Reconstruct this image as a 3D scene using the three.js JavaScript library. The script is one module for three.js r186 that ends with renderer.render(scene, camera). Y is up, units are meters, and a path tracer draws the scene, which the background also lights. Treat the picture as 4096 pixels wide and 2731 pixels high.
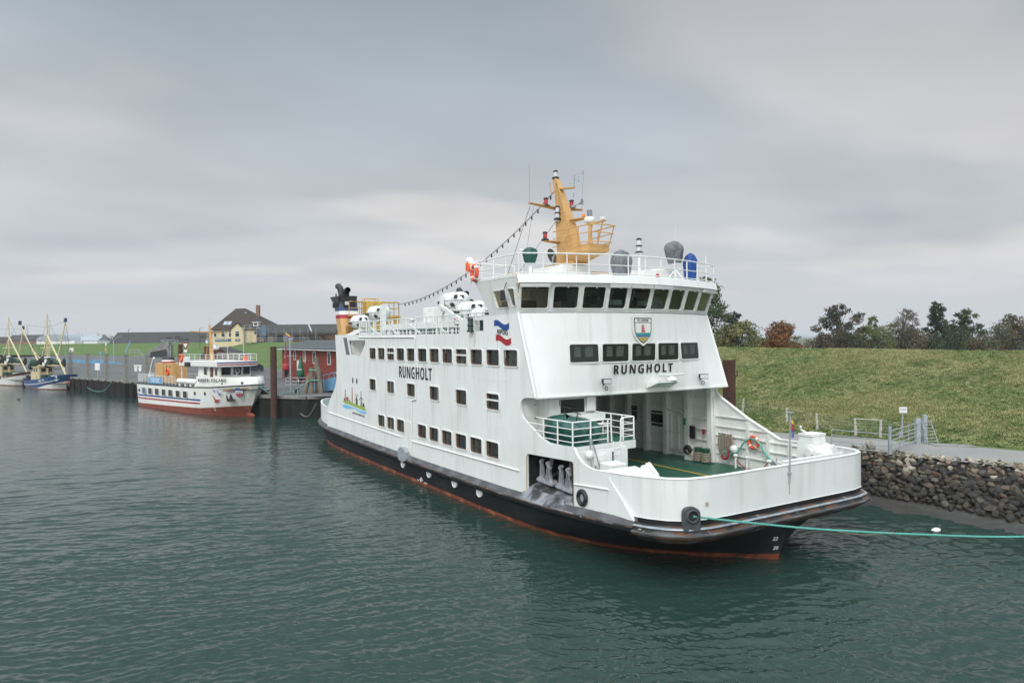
import * as THREE from 'three';
import { mergeGeometries, toCreasedNormals } from 'three/addons/utils/BufferGeometryUtils.js';
import { FontLoader } from 'three/addons/loaders/FontLoader.js';
import { TextGeometry } from 'three/addons/geometries/TextGeometry.js';
import { RoundedBoxGeometry } from 'three/addons/geometries/RoundedBoxGeometry.js';

// ---------- camera, sky, sun, exposure ----------
const scene = new THREE.Scene();
const renderer = new THREE.WebGLRenderer({ antialias: true });
renderer.setSize(1024, 682);
renderer.toneMapping = THREE.LinearToneMapping;
renderer.toneMappingExposure = 1.0;
renderer.shadowMap.enabled = true;
const camera = new THREE.PerspectiveCamera(52.32, 1024 / 682, 0.5, 6000);
camera.position.set(0, 9, 0);
camera.rotation.set(-0.002986, 0, -0.0105, 'YXZ');
camera.updateMatrixWorld(true);

const V = (x, y, z) => new THREE.Vector3(x, y, z);
let seed = 12345;
function R() { seed |= 0; seed = seed + 0x6D2B79F5 | 0; let t = Math.imul(seed ^ seed >>> 15, 1 | seed); t = t + Math.imul(t ^ t >>> 7, 61 | t) ^ t; return ((t ^ t >>> 14) >>> 0) / 4294967296; }
const rr = (a, b) => a + (b - a) * R();
const clamp = (x, a = 0, b = 1) => Math.min(b, Math.max(a, x));
const mix = (a, b, t) => a + (b - a) * t;
const smooth = (a, b, x) => { const t = clamp((x - a) / (b - a)); return t * t * (3 - 2 * t); };
function hsh(x, y, s) { let h = Math.imul(x, 374761393) + Math.imul(y, 668265263) + Math.imul(s, 1442695041) | 0; h = Math.imul(h ^ h >>> 13, 1274126177); return ((h ^ h >>> 16) >>> 0) / 4294967296; }
function vn(x, y, px, py, s) {            // value noise, periodic in px, py cells
  const xi = Math.floor(x), yi = Math.floor(y), fx = x - xi, fy = y - yi, u = fx * fx * (3 - 2 * fx), v = fy * fy * (3 - 2 * fy);
  const m = (a, n) => ((a % n) + n) % n, x0 = m(xi, px), x1 = m(xi + 1, px), y0 = m(yi, py), y1 = m(yi + 1, py);
  return mix(mix(hsh(x0, y0, s), hsh(x1, y0, s), u), mix(hsh(x0, y1, s), hsh(x1, y1, s), u), v);
}
function fbm(u, v, px, py, oct, s) { let a = 0, w = .5, n = 0; for (let i = 0; i < oct; i++) { a += w * vn(u * px, v * py, px, py, s + i * 17); n += w; w *= .5; px *= 2; py *= 2; } return a / n; }

const SKYG = 1.95;
const sunDir = V(-0.24, 0.66, 0.71).normalize();
{ // overcast sky: soft grey-blue cloud deck, brighter towards the veiled sun behind the viewer
  const W = 2048, H = 1024, d = new Float32Array(W * H * 4);
  for (let j = 0; j < H; j++) for (let i = 0; i < W; i++) {
    const el = ((j + .5) / H - .5) * Math.PI, az = ((i + .5) / W - .5) * 2 * Math.PI, ce = Math.cos(el);
    const x = ce * Math.cos(az), y = Math.sin(el), z = ce * Math.sin(az), k = (j * W + i) * 4;
    const t = clamp(y / .52);
    let r = mix(.615, .335, smooth(.06, 1, t)), g = mix(.652, .408, smooth(.06, 1, t)), b = mix(.712, .492, smooth(.05, 1, t));
    if (y > -0.02) {
      const q = 1 / (Math.max(y, 0) + .10), px = x * q, pz = z * q;
      const uu = (px * .82 - pz * .42) / 24 + .5, vv = (pz * .82 + px * .42) / 24 + .5;
      const n1 = fbm(uu, vv, 20, 26, 5, 3), n2 = fbm(uu + .31, vv + .17, 15, 24, 4, 71), n3 = fbm(uu + .1, vv, 50, 64, 4, 33);
      const lo = smooth(.01, .14, y);
      const f = 1 + lo * ((n1 - .5) * .36 + (n3 - .5) * .12), pk = (n2 - .5) * lo * .09;
      r *= f * (1.0 + pk); g *= f; b *= f * (1 - pk * .6);
      const st = smooth(.55, .76, n2) * lo * .22; r += st * .62; g += st * .50; b += st * .42;   // pale warm breaks
      const dk = smooth(.42, .2, n2) * lo * .10; r *= 1 - dk; g *= 1 - dk; b *= 1 - dk * .8;
    } else { const s = smooth(-.02, -.3, y); r = mix(r, .14, s); g = mix(g, .16, s); b = mix(b, .15, s); }
    const c = x * sunDir.x + y * sunDir.y + z * sunDir.z, gl = Math.exp(1.7 * (c - 1)) * smooth(-.45, .5, c), zb = 1 + 1.5 * smooth(.46, .92, y); r *= zb; g *= zb * .985; b *= zb * .95;
    r *= 1 + SKYG * gl; g *= 1 + SKYG * .95 * gl; b *= 1 + SKYG * .84 * gl;
    d[k] = r; d[k + 1] = g; d[k + 2] = b; d[k + 3] = 1;
  }
  const t = new THREE.DataTexture(d, W, H, THREE.RGBAFormat, THREE.FloatType);
  t.mapping = THREE.EquirectangularReflectionMapping; t.magFilter = t.minFilter = THREE.LinearFilter; t.needsUpdate = true;
  scene.background = t; scene.environment = t;
}
const sun = new THREE.DirectionalLight(new THREE.Color(1, .95, .88), 1.5);
sun.position.copy(sunDir).multiplyScalar(200); sun.castShadow = true; sun.shadow.radius = 34;
Object.assign(sun.shadow.camera, { left: -150, right: 120, top: 120, bottom: -120, near: 1, far: 600 });
scene.add(sun); scene.add(sun.target);
scene.fog = new THREE.FogExp2(new THREE.Color(.62, .65, .69), 0.00022);

// ---------- textures and materials ----------
const toS = c => { c = clamp(c); return Math.round(255 * (c <= .0031308 ? 12.92 * c : 1.055 * Math.pow(c, 1 / 2.4) - .055)); };
function tex(w, h, fn, srgb = true) {
  const d = new Uint8Array(w * h * 4);
  for (let j = 0; j < h; j++) for (let i = 0; i < w; i++) {
    const c = fn((i + .5) / w, (j + .5) / h), k = (j * w + i) * 4;
    for (let q = 0; q < 3; q++) d[k + q] = srgb ? toS(c[q]) : Math.round(255 * clamp(c[q]));
    d[k + 3] = 255;
  }
  const t = new THREE.DataTexture(d, w, h, THREE.RGBAFormat);
  t.wrapS = t.wrapT = THREE.RepeatWrapping; t.magFilter = THREE.LinearFilter; t.minFilter = THREE.LinearMipmapLinearFilter; t.generateMipmaps = true;
  if (srgb) t.colorSpace = THREE.SRGBColorSpace; t.needsUpdate = true; return t;
}
const g3 = (c, f) => [c[0] * f, c[1] * f, c[2] * f], m3 = (a, b, t) => [mix(a[0], b[0], t), mix(a[1], b[1], t), mix(a[2], b[2], t)];
// noisy(base): mottled colour map, tile metres m
function mat(o) {
  const { c, c2, amt = .5, px = 6, py = 6, m = 4, n = 256, rough = .6, metal = 0, bump = 0, fn, side, oct = 5, s = 1, ...rest } = o;
  const p = { roughness: rough, metalness: metal, ...rest };
  if (fn || (c2 && n > 64)) {
    p.map = tex(n, n, fn || ((u, v) => m3(c, c2, smooth(.5 - amt * .5, .5 + amt * .5, fbm(u, v, px, py, oct, s)))));
    p.map.repeat.set(1 / m, 1 / m);
  } else p.color = new THREE.Color().setRGB(...c);
  if (bump) { p.bumpMap = tex(n, n, (u, v) => { const f = fbm(u, v, px * 2, py * 2, 5, s + 9); return [f, f, f]; }, false); p.bumpMap.repeat.set(1 / m, 1 / m); p.bumpScale = bump; }
  if (side) p.side = side;
  return (o.clearcoat || o.transmission || o.sheen || o.ior) ? new THREE.MeshPhysicalMaterial(p) : new THREE.MeshStandardMaterial(p);
}
const streak = (base, dirt, k, seedN) => (u, v) => {
  const a = fbm(u, v, 40, 3, 4, seedN), b = fbm(u, v, 5, 5, 4, seedN + 5), c = fbm(u, v, 90, 6, 2, seedN + 8);
  return m3(base, dirt, clamp(k * (smooth(.52, .85, a) * .7 + smooth(.4, .8, b) * .45 + smooth(.66, .9, c) * .5)));
};
const M = {
  white: mat({ fn: streak([.80, .80, .785], [.50, .46, .40], .34, 11), m: 11, n: 512, rough: .42, bump: .016 }),
  white2: mat({ c: [.82, .82, .80], c2: [.70, .69, .66], amt: .9, m: 2.5, rough: .45 }),
  whiteIn: mat({ fn: streak([.82, .82, .80], [.50, .47, .42], .4, 21), m: 5, n: 256, rough: .5 }),
  black: mat({ fn: (u, v) => { const a = fbm(u, v, 7, 7, 5, 5), b = fbm(u, v, 60, 5, 4, 6), e = smooth(.62, .8, fbm(u, v, 9, 5, 5, 40)); return m3(m3([.009, .010, .011], [.020, .021, .022], smooth(.5, .8, a) + .35 * smooth(.62, .85, b)), [.05, .033, .024], e * .35); }, m: 9, n: 512, rough: .6 }),
  red: mat({ fn: (u, v) => { const a = fbm(u, v, 14, 14, 5, 7), b = fbm(u, v, 30, 9, 4, 8); return m3(m3([.20, .045, .022], [.34, .11, .045], smooth(.45, .7, a)), [.06, .035, .02], smooth(.55, .75, b) * .8); }, m: 5, n: 256, rough: .7 }),
  fender: mat({ fn: (u, v) => { const a = fbm(u, v, 10, 10, 5, 51), b = fbm(u, v, 22, 22, 4, 52), c = fbm(u, v, 5, 5, 4, 57); return m3(m3([.07, .07, .074], [.13, .13, .135], smooth(.4, .7, c)), m3([.12, .058, .032], [.06, .04, .03], b), smooth(.58, .72, a) * .8); }, m: 4.5, n: 512, rough: .7 }),
  bowRust: mat({ fn: (u, v) => { const a = fbm(u, v, 7, 12, 5, 151), b = fbm(u, v, 26, 26, 4, 152), c = fbm(u, v, 6, 3, 4, 157); let k = m3([.028, .027, .027], [.11, .11, .115], smooth(.52, .74, c)); k = m3(k, m3([.17, .075, .036], [.06, .036, .026], b), smooth(.44, .62, a) * .9); return m3(k, [.45, .40, .34], smooth(.77, .80, b) * .7); }, m: 5.5, n: 512, rough: .75 }),
  deck: mat({ fn: (u, v) => m3(m3([.008, .072, .046], [.016, .115, .074], fbm(u, v, 6, 6, 5, 61)), [.07, .12, .095], smooth(.5, .8, fbm(u, v, 4, 18, 4, 66)) * .6), m: 5, n: 256, rough: .38 }),
  glass: new THREE.MeshPhysicalMaterial({ color: new THREE.Color(.016, .021, .018), roughness: .06, specularIntensity: .75 }),
  pane: new THREE.MeshPhysicalMaterial({ color: new THREE.Color(.80, .86, .84), transmission: 1, thickness: 0, roughness: .02, ior: 1.45 }),
  jamb: mat({ c: [.20, .13, .09], c2: [.11, .075, .055], m: .6, n: 128, rough: .5 }),
  ochre: mat({ fn: streak([.60, .345, .125], [.24, .12, .04], .45, 31), m: 2.6, rough: .5 }),
  yellow: mat({ c: [.66, .42, .10], c2: [.50, .30, .07], m: 2, rough: .5 }),
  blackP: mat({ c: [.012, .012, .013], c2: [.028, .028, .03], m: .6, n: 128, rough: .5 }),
  navy: mat({ c: [.018, .045, .115], c2: [.03, .06, .13], m: 1.5, n: 128, rough: .5 }),
  blueF: mat({ c: [.008, .055, .25], c2: [.012, .07, .28], m: 1, n: 64, rough: .5 }),
  redF: mat({ c: [.36, .012, .022], c2: [.30, .012, .02], m: 1, n: 64, rough: .5 }),
  redLens: new THREE.MeshPhysicalMaterial({ color: new THREE.Color(.42, .006, .012), roughness: .12, clearcoat: .6 }),
  clearLens: new THREE.MeshPhysicalMaterial({ color: new THREE.Color(.62, .64, .66), roughness: .1, clearcoat: .6 }),
  amber: new THREE.MeshPhysicalMaterial({ color: new THREE.Color(.75, .22, .01), roughness: .15, clearcoat: .5 }),
  greenLens: new THREE.MeshPhysicalMaterial({ color: new THREE.Color(.008, .06, .05), roughness: .12, clearcoat: .6 }),
  orange: mat({ c: [.72, .10, .025], c2: [.60, .075, .02], m: .5, n: 64, rough: .5 }),
  steel: mat({ c: [.40, .42, .44], c2: [.26, .27, .29], m: 1.2, n: 128, rough: .42, metal: .55 }),
  galv: mat({ c: [.42, .45, .48], c2: [.30, .33, .36], m: .8, n: 128, rough: .5, metal: .25 }),
  anchorM: mat({ c: [.50, .50, .54], c2: [.30, .30, .33], amt: .8, m: .9, n: 128, rough: .45, metal: .3 }),
  darkGrey: mat({ c: [.045, .05, .055], c2: [.075, .08, .085], m: 1, n: 128, rough: .8 }),
  tarpGreen: mat({ c: [.004, .045, .036], c2: [.008, .085, .065], m: .9, n: 128, rough: .38, bump: .02 }),
  tarpGrey: mat({ c: [.10, .105, .115], c2: [.17, .178, .19], m: .8, n: 128, rough: .7, bump: .02 }),
  tarpBlue: mat({ c: [.006, .04, .20], c2: [.01, .065, .28], m: .8, n: 128, rough: .6, bump: .02 }),
  rope: mat({ c: [.34, .30, .23], c2: [.18, .15, .11], px: 20, py: 20, m: .5, n: 128, rough: .9 }),
  ropeGreen: mat({ c: [.16, .52, .42], c2: [.07, .30, .25], px: 20, py: 20, m: .4, n: 128, rough: .8 }),
  ropeRed: mat({ c: [.34, .02, .025], c2: [.22, .015, .02], m: .4, n: 64, rough: .8 }),
  lineY: mat({ c: [.66, .36, .02], c2: [.46, .25, .02], amt: .9, m: 1, n: 128, rough: .6 }),
  letter: mat({ c: [.010, .010, .012], rough: .5 }),
  rust: mat({ fn: (u, v) => { const a = fbm(u, v, 8, 3, 5, 81), b = fbm(u, v, 20, 20, 4, 82); return m3(m3([.055, .024, .016], [.11, .045, .026], a), [.03, .018, .014], smooth(.5, .75, b)); }, m: 2.4, rough: .85, bump: .02 }),
  woodOld: mat({ fn: (u, v) => { const a = fbm(u, v, 50, 3, 4, 91), b = fbm(u, v, 5, 5, 4, 92); return m3(m3([.24, .20, .15], [.12, .095, .07], a), [.30, .28, .23], smooth(.5, .8, b) * .7); }, m: 2, rough: .9, bump: .015 }),
  woodDark: mat({ fn: (u, v) => m3([.055, .035, .025], [.03, .02, .016], fbm(u, v, 40, 3, 4, 93)), m: 2, rough: .9 }),
  concrete: mat({ c: [.26, .25, .23], c2: [.17, .165, .15], m: 3, rough: .9, bump: .01 }),
  concPost: mat({ fn: (u, v) => m3(m3([.30, .29, .26], [.17, .165, .15], fbm(u, v, 6, 6, 5, 95)), [.10, .12, .08], smooth(.55, .8, fbm(u, v, 12, 3, 4, 96))), m: 2.2, rough: .9 }),
  quayFace: mat({ fn: (u, v) => m3(m3([.011, .011, .009], [.006, .007, .005], fbm(u, v, 18, 3, 4, 101)), [.018, .023, .012], smooth(.58, .8, fbm(u, v, 6, 6, 4, 102))), m: 5, n: 256, rough: .9, bump: .03 }),
  asphalt: mat({ fn: (u, v) => m3([.125, .122, .122], [.075, .074, .075], clamp(smooth(.3, .7, fbm(u, v, 4, 9, 6, 111)) * .8 + .3 * vn(u * 128, v * 128, 128, 128, 4))), m: 14, n: 512, rough: .95 }),
  road: mat({ fn: (u, v) => m3([.29, .28, .262], [.19, .185, .175], clamp(fbm(u, v, 4, 4, 6, 112) * .6 + .4 * vn(u * 128, v * 128, 128, 128, 5))), m: 8, n: 512, rough: .95 }),
  brick: mat({ fn: (u, v) => { const r = Math.floor(v * 26), o = r % 2 * .5, a = ((u * 10 + o) % 1), b = (v * 26) % 1, mo = (a < .05 || b < .16) ? 1 : 0, h = hsh(Math.floor(u * 10 + o), r, 6); return m3(m3([.26, .125, .09], [.16, .075, .055], h), [.3, .27, .24], mo * .7); }, m: 2.3, n: 256, rough: .9 }),
  redWood: mat({ fn: (u, v) => m3(m3([.25, .036, .020], [.20, .030, .018], fbm(u, v, 6, 6, 4, 121)), [.12, .02, .014], ((u * 24) % 1) < .07 ? .6 : 0), m: 3, n: 256, rough: .8 }),
  cream: mat({ fn: (u, v) => m3([.70, .58, .36], [.58, .48, .30], ((v * 12) % 1) < .05 || ((u * 6 + Math.floor(v * 12) % 2 * .5) % 1) < .02 ? .6 : fbm(u, v, 5, 5, 4, 131) * .4), m: 3.4, rough: .85 }),
  roofTile: mat({ fn: (u, v) => { const a = (v * 22) % 1, b = (u * 18) % 1; return m3(m3([.060, .040, .028], [.035, .023, .017], fbm(u, v, 9, 9, 4, 141)), [.012, .009, .007], (a < .16 ? .7 : 0) + (b < .12 ? .35 : 0)); }, m: 6, n: 256, rough: .85, bump: .03 }),
  roofGrey: mat({ fn: (u, v) => m3(m3([.060, .058, .056], [.034, .034, .034], fbm(u, v, 7, 16, 5, 142)), [.05, .045, .036], ((v * 14) % 1) < .08 ? .5 : 0), m: 6, n: 256, rough: .9 }),
  felt: mat({ c: [.085, .09, .095], c2: [.055, .058, .062], m: 4, rough: .9 }),
  slate: mat({ fn: (u, v) => { const r = Math.floor(v * 16), a = ((u * 12 + (r % 2) * .5) % 1), b = (v * 16) % 1; return m3([.045, .055, .075], [.014, .018, .026], (a < .08 || b < .14) ? .8 : hsh(Math.floor(u * 12 + (r % 2) * .5), r, 3) * .4); }, m: 4, n: 256, rough: .7 }),
  boatWhite: mat({ fn: streak([.80, .79, .76], [.5, .42, .33], .3, 171), m: 8, n: 256, rough: .42 }),
  boatBlue: mat({ c: [.012, .05, .16], c2: [.018, .07, .20], m: 2, n: 128, rough: .42 }),
  boatBrown: mat({ c: [.10, .04, .022], c2: [.07, .028, .016], m: 2, n: 128, rough: .5 }),
  skyBlue: mat({ c: [.15, .34, .52], c2: [.10, .25, .40], amt: .9, m: 2.2, n: 128, rough: .6 }),
  buff: mat({ c: [.66, .56, .34], c2: [.50, .42, .25], m: 2, n: 128, rough: .6 }),
  net: mat({ c: [.016, .030, .022], c2: [.035, .030, .022], amt: .8, px: 12, py: 12, m: 1.5, n: 128, rough: .95, bump: .08 }),
  netGreen: mat({ c: [.012, .075, .05], c2: [.03, .05, .035], amt: .8, px: 12, py: 12, m: 1.5, n: 128, rough: .95, bump: .06 }),
  mud: mat({ fn: (u, v) => m3([.052, .047, .040], [.028, .026, .022], fbm(u, v, 8, 8, 5, 181)), m: 4, n: 256, rough: .45, bump: .04 }),
  grass: mat({ fn: (u, v) => { const a = fbm(u, v, 6, 6, 5, 191), b = fbm(u, v, 40, 40, 3, 192), c = fbm(u, v, 10, 22, 4, 193); let k = m3([.085, .115, .028], [.13, .145, .045], b); k = m3(k, [.06, .085, .02], smooth(.5, .75, c)); return m3(k, [.27, .23, .11], smooth(.42, .72, a) * .7); }, m: 16, n: 512, rough: .95 }),
  grassL: mat({ fn: (u, v) => m3(m3([.040, .095, .010], [.075, .135, .020], fbm(u, v, 40, 40, 3, 195)), [.12, .125, .035], smooth(.42, .75, fbm(u, v, 9, 9, 5, 196)) * .75), m: 20, n: 512, rough: .95 }),
  field: mat({ c: [.06, .085, .03], c2: [.10, .10, .05], m: 60, rough: .95 }),
};
M.stain = mat({ c: [.46, .30, .15], rough: .7 });
M.lampOn = new THREE.MeshStandardMaterial({ color: 0xffffff, emissive: new THREE.Color(1, .66, .28), emissiveIntensity: 2.2, roughness: .4 });

// ---------- geometry helpers ----------
function box(cx, cy, cz, sx, sy, sz, ry = 0, rz = 0, rx = 0) { const g = new THREE.BoxGeometry(sx, sy, sz); if (rx) g.rotateX(rx); if (rz) g.rotateZ(rz); if (ry) g.rotateY(ry); return g.translate(cx, cy, cz); }
function rbox(cx, cy, cz, sx, sy, sz, r = .04, ry = 0, rz = 0) { const g = new RoundedBoxGeometry(sx, sy, sz, 2, Math.min(r, sx / 2.01, sy / 2.01, sz / 2.01)); if (rz) g.rotateZ(rz); if (ry) g.rotateY(ry); return g.translate(cx, cy, cz); }
const UPY = V(0, 1, 0);
const A3 = p => p.isVector3 ? p : V(...p);
function rod(p, q, r = .03, r2 = r, seg = 8) {
  p = A3(p); q = A3(q); const d = q.clone().sub(p), L = d.length();
  const g = new THREE.CylinderGeometry(r2, r, L, seg); g.applyQuaternion(new THREE.Quaternion().setFromUnitVectors(UPY, d.normalize()));
  return g.translate((p.x + q.x) / 2, (p.y + q.y) / 2, (p.z + q.z) / 2);
}
function beam(p, q, w, h) {            // rectangular bar from p to q, h vertical
  p = A3(p); q = A3(q); const d = q.clone().sub(p), L = d.length(); d.normalize();
  let s = V(0, 1, 0).cross(d); if (s.lengthSq() < 1e-6) s = V(1, 0, 0); s.normalize(); const u = d.clone().cross(s);
  const g = new THREE.BoxGeometry(w, h, L); g.applyMatrix4(new THREE.Matrix4().makeBasis(s, u, d));
  return g.translate((p.x + q.x) / 2, (p.y + q.y) / 2, (p.z + q.z) / 2);
}
function pipe(pts, r = .03, seg = 6) { const o = []; for (let i = 0; i + 1 < pts.length; i++) { o.push(rod(pts[i], pts[i + 1], r, r, seg)); if (i) o.push(new THREE.SphereGeometry(r * 1.02, seg, 4).translate(...A3(pts[i]).toArray())); } return o; }
function tube(pts, r, n = 40, seg = 6, closed = false) { return new THREE.TubeGeometry(new THREE.CatmullRomCurve3(pts.map(A3), closed), n, r, seg, closed); }
function lathe(prof, x, y, z, seg = 20) { return new THREE.LatheGeometry(prof.map(p => new THREE.Vector2(...p)), seg).translate(x, y, z); }
function ball(x, y, z, r, sx = 1, sy = 1, sz = 1, s = 12) { return new THREE.SphereGeometry(r, s, Math.max(6, s * .7 | 0)).scale(sx, sy, sz).translate(x, y, z); }
function shp(pts) { return new THREE.Shape(pts.map(p => new THREE.Vector2(...p))); }
function rrPath(x0, y0, x1, y1, r, P = new THREE.Path()) {
  P.moveTo(x0 + r, y0); P.lineTo(x1 - r, y0); P.quadraticCurveTo(x1, y0, x1, y0 + r); P.lineTo(x1, y1 - r); P.quadraticCurveTo(x1, y1, x1 - r, y1);
  P.lineTo(x0 + r, y1); P.quadraticCurveTo(x0, y1, x0, y1 - r); P.lineTo(x0, y0 + r); P.quadraticCurveTo(x0, y0, x0 + r, y0); return P;
}
const rrShape = (x0, y0, x1, y1, r) => rrPath(x0, y0, x1, y1, r, new THREE.Shape());
function ext(shape, t, z = 0, seg = 6) { const g = new THREE.ExtrudeGeometry(shape, { depth: t, bevelEnabled: false, curveSegments: seg }); return g.translate(0, 0, z); }
function ring(x0, y0, x1, y1, r, w, t, z) { const s = rrShape(x0 - w, y0 - w, x1 + w, y1 + w, r + w); s.holes.push(rrPath(x0, y0, x1, y1, r)); return ext(s, t, z, 5); }
function strip(rows, close = false) {    // rows of equal-length point lists -> smooth sheet
  const pos = [], idx = [], n = rows[0].length;
  for (const r of rows) for (const p of r) pos.push(...(p.isVector3 ? p.toArray() : p));
  for (let i = 0; i + 1 < rows.length; i++) for (let j = 0; j + 1 < n; j++) { const a = i * n + j, b = a + 1, c = a + n, d = c + 1; idx.push(a, c, b, b, c, d); }
  const g = new THREE.BufferGeometry(); g.setAttribute('position', new THREE.Float32BufferAttribute(pos, 3)); g.setIndex(idx); g.computeVertexNormals(); return g;
}
function poly(faces) {                 // flat faces, each a list of points (convex)
  const pos = []; for (const f of faces) for (let i = 1; i + 1 < f.length; i++) pos.push(...f[0], ...f[i], ...f[i + 1]);
  const g = new THREE.BufferGeometry(); g.setAttribute('position', new THREE.Float32BufferAttribute(pos, 3)); g.computeVertexNormals(); return g;
}
function boxUV(g) {
  g = g.index ? g.toNonIndexed() : g; const p = g.attributes.position, n = g.attributes.normal, uv = new Float32Array(p.count * 2);
  const a = V(), b = V(), c = V();
  for (let i = 0; i < p.count; i += 3) {
    a.fromBufferAttribute(p, i); b.fromBufferAttribute(p, i + 1).sub(a); c.fromBufferAttribute(p, i + 2).sub(a); b.cross(c);
    const x = Math.abs(b.x), y = Math.abs(b.y), z = Math.abs(b.z), k = y > x && y > z ? 1 : x > z ? 0 : 2;
    for (let j = i; j < i + 3; j++) { uv[2 * j] = k === 0 ? p.getZ(j) : p.getX(j); uv[2 * j + 1] = k === 1 ? p.getZ(j) : p.getY(j); }
  }
  g.setAttribute('uv', new THREE.BufferAttribute(uv, 2)); return g;
}
function geo(list) {
  list = (Array.isArray(list) ? list : [list]).flat(3).map(g => { g = g.index ? g.toNonIndexed() : g; const q = new THREE.BufferGeometry(); q.setAttribute('position', g.attributes.position); if (!g.attributes.normal) g.computeVertexNormals(); q.setAttribute('normal', g.attributes.normal); return q; });
  return boxUV(list.length > 1 ? mergeGeometries(list) : list[0]);
}
const used = {};
function numbered(n) { if (!(n in used)) { used[n] = 0; return n; } used[n]++; return n + '_' + String(used[n]).padStart(3, '0'); }
function part(parent, name, m, list, label) { const o = new THREE.Mesh(geo(list), m); o.name = name; o.castShadow = o.receiveShadow = true; if (label) o.userData.label = label; parent.add(o); return o; }
function inst(parent, name, m, g, pos, rot) { const o = new THREE.Mesh(g, m); o.name = name; o.castShadow = o.receiveShadow = true; if (pos) o.position.set(...pos); if (rot) o.rotation.set(...rot); parent.add(o); return o; }
function tag(o, label, category, group, kind) { o.userData.label = label; if (category) o.userData.category = category; if (group) o.userData.group = group; if (kind) o.userData.kind = kind; return o; }
function thing(name, label, category, pos = [0, 0, 0], turn = 0, group) { const o = new THREE.Group(); o.name = numbered(name); o.position.set(...pos); o.rotation.y = turn; scene.add(o); return tag(o, label, category, group); }
function solid(name, m, list, label, category, group, kind) { const o = part(scene, numbered(name), m, list); return tag(o, label, category, group, kind); }
function copy(o, label, pos, turn) { const c = o.clone(); c.name = numbered(o.name.replace(/_\d{3}$/, '')); c.userData = { ...o.userData }; if (label) c.userData.label = label; if (pos) c.position.set(...pos); if (turn !== undefined) c.rotation.y = turn; scene.add(c); return c; }
const font = await new FontLoader().loadAsync('fonts/droid/droid_sans_bold.typeface.json');
const fontR = await new FontLoader().loadAsync('fonts/droid/droid_sans_regular.typeface.json');
function text(str, w, h, d = .012, f = font, sp = 0) {   // lettering in the xy plane, lower left at the origin, w by h
  let x = 0; const gs = [];
  for (const ch of str) { if (ch === ' ') { x += 45; continue; } const g = new TextGeometry(ch, { font: f, size: 100, depth: 1, curveSegments: 3, bevelEnabled: false }); g.computeBoundingBox(); const adv = f.data.glyphs[ch] ? f.data.glyphs[ch].ha * 100 / f.data.resolution : 70; gs.push(g.translate(x, 0, 0)); x += adv + sp; }
  const g = gs.length > 1 ? mergeGeometries(gs.map(q => { q = q.index ? q.toNonIndexed() : q; return q; })) : gs[0]; g.computeBoundingBox(); const b = g.boundingBox;
  return g.translate(-b.min.x, -b.min.y, 0).scale(w / (b.max.x - b.min.x), h / (b.max.y - b.min.y), d);
}
function rail(pts, h, levels, r = .03, step = 1.2, postR = r) {   // posts and rails along a polyline of feet
  const o = [];
  for (let i = 0; i + 1 < pts.length; i++) {
    const a = A3(pts[i]), b = A3(pts[i + 1]), L = a.distanceTo(b), n = Math.max(1, Math.round(L / step));
    for (let k = 0; k <= n; k++) { if (k === n && i + 2 < pts.length) continue; const p = a.clone().lerp(b, k / n); o.push(rod(p, V(p.x, p.y + h, p.z), postR, postR, 6)); }
    levels.forEach((l, q) => o.push(rod(V(a.x, a.y + l, a.z), V(b.x, b.y + l, b.z), q ? r * .7 : r, q ? r * .7 : r, 6)));
  }
  return o;
}
// ---------- the ferry's frame: x forward, y up, z to starboard, origin where its stem meets the water ----------
const TH = -1.02240, CT = Math.cos(TH), ST = Math.sin(TH), SO = V(10.71, 0, -28.12);
const SW = (x, y, z) => V(SO.x + x * CT + z * ST, y, SO.z - x * ST + z * CT);
const S3 = (x, y, z) => SW(x, y, z).toArray();
const toShip = (X, Z) => { const a = X - SO.x, b = Z - SO.z; return [a * CT - b * ST, a * ST + b * CT]; };
const lin = (tab, x) => { if (x >= tab[0][0]) return tab[0][1]; for (let i = 0; i + 1 < tab.length; i++) if (x >= tab[i + 1][0]) return mix(tab[i][1], tab[i + 1][1], (tab[i][0] - x) / (tab[i][0] - tab[i + 1][0])); return tab[tab.length - 1][1]; };

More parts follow.
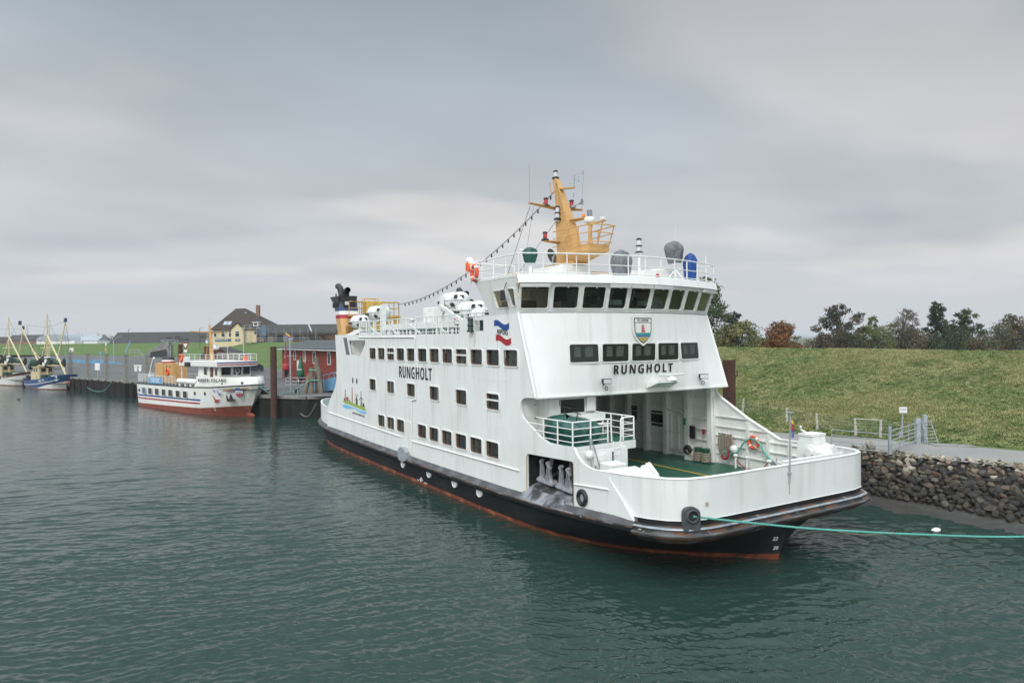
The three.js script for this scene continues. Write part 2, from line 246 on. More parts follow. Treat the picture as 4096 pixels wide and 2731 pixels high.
// ---------- water ----------
{
  const comps = []; seed = 77;
  for (let i = 0; i < 52; i++) { const L = .24 * Math.pow(1.066, i) * rr(.9, 1.1), a = rr(-.62, .62) * (i % 5 === 0 ? 1.7 : 1) + 0.30; comps.push([2 * Math.PI / L, Math.sin(a), Math.cos(a), rr(0, 6.28), L * .0066 * Math.pow(L / .6, -.95) * (L < .4 ? .8 : 1), L]); }
  const stem = SW(0.2, 0, 0);
  const hgt = (x, z, ds) => {
    const sh = toShip(x, z), lee = 1 - .45 * smooth(14, 0, Math.abs(sh[1]) - 6) * smooth(-60, -40, sh[0]) * smooth(6, -2, sh[0]);
    const wx = x + .5 * Math.sin(z * .35 + .7) + .22 * Math.sin(x * .9 + z * .5), wz = z + .45 * Math.sin(x * .31 + 2.1) + .2 * Math.sin(z * .8 - x * .6);
    let h = 0; for (const c of comps) { const f = clamp((c[5] / ds - 1.9) / 2.0); if (!f) continue; const s = Math.sin(c[0] * (wx * c[1] + wz * c[2]) + c[3]); h += f * c[4] * (s + .22 * s * s); }
    const gust = .62 + .75 * vn(x * .11 + 40, z * .16 + 40, 4096, 4096, 5);
    h *= gust * lee;
    const dx = x - stem.x, dz = z - stem.z, r = Math.hypot(dx, dz);      // rings spreading from the stem
    if (r < 19) { const an = Math.atan2(dz, dx), w = smooth(.2, 2.2, r) * smooth(19, 5, r) * smooth(-1.2, -.1, an) * smooth(2.9, 1.6, an); const q = r + .35 * Math.sin(an * 5 + 1) + .2 * Math.sin(an * 11); h += w * (.020 * Math.sin(q * 5.2) + .010 * Math.sin(q * 8.9 + 1)) * (.6 + .8 * vn(x * .7 + 99, z * .7 + 99, 4096, 4096, 8)); }
    return h;
  };
  const rings = []; for (let D = 11; D < 260;) { rings.push(D); D += Math.max(.05, .45 * D * D / 6255) * (D > 60 ? 1 + (D - 60) / 60 : 1); }
  const na = 560, a0 = -.76, a1 = .72, rows = [], pos = [];
  const nx = rings.length;
  for (const D of rings) for (let j = 0; j <= na; j++) { const a = a0 + (a1 - a0) * j / na, k = D / Math.cos(a * .6), x = Math.sin(a) * k, z = -Math.cos(a) * k; pos.push(x, hgt(x, z, Math.max(D * .0027, D * D / 12000)), z); }
  const idx = []; for (let i = 0; i + 1 < nx; i++) for (let j = 0; j < na; j++) { const a = i * (na + 1) + j, b = a + 1, c = a + na + 1, d = c + 1; idx.push(a, b, c, b, d, c); }
  const g = new THREE.BufferGeometry(); g.setAttribute('position', new THREE.Float32BufferAttribute(pos, 3)); g.setIndex(idx); g.computeVertexNormals();
  const uv = []; for (let i = 0; i < pos.length; i += 3) uv.push(pos[i], pos[i + 2]); g.setAttribute('uv', new THREE.Float32BufferAttribute(uv, 2));
  const plane = new THREE.PlaneGeometry(1400, 1400).rotateX(-Math.PI / 2).translate(-100, -.14, -300);
  for (let i = 0, u = plane.attributes.uv, p = plane.attributes.position; i < u.count; i++) u.setXY(i, p.getX(i), p.getZ(i));
  const bt = tex(512, 512, (u, v) => { const f = fbm(u, v, 16, 24, 4, 301); return [f, f, f]; }, false); bt.repeat.set(1 / 6.3, 1 / 6.3);
  M.water = new THREE.MeshPhysicalMaterial({ color: new THREE.Color().setRGB(.018, .040, .032), roughness: .10, ior: 1.333, bumpMap: bt, bumpScale: .03 });
  const w = new THREE.Mesh(mergeGeometries([g.toNonIndexed ? g : g, plane].map(q => { const r = new THREE.BufferGeometry(); r.setAttribute('position', q.attributes.position); r.setAttribute('normal', q.attributes.normal); r.setAttribute('uv', q.attributes.uv); r.setIndex(q.index); return r; })), M.water);
  w.name = 'water'; w.receiveShadow = true; scene.add(w); tag(w, 'grey green rippled harbour water', 'water', null, 'structure');
}

// ---------- land: quay, dike, road, mud, fields (all laid out in the ferry's frame, which the shore runs along) ----------
const quayLine = [[-62.5, -6], [-63.8, 1.9], [-69.2, 5.8], [-94, 12.2], [-118.1, 18.1], [-143.7, 27.1], [-175, 39], [-230, 66], [-300, 110]];
const footTab = [[90, -30], [30, -26], [.6, -19.9], [-2.5, -19.2], [-6.5, -17.5], [-12.4, -15], [-20, -14.5], [-60, -15], [-100, -14], [-136.7, -10], [-185, -7.3], [-230, -.5], [-260, 7], [-289.6, 19.6], [-309, 32], [-340, 54], [-370, 83], [-450, 160], [-760, 420]];
const crestY = x => lin([[90, 7.45], [10, 7.5], [-10, 7.52], [-60, 7.9], [-137, 8.7], [-185, 8.8], [-290, 9.0], [-760, 9.2]], x);
const footY = x => lin([[90, 2.62], [-20, 2.62], [-100, 2.8], [-137, 3.2], [-185, 4.1], [-230, 4.3], [-290, 4.6], [-340, 4.8], [-760, 5]], x);
const width = x => lin([[90, 23], [-12, 24.5], [-60, 22], [-137, 17], [-230, 18], [-300, 24], [-760, 28]], x);
function dikePoint(x, t) {                // t 0 foot, 1 crest edge, 1.15 far crest edge, 2 back foot
  const f = lin(footTab, x), w = width(x), a = footY(x), b = crestY(x);
  const b1 = .10 * (vn(x * .3 + 500, t * 7, 4096, 4096, 21) - .5) + .05 * (vn(x * 1.1 + 500, t * 20, 4096, 4096, 22) - .5);
  if (t <= 1) return SW(x, a + (b - a) * (t * .86 + .14 * t * t - .05 * smooth(.9, 1, t) * 0) + b1 * smooth(0, .06, t), f - w * t);
  if (t <= 1.15) return SW(x, b + .06 * Math.sin((t - 1) / .15 * Math.PI) + b1, f - w - 2.6 * (t - 1) / .15);
  return SW(x, mix(b, 3, (t - 1.15) / .85), f - w - 2.6 - 14 * (t - 1.15) / .85);
}
function dikeSheet(name, m, xs, label) {
  const ts = [-.02]; for (let i = 0; i <= 26; i++) ts.push(i / 26); ts.push(1.05, 1.1, 1.15, 1.4, 2);
  const g = strip(xs.map(x => ts.map(t => dikePoint(x, Math.max(t, -.02))))), p = g.attributes.position, uv = new Float32Array(p.count * 2);
  for (let i = 0; i < p.count; i++) { const s = toShip(p.getX(i), p.getZ(i)); uv[2 * i] = s[0]; uv[2 * i + 1] = s[1] * 1.04; }
  g.setAttribute('uv', new THREE.BufferAttribute(uv, 2));
  m.side = THREE.DoubleSide; const o = inst(scene, name, m, g); return tag(o, label, 'dike', null, 'structure');
}
const range = (a, b, n) => Array.from({ length: n + 1 }, (_, i) => a + (b - a) * i / n);
dikeSheet('dike', M.grass, range(90, -60, 150), 'grassy sea dike with straw coloured grass on the right behind the ferry');
dikeSheet('dike_001', M.grassL, [...range(-60, -180, 60), ...range(-184, -760, 80)], 'bright green grassy dike behind the quay on the left');
{
  const xs = [120, 60, 20, -60, -137, -185, -230, -290, -340, -450, -760, -1500, -3000];
  const bk = x => x < -760 ? lin([[-760, 376], [-1500, 1000], [-3000, 2200]], x) : lin(footTab, x) - width(x) - 16;
  const g = strip(xs.map(x => [bk(x), bk(x) - 60, bk(x) - 400, -3500].map(z => SW(x, 2.75, z)))); M.field.side = THREE.DoubleSide;
  const b = geo(g); tag(inst(scene, 'fields', M.field, b), 'flat farmland behind the dike reaching the horizon', 'ground', null, 'structure');
  // quay pavement from the quay edge back to the dike foot
  const rows = []; for (let i = 0; i < quayLine.length; i++) { const q = quayLine[i], x2 = i === 0 ? -40 : q[0] - 4; rows.push([0, .25, .5, .75, 1].map(t => SW(mix(q[0], x2, t), mix(2.55, footY(x2) + .05, t), mix(q[1], Math.min(lin(footTab, x2) - 1, q[1] - 4), t)))); }
  M.asphalt.side = THREE.DoubleSide; tag(part(scene, 'quay_pavement', M.asphalt, strip(rows)), 'grey asphalt quay where cars and buoys stand', 'pavement', null, 'structure');
}
{ // quay wall: sheet piling with a capping beam
  const q = tag(new THREE.Group(), 'dark algae covered sheet pile quay wall with pale capping', 'quay wall', null, 'structure'); q.name = 'quay_wall'; scene.add(q);
  const lo = [], hi = [];
  for (let i = 0; i + 1 < quayLine.length; i++) {
    const a = quayLine[i], b = quayLine[i + 1], L = Math.hypot(b[0] - a[0], b[1] - a[1]), n = Math.min(200, Math.round(L / .4)), nx = -(b[1] - a[1]) / L, nz = (b[0] - a[0]) / L;
    for (let k = 0; k < n; k++) { const t = k / n, o = (k % 4 < 2 ? .22 : 0) * -1; lo.push(SW(mix(a[0], b[0], t) + nx * o, -1, mix(a[1], b[1], t) + nz * o)); hi.push(SW(mix(a[0], b[0], t) + nx * o, 2.3, mix(a[1], b[1], t) + nz * o)); }
  }
  M.quayFace.side = THREE.DoubleSide; part(q, 'sheet_pile_wall', M.quayFace, strip([lo, hi]));
  const cap = []; for (let i = 0; i + 1 < quayLine.length; i++) cap.push(beam(SW(quayLine[i][0], 2.42, quayLine[i][1]), SW(quayLine[i + 1][0], 2.42, quayLine[i + 1][1]), .55, .36));
  part(q, 'capping_beam', M.concrete, cap);
  const st = []; seed = 5; for (let i = 2; i < 6; i++) { const a = quayLine[i], b = quayLine[i + 1], L = Math.hypot(b[0] - a[0], b[1] - a[1]); for (let d = 2; d < L; d += 3.1) { const t = d / L; st.push(box(...SW(mix(a[0], b[0], t), .9, mix(a[1], b[1], t) + .35).toArray(), .3, 3.1, .3, TH)); } }
  part(q, 'fender_timbers', M.woodDark, st);
}
// right bank: road, revetment, mud
const revTop = [[90, -18.2], [30, -17.2], [8, -15.9], [2.3, -15.4], [-1, -14.6], [-3.2, -14.1], [-4.6, -13.9], [-20, -13.9], [-45, -14.2], [-55, -12], [-62.5, -6]];
const revFoot = x => lin([[90, -15.2], [30, -14.2], [8, -13.2], [3.6, -12.9], [0, -13.0], [-4.6, -12.7], [-45, -12.7], [-55, -10.6], [-62.5, -4.8]], x);
{
  const xs = [...range(60, 10, 10), ...range(9, -20, 40), -30, -40, -46];
  M.road.side = THREE.DoubleSide;
  tag(part(scene, 'road', M.road, strip(xs.map(x => { const a = lin(revTop, x), b = lin(footTab, x); return [SW(x, 2.44, a + .1), SW(x, 2.60, mix(a, b, .25)), SW(x, 2.66, mix(a, b, .7)), SW(x, 2.58, b - .4)]; }))), 'grey asphalt service road at the foot of the dike', 'road', null, 'structure');
  const md = strip(range(40, -58, 110).map(x => { const f = revFoot(x), n = .5 * (vn(x * .5 + 90, 3, 999, 999, 3) - .5); return [SW(x, .62, f - .6), SW(x, .26, f + .1), SW(x, .10, f + .6 + n * .6), SW(x, .015, f + 1.3 + n), SW(x, -.5, f + 6)]; }));
  M.mud.side = THREE.DoubleSide; tag(part(scene, 'mud_bank', M.mud, md), 'dark wet mud at the foot of the stone bank', 'mud', null, 'structure');
  const rev = tag(new THREE.Group(), 'steep bank of piled dark stones along the road at right', 'revetment', null, 'structure'); rev.name = 'revetment'; scene.add(rev);
  const rg = mat({ c: [.012, .012, .011], c2: [.03, .028, .025], m: 2, rough: .95, bump: .05 }); rg.side = THREE.DoubleSide;
  part(rev, 'rubble_core', rg, strip([...range(60, 8, 20), ...range(7, -60, 80)].map(x => { const a = lin(revTop, x), f = revFoot(x); return [SW(x, 2.44, a - .3), SW(x, 2.36, a + .0), SW(x, 1.4, mix(a, f, .5) - .12), SW(x, .2, f - .12), SW(x, -.6, f + .1)]; })));
  const vars = [], sm = [];
  for (let i = 0; i < 8; i++) { seed = 900 + i; const g = new THREE.IcosahedronGeometry(1, 2), p = g.attributes.position, v = V(); const pl = []; for (let k = 0; k < 9; k++) pl.push([V(rr(-1, 1), rr(-1, 1), rr(-1, 1)).normalize(), rr(.45, .78)]); for (let k = 0; k < p.count; k++) { v.fromBufferAttribute(p, k); for (const [n, d] of pl) { const e = v.dot(n) - d; if (e > 0) v.addScaledVector(n, -e * .97); } p.setXYZ(k, v.x, v.y, v.z); } g.deleteAttribute('uv'); g.computeVertexNormals(); vars.push(boxUV(g)); }
  const S = (c, c2, i) =>  mat({ c, c2, m: 1.1, n: 128, px: 5, py: 5, rough: .75, s: 400 + i });
  const wet = [S([.016, .0145, .011], [.036, .031, .023], 1), S([.020, .018, .014], [.009, .009, .0075], 2), S([.028, .021, .015], [.052, .038, .026], 3)];
  const mid = [S([.060, .045, .033], [.11, .080, .055], 4), S([.055, .047, .038], [.095, .080, .062], 5), S([.13, .075, .048], [.08, .055, .04], 6), S([.032, .030, .028], [.06, .055, .05], 7), S([.075, .072, .05], [.045, .045, .035], 10)];
  const dry = [S([.34, .29, .22], [.22, .185, .14], 8), S([.26, .23, .19], [.42, .37, .29], 9), S([.20, .145, .10], [.13, .10, .075], 11)];
  seed = 31; let n = 0; const far = [];
  for (let r = 0; r < 11; r++) for (let c = 0; c < 92; c++) {
    const x = 11.4 - c * .37 - (r % 2) * .18 + rr(-.1, .1), t = (r + .5 + rr(-.22, .22)) / 11;
    const a = lin(revTop, x), f = revFoot(x), y = mix(.32, 2.32, t), z = mix(f, a, t) + .02, s = rr(.17, .30) * (t > .85 ? .85 : 1);
    const near = x > -4.9 && x < 4.9; const pal = t < .56 + rr(-.16, .16) ? (R() < .92 ? wet : mid) : t < .86 + rr(-.1, .1) ? (R() < .62 ? mid : R() < .9 ? wet : dry) : (R() < .45 ? dry : mid);
    const m = pal[R() * pal.length | 0], g = vars[R() * 8 | 0], p = S3(x, y, z), rot = [rr(-.5, .5), rr(0, 6.28), rr(-.5, .5)], sc = [s * rr(1, 1.35), s * rr(.75, 1.05), s * rr(.8, 1.1)];
    if (near && n < 300) { const o = inst(rev, 'stone', m, g, p, rot); o.scale.set(...sc); n++; } else far.push([m, g, p, rot, sc]);
  }
  for (let i = 0; i < 420; i++) { const x = rr(-6, 8), a = lin(revTop, x), z = a + rr(-.75, .22), s = rr(.05, .15); far.push([R() < .75 ? dry[R() * 3 | 0] : mid[R() * 5 | 0], vars[R() * 8 | 0], S3(x, 2.44 + s * .3 - Math.max(0, z - a) * .4, z), [rr(-1, 1), rr(0, 6), rr(-1, 1)], [s * 1.5, s * .8, s]]); }
  const by = new Map(); for (const f of far) { if (!by.has(f[0])) by.set(f[0], []); const g = f[1].clone(); g.scale(...f[4]); g.applyMatrix4(new THREE.Matrix4().makeRotationFromEuler(new THREE.Euler(...f[3]))); by.get(f[0]).push(g.translate(...f[2])); }
  for (const [m, l] of by) { const o = part(rev, 'small_stones', m, l); o.userData.kind = 'stuff'; }
  solid('boulder', dry[1], vars[2].clone().scale(.34, .44, .32).translate(...S3(-4.4, 2.82, -13.75)), 'pale rounded boulder standing on the bank end beside the metal fence', 'boulder');
}
{ // grass tufts on the near dike
  const tg = []; for (let k = 0; k < 4; k++) { const a = k * 1.57 + .3, dx = Math.cos(a), dz = Math.sin(a); tg.push([[-dz * .034 + dx * .03, 0, dx * .034 + dz * .03], [dz * .034 + dx * .03, 0, -dx * .034 + dz * .03], [dx * .17, .6 + .4 * (k % 2), dz * .17]]); }
  const g = poly(tg), N = 170000, mt = new THREE.MeshStandardMaterial({ color: 0xffffff, roughness: .9, side: THREE.DoubleSide });
  const im = new THREE.InstancedMesh(g, mt, N); im.name = 'grass_tufts'; seed = 8;
  const o = new THREE.Object3D(), c = new THREE.Color();
  for (let i = 0; i < N; i++) {
    const t = Math.pow(R(), 1.05) * 1.08, x = mix(22, -46, R()) * (.55 + .45 * t) + (R() < .2 ? rr(-8, 16) : 0), p = dikePoint(x, t < 0.012 ? .012 : t);
    const dry = fbm(x * .012 + .5, t * .3 + x * .006 + .2, 16, 16, 4, 77), h = rr(.05, .13) * (.6 + 1.0 * smooth(.4, .7, dry)) * smooth(-.02, .1, t);
    o.position.copy(p); o.position.y -= .02; o.rotation.set(rr(-.6, .6), rr(0, 6.28), rr(-.6, .6)); o.scale.set(rr(.5, 1.2), h, rr(.5, 1.2)); o.updateMatrix(); im.setMatrixAt(i, o.matrix);
    const fine = fbm(x * .05 + .3, t * 1.1 + .1, 32, 32, 3, 91), k = clamp(smooth(.25, .75, dry * .55 + fine * .45) * .95 + rr(-.30, .36) - .10 * smooth(.25, 0, t)) * (R() < .85 ? 1 : .25), q = rr(.8, 1.25); c.setRGB(mix(.085, .38, k) * q, mix(.145, .345, k) * q, mix(.026, .165, k) * q); im.setColorAt(i, c);
  }
  scene.add(im); tag(im, 'rough tufts of green and straw coloured grass on the right dike', 'grass', null, 'stuff');
}
// ---------- the car ferry ----------
const F = thing('car_ferry', 'big white and black car ferry with ochre mast and open bow', 'ferry', SO.toArray(), TH);
const B = 6.35;
{
  const D = [[.5, 0], [.5, 1.75], [.5, 3.5], [.45, 4.5], [.25, 5.3], [-.3, 5.82], [-1, 6.1], [-2, 6.27], [-3, 6.33], [-5, B], [-8, B], [-12, B], [-16, B], [-20, B], [-25, B], [-30, B], [-36, B], [-38, 6.34], [-40, 6.28], [-42, 6.14], [-44, 5.85], [-46, 5.36], [-47.5, 4.8], [-48.6, 4], [-49.2, 2.8], [-49.4, 0]];
  const Wl = [[0, 0], [-.7, .95], [-2, 2.35], [-3.2, 3.45], [-4.3, 4.25], [-5.4, 4.85], [-6.6, 5.3], [-8, 5.7], [-9.5, 5.93], [-11.5, 6.05], [-13, 6.1], [-15, 6.12], [-17, 6.12], [-20, 6.12], [-25, 6.12], [-30, 6.12], [-36, 6.1], [-38, 6.05], [-40, 5.95], [-42, 5.75], [-44, 5.42], [-46, 4.95], [-47.4, 4.4], [-48.3, 3.6], [-48.9, 2.5], [-49.1, 0]];
  const full = L => [...L, ...L.slice(1, -1).reverse().map(p => [p[0], -p[1]]), L[0]];
  // densify
  const dens = (A, Bq) => { const a = [], b = []; for (let i = 0; i + 1 < A.length; i++) for (let k = 0; k < 4; k++) { const t = k / 4; a.push([mix(A[i][0], A[i + 1][0], t), mix(A[i][1], A[i + 1][1], t)]); b.push([mix(Bq[i][0], Bq[i + 1][0], t), mix(Bq[i][1], Bq[i + 1][1], t)]); } a.push(A[A.length - 1]); b.push(Bq[Bq.length - 1]); return [a, b]; };
  const [Dd, Wd] = dens(full(D), full(Wl));
  var fenderY = x => lin([[.6, 2.02], [-1.5, 1.93], [-4, 1.76], [-7, 1.58], [-11, 1.47], [-20, 1.40], [-30, 1.42], [-38, 1.5], [-44, 1.6], [-49, 1.72]], x);
  const at = (i, t, y) => { const d = Dd[i], w = Wd[i], k = Math.pow(clamp(t, -.3, 1), 1.15) || 0; return [mix(w[0], d[0], t < 0 ? t * .6 : k), y, mix(w[1], d[1], t < 0 ? t * .6 : k)]; };
  const ringAt = f => Dd.map((d, i) => { const top = fenderY(d[0]) - .12; return f(i, top); });
  const sheet = (fs, m, name) => { const g = strip(fs.map(ringAt)); const o = part(F, name, m, toCreasedNormals(g, .5)); return o; };
  M.black.side = M.red.side = THREE.DoubleSide;
  sheet([-1.4, -.6, 0, .11, .22].map(y => (i, top) => at(i, y < 0 ? y * .2 : y / top, y)), M.red, 'boot_stripe');
  sheet([0, .2, .4, .6, .8, 1].map(t => (i, top) => at(i, mix(.22, top, t) / top, mix(.22, top, t))), M.black, 'hull');
  // fender: offsets along the plan normal
  const nrm = Dd.map((d, i) => { const a = Dd[(i + Dd.length - 2) % (Dd.length - 1)], b = Dd[(i + 1) % (Dd.length - 1)]; let x = (b[1] - a[1]), z = -(b[0] - a[0]); const l = Math.hypot(x, z) || 1; return [x / l, z / l]; });
  var off = (i, o, y) => [Dd[i][0] + nrm[i][0] * o, y, Dd[i][1] + nrm[i][1] * o];
  const bowI = Dd.map((d, i) => i).filter(i => Dd[i][0] > -2.7), isBow = i => Dd[i][0] > -2.7;
  const prof = (pr, idx) => strip(pr.map(([o, dy]) => idx.map(i => off(i, o, fenderY(Dd[i][0]) + dy))));
  const n = Dd.length - 1, half = Dd.findIndex((d, i) => d[0] < -1.6), sideI = []; for (let i = half - 1; i <= n - half + 1; i++) sideI.push(i);
  const bow = []; for (let i = n - half + 1; i < n; i++) bow.push(i); for (let i = 0; i < half; i++) bow.push(i);
  M.fender.side = M.bowRust.side = M.white.side = M.whiteIn.side = THREE.DoubleSide;
  part(F, 'fender', M.fender, toCreasedNormals(prof([[-.02, .27], [.04, .26], [.22, .08], [.26, .02]], sideI), .6));
  part(F, 'fender_edge', M.bowRust, prof([[.258, .03], [.285, -.01], [.275, -.05]], sideI)); part(F, 'fender_underside', M.black, toCreasedNormals(prof([[.275, -.045], [.25, -.18], [.10, -.30], [-.06, -.40]], sideI), .6));
  part(F, 'bow_fender', M.bowRust, toCreasedNormals(prof([[.20, .06], [.18, -.02], [.25, -.08], [.35, -.12], [.37, -.18], [.33, -.25], [.18, -.30], [.05, -.40], [-.06, -.50]], bow), .4), 'rusty scraped bow fender');
  part(F, 'fender_ledge', M.bowRust, prof([[-.02, .14], [.16, .11]], bow)); part(F, 'fender_lip', M.galv, toCreasedNormals(prof([[.16, .11], [.23, .095], [.25, .06], [.20, .02], [.17, -.01]], bow), .4)); part(F, 'fender_lip', M.fender, toCreasedNormals(prof([[.33, -.09], [.38, -.11], [.39, -.15], [.36, -.19]], bow), .4));
  part(F, 'bow_band', M.black, prof([[-.03, .04], [-.03, .36]], bow));
  // white bulwark round the bow and round the stern, outer and inner skin and cap
  const topY = x => lin([[.6, 3.86], [-1, 3.80], [-2.9, 3.71], [-4, 3.66]], x), bo = [...sideI.filter(i => Dd[i][0] > -3.7 && Dd[i][1] < 0), ...bow, ...sideI.filter(i => Dd[i][0] > -3.7 && Dd[i][1] > 0)].filter((v, k, a) => a.indexOf(v) === k);
  const bsk = (o, f0, f1) => strip([0, .5, 1].map(t => bo.map(i => off(i, o, mix(f0(Dd[i][0]), f1(Dd[i][0]), t)))));
  part(F, 'bow_bulwark', M.white, [bsk(0, x => fenderY(x) + .34, topY), bsk(-.10, () => 1.98, topY), strip([-.13, .03].map(o => bo.map(i => off(i, o, topY(Dd[i][0]) + .015)))), strip([0, .03].map(o => bo.map(i => off(i, o, fenderY(Dd[i][0]) + .34))))]);
  const capL = bo.map(i => V(...off(i, -.05, topY(Dd[i][0]) + .02))); part(F, 'bulwark_rim', M.white2, new THREE.TubeGeometry(new THREE.CatmullRomCurve3(capL), 90, .05, 6));
  const st = []; for (let i = 0; i <= n; i++) if (Dd[i][0] < -38.4) st.push(i);
  const sTop = x => lin([[-38, 3.42], [-42, 3.34], [-49.4, 3.5]], x), sb = (o, y0, y1) => strip([0, .5, 1].map(t => st.map(i => off(i, o, mix(y0(Dd[i][0]), y1(Dd[i][0]), t)))));
  part(F, 'stern_bulwark', M.white, [sb(0, x => fenderY(x) + .28, sTop), sb(-.1, () => 2, sTop), strip([-.12, .03].map(o => st.map(i => off(i, o, sTop(Dd[i][0]) + .01))))]);
  part(F, 'car_deck', M.deck, [ext(shp(Dd.filter((d, i) => i % 2 === 0).map(d => [d[0] * .997 - .05, -d[1] * .985])), .06).rotateX(-Math.PI / 2).translate(0, 1.94, 0)]);
}
// ---- starboard side plating with its openings
const winX1 = range(0, 11, 11).map(i => -29.95 + 1.731 * i), winX2 = range(0, 5, 5).map(i => -30.02 + 3.464 * i), winX3 = [-28.35, -26.61, -24.88, -21.45, -19.72, -18.0, -16.24, -14.51, -12.78];
const winRows = [...winX1.map((x, i) => [x, 7.69, i === 2 || i === 8]), ...winX2.map((x, i) => [x, 5.46, i === 5]), ...winX3.map(x => [x, 3.02, false])];
const WW = 1.28, WH = .80;
{
  const s = new THREE.Shape();
  s.moveTo(-1.52, 2.12); s.lineTo(-2.09, 2.72); s.lineTo(-2.86, 3.42); s.quadraticCurveTo(-3.0, 3.6, -2.85, 3.75);
  s.lineTo(-3.6, 3.70); s.bezierCurveTo(-4.35, 3.66, -4.95, 3.85, -5.25, 4.42); s.lineTo(-7.0, 4.34); s.lineTo(-7.77, 4.56); s.lineTo(-9.2, 5.28); s.quadraticCurveTo(-9.45, 5.45, -9.44, 5.85); s.quadraticCurveTo(-9.42, 6.2, -8.95, 6.27); s.lineTo(-8.15, 6.3);
  s.lineTo(-9.6, 10.25); s.lineTo(-12.3, 10.22); s.lineTo(-15.3, 10.13); s.quadraticCurveTo(-15.62, 9.85, -15.78, 9.34); s.lineTo(-38.19, 9.52);
  s.lineTo(-37.9, 7.4); s.lineTo(-37.93, 6.05); s.quadraticCurveTo(-38.1, 5.5, -38.5, 5.1); s.lineTo(-39.7, 4.15); s.quadraticCurveTo(-40.3, 3.6, -40.6, 3.3); s.lineTo(-40.6, 1.62); s.lineTo(-38, 1.78);
  for (const x of [-30, -20, -11, -8.96]) s.lineTo(x, fenderY(x) + .26);
  s.lineTo(-8.96, 3.50); s.quadraticCurveTo(-8.96, 3.66, -8.8, 3.67); s.lineTo(-5.5, 3.80); s.quadraticCurveTo(-5.28, 3.82, -5.28, 3.62); s.lineTo(-5.28, fenderY(-5.28) + .26); s.lineTo(-4, fenderY(-4) + .27); s.lineTo(-1.52, 2.12);
  for (const [x, y] of winRows) s.holes.push(rrPath(x, y, x + WW, y + WH, .13));
  const h = new THREE.Path(); h.moveTo(-34.6, 9.05); h.quadraticCurveTo(-34.75, 8.9, -34.7, 8.7); h.lineTo(-34.42, 7.95); h.lineTo(-32.1, 7.84); h.lineTo(-30.95, 8.75); h.quadraticCurveTo(-30.8, 9.04, -31.1, 9.05); h.lineTo(-34.6, 9.05); s.holes.push(h);
  s.holes.push(rrPath(-13.95, 9.46, -12.98, 10.02, .03));
  part(F, 'side_plating', M.white, ext(s, .12, B - .12, 8));
  // weld seams, beads, pipes
  part(F, 'rubbing_bead', M.white2, [rod([-40.4, 2.95, B + .02], [-24.3, 2.70, B + .02], .045), rod([-22.45, 2.64, B + .02], [-9.6, 2.76, B + .02], .045), rod([-5.2, 2.88, B + .02], [-2.95, 3.05, B + .02], .04)]);
  part(F, 'drain_pipe', M.white2, [...pipe([[-32.2, 9.27, B + .04], [-21.75, 9.20, B + .04], [-21.68, 5.32, B + .04], [-22.3, 5.2, B + .04], [-22.45, 1.72, B + .04]], .04)]);
  part(F, 'plating_seam', M.white2, [box(-23.6, 6.95, B + .002, 27, .012, .012), box(-24, 4.75, B + .002, 26, .012, .012), box(-11.6, 8.6, B + .003, 6.5, .012, .012), box(-18.6, 4.2, B + .002, .012, 5, .012), box(-26, 4.2, B + .002, .012, 5, .012), box(-10.6, 4.2, B + .002, .012, 5, .012)]);
}
// windows: dark pane, white frame, brown lining
const winPane = geo(ext(rrShape(0, 0, WW, WH, .13), .02, 0, 4)), winFrame = geo(ring(0, 0, WW, WH, .13, .05, .05, 0)), winLine = geo(ring(.03, .03, WW - .03, WH - .03, .10, .029, .13, 0)), winBar = geo(box(WW / 2, WH * .60, .03, WW, .09, .06));
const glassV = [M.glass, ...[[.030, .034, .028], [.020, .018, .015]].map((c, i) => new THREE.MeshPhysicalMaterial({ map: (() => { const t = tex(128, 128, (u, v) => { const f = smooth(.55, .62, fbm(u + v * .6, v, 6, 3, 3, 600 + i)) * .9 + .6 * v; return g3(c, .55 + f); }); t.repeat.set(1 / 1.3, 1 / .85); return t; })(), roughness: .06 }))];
winRows.forEach(([x, y, bar], i) => {
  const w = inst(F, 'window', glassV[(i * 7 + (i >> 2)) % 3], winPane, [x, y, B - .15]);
  inst(w, 'window_frame', M.white2, winFrame, [0, 0, .145]); inst(w, 'window_lining', M.jamb, winLine, [0, 0, .015]); if (bar) inst(w, 'window_bar', M.white2, winBar, [0, 0, .1]);
});
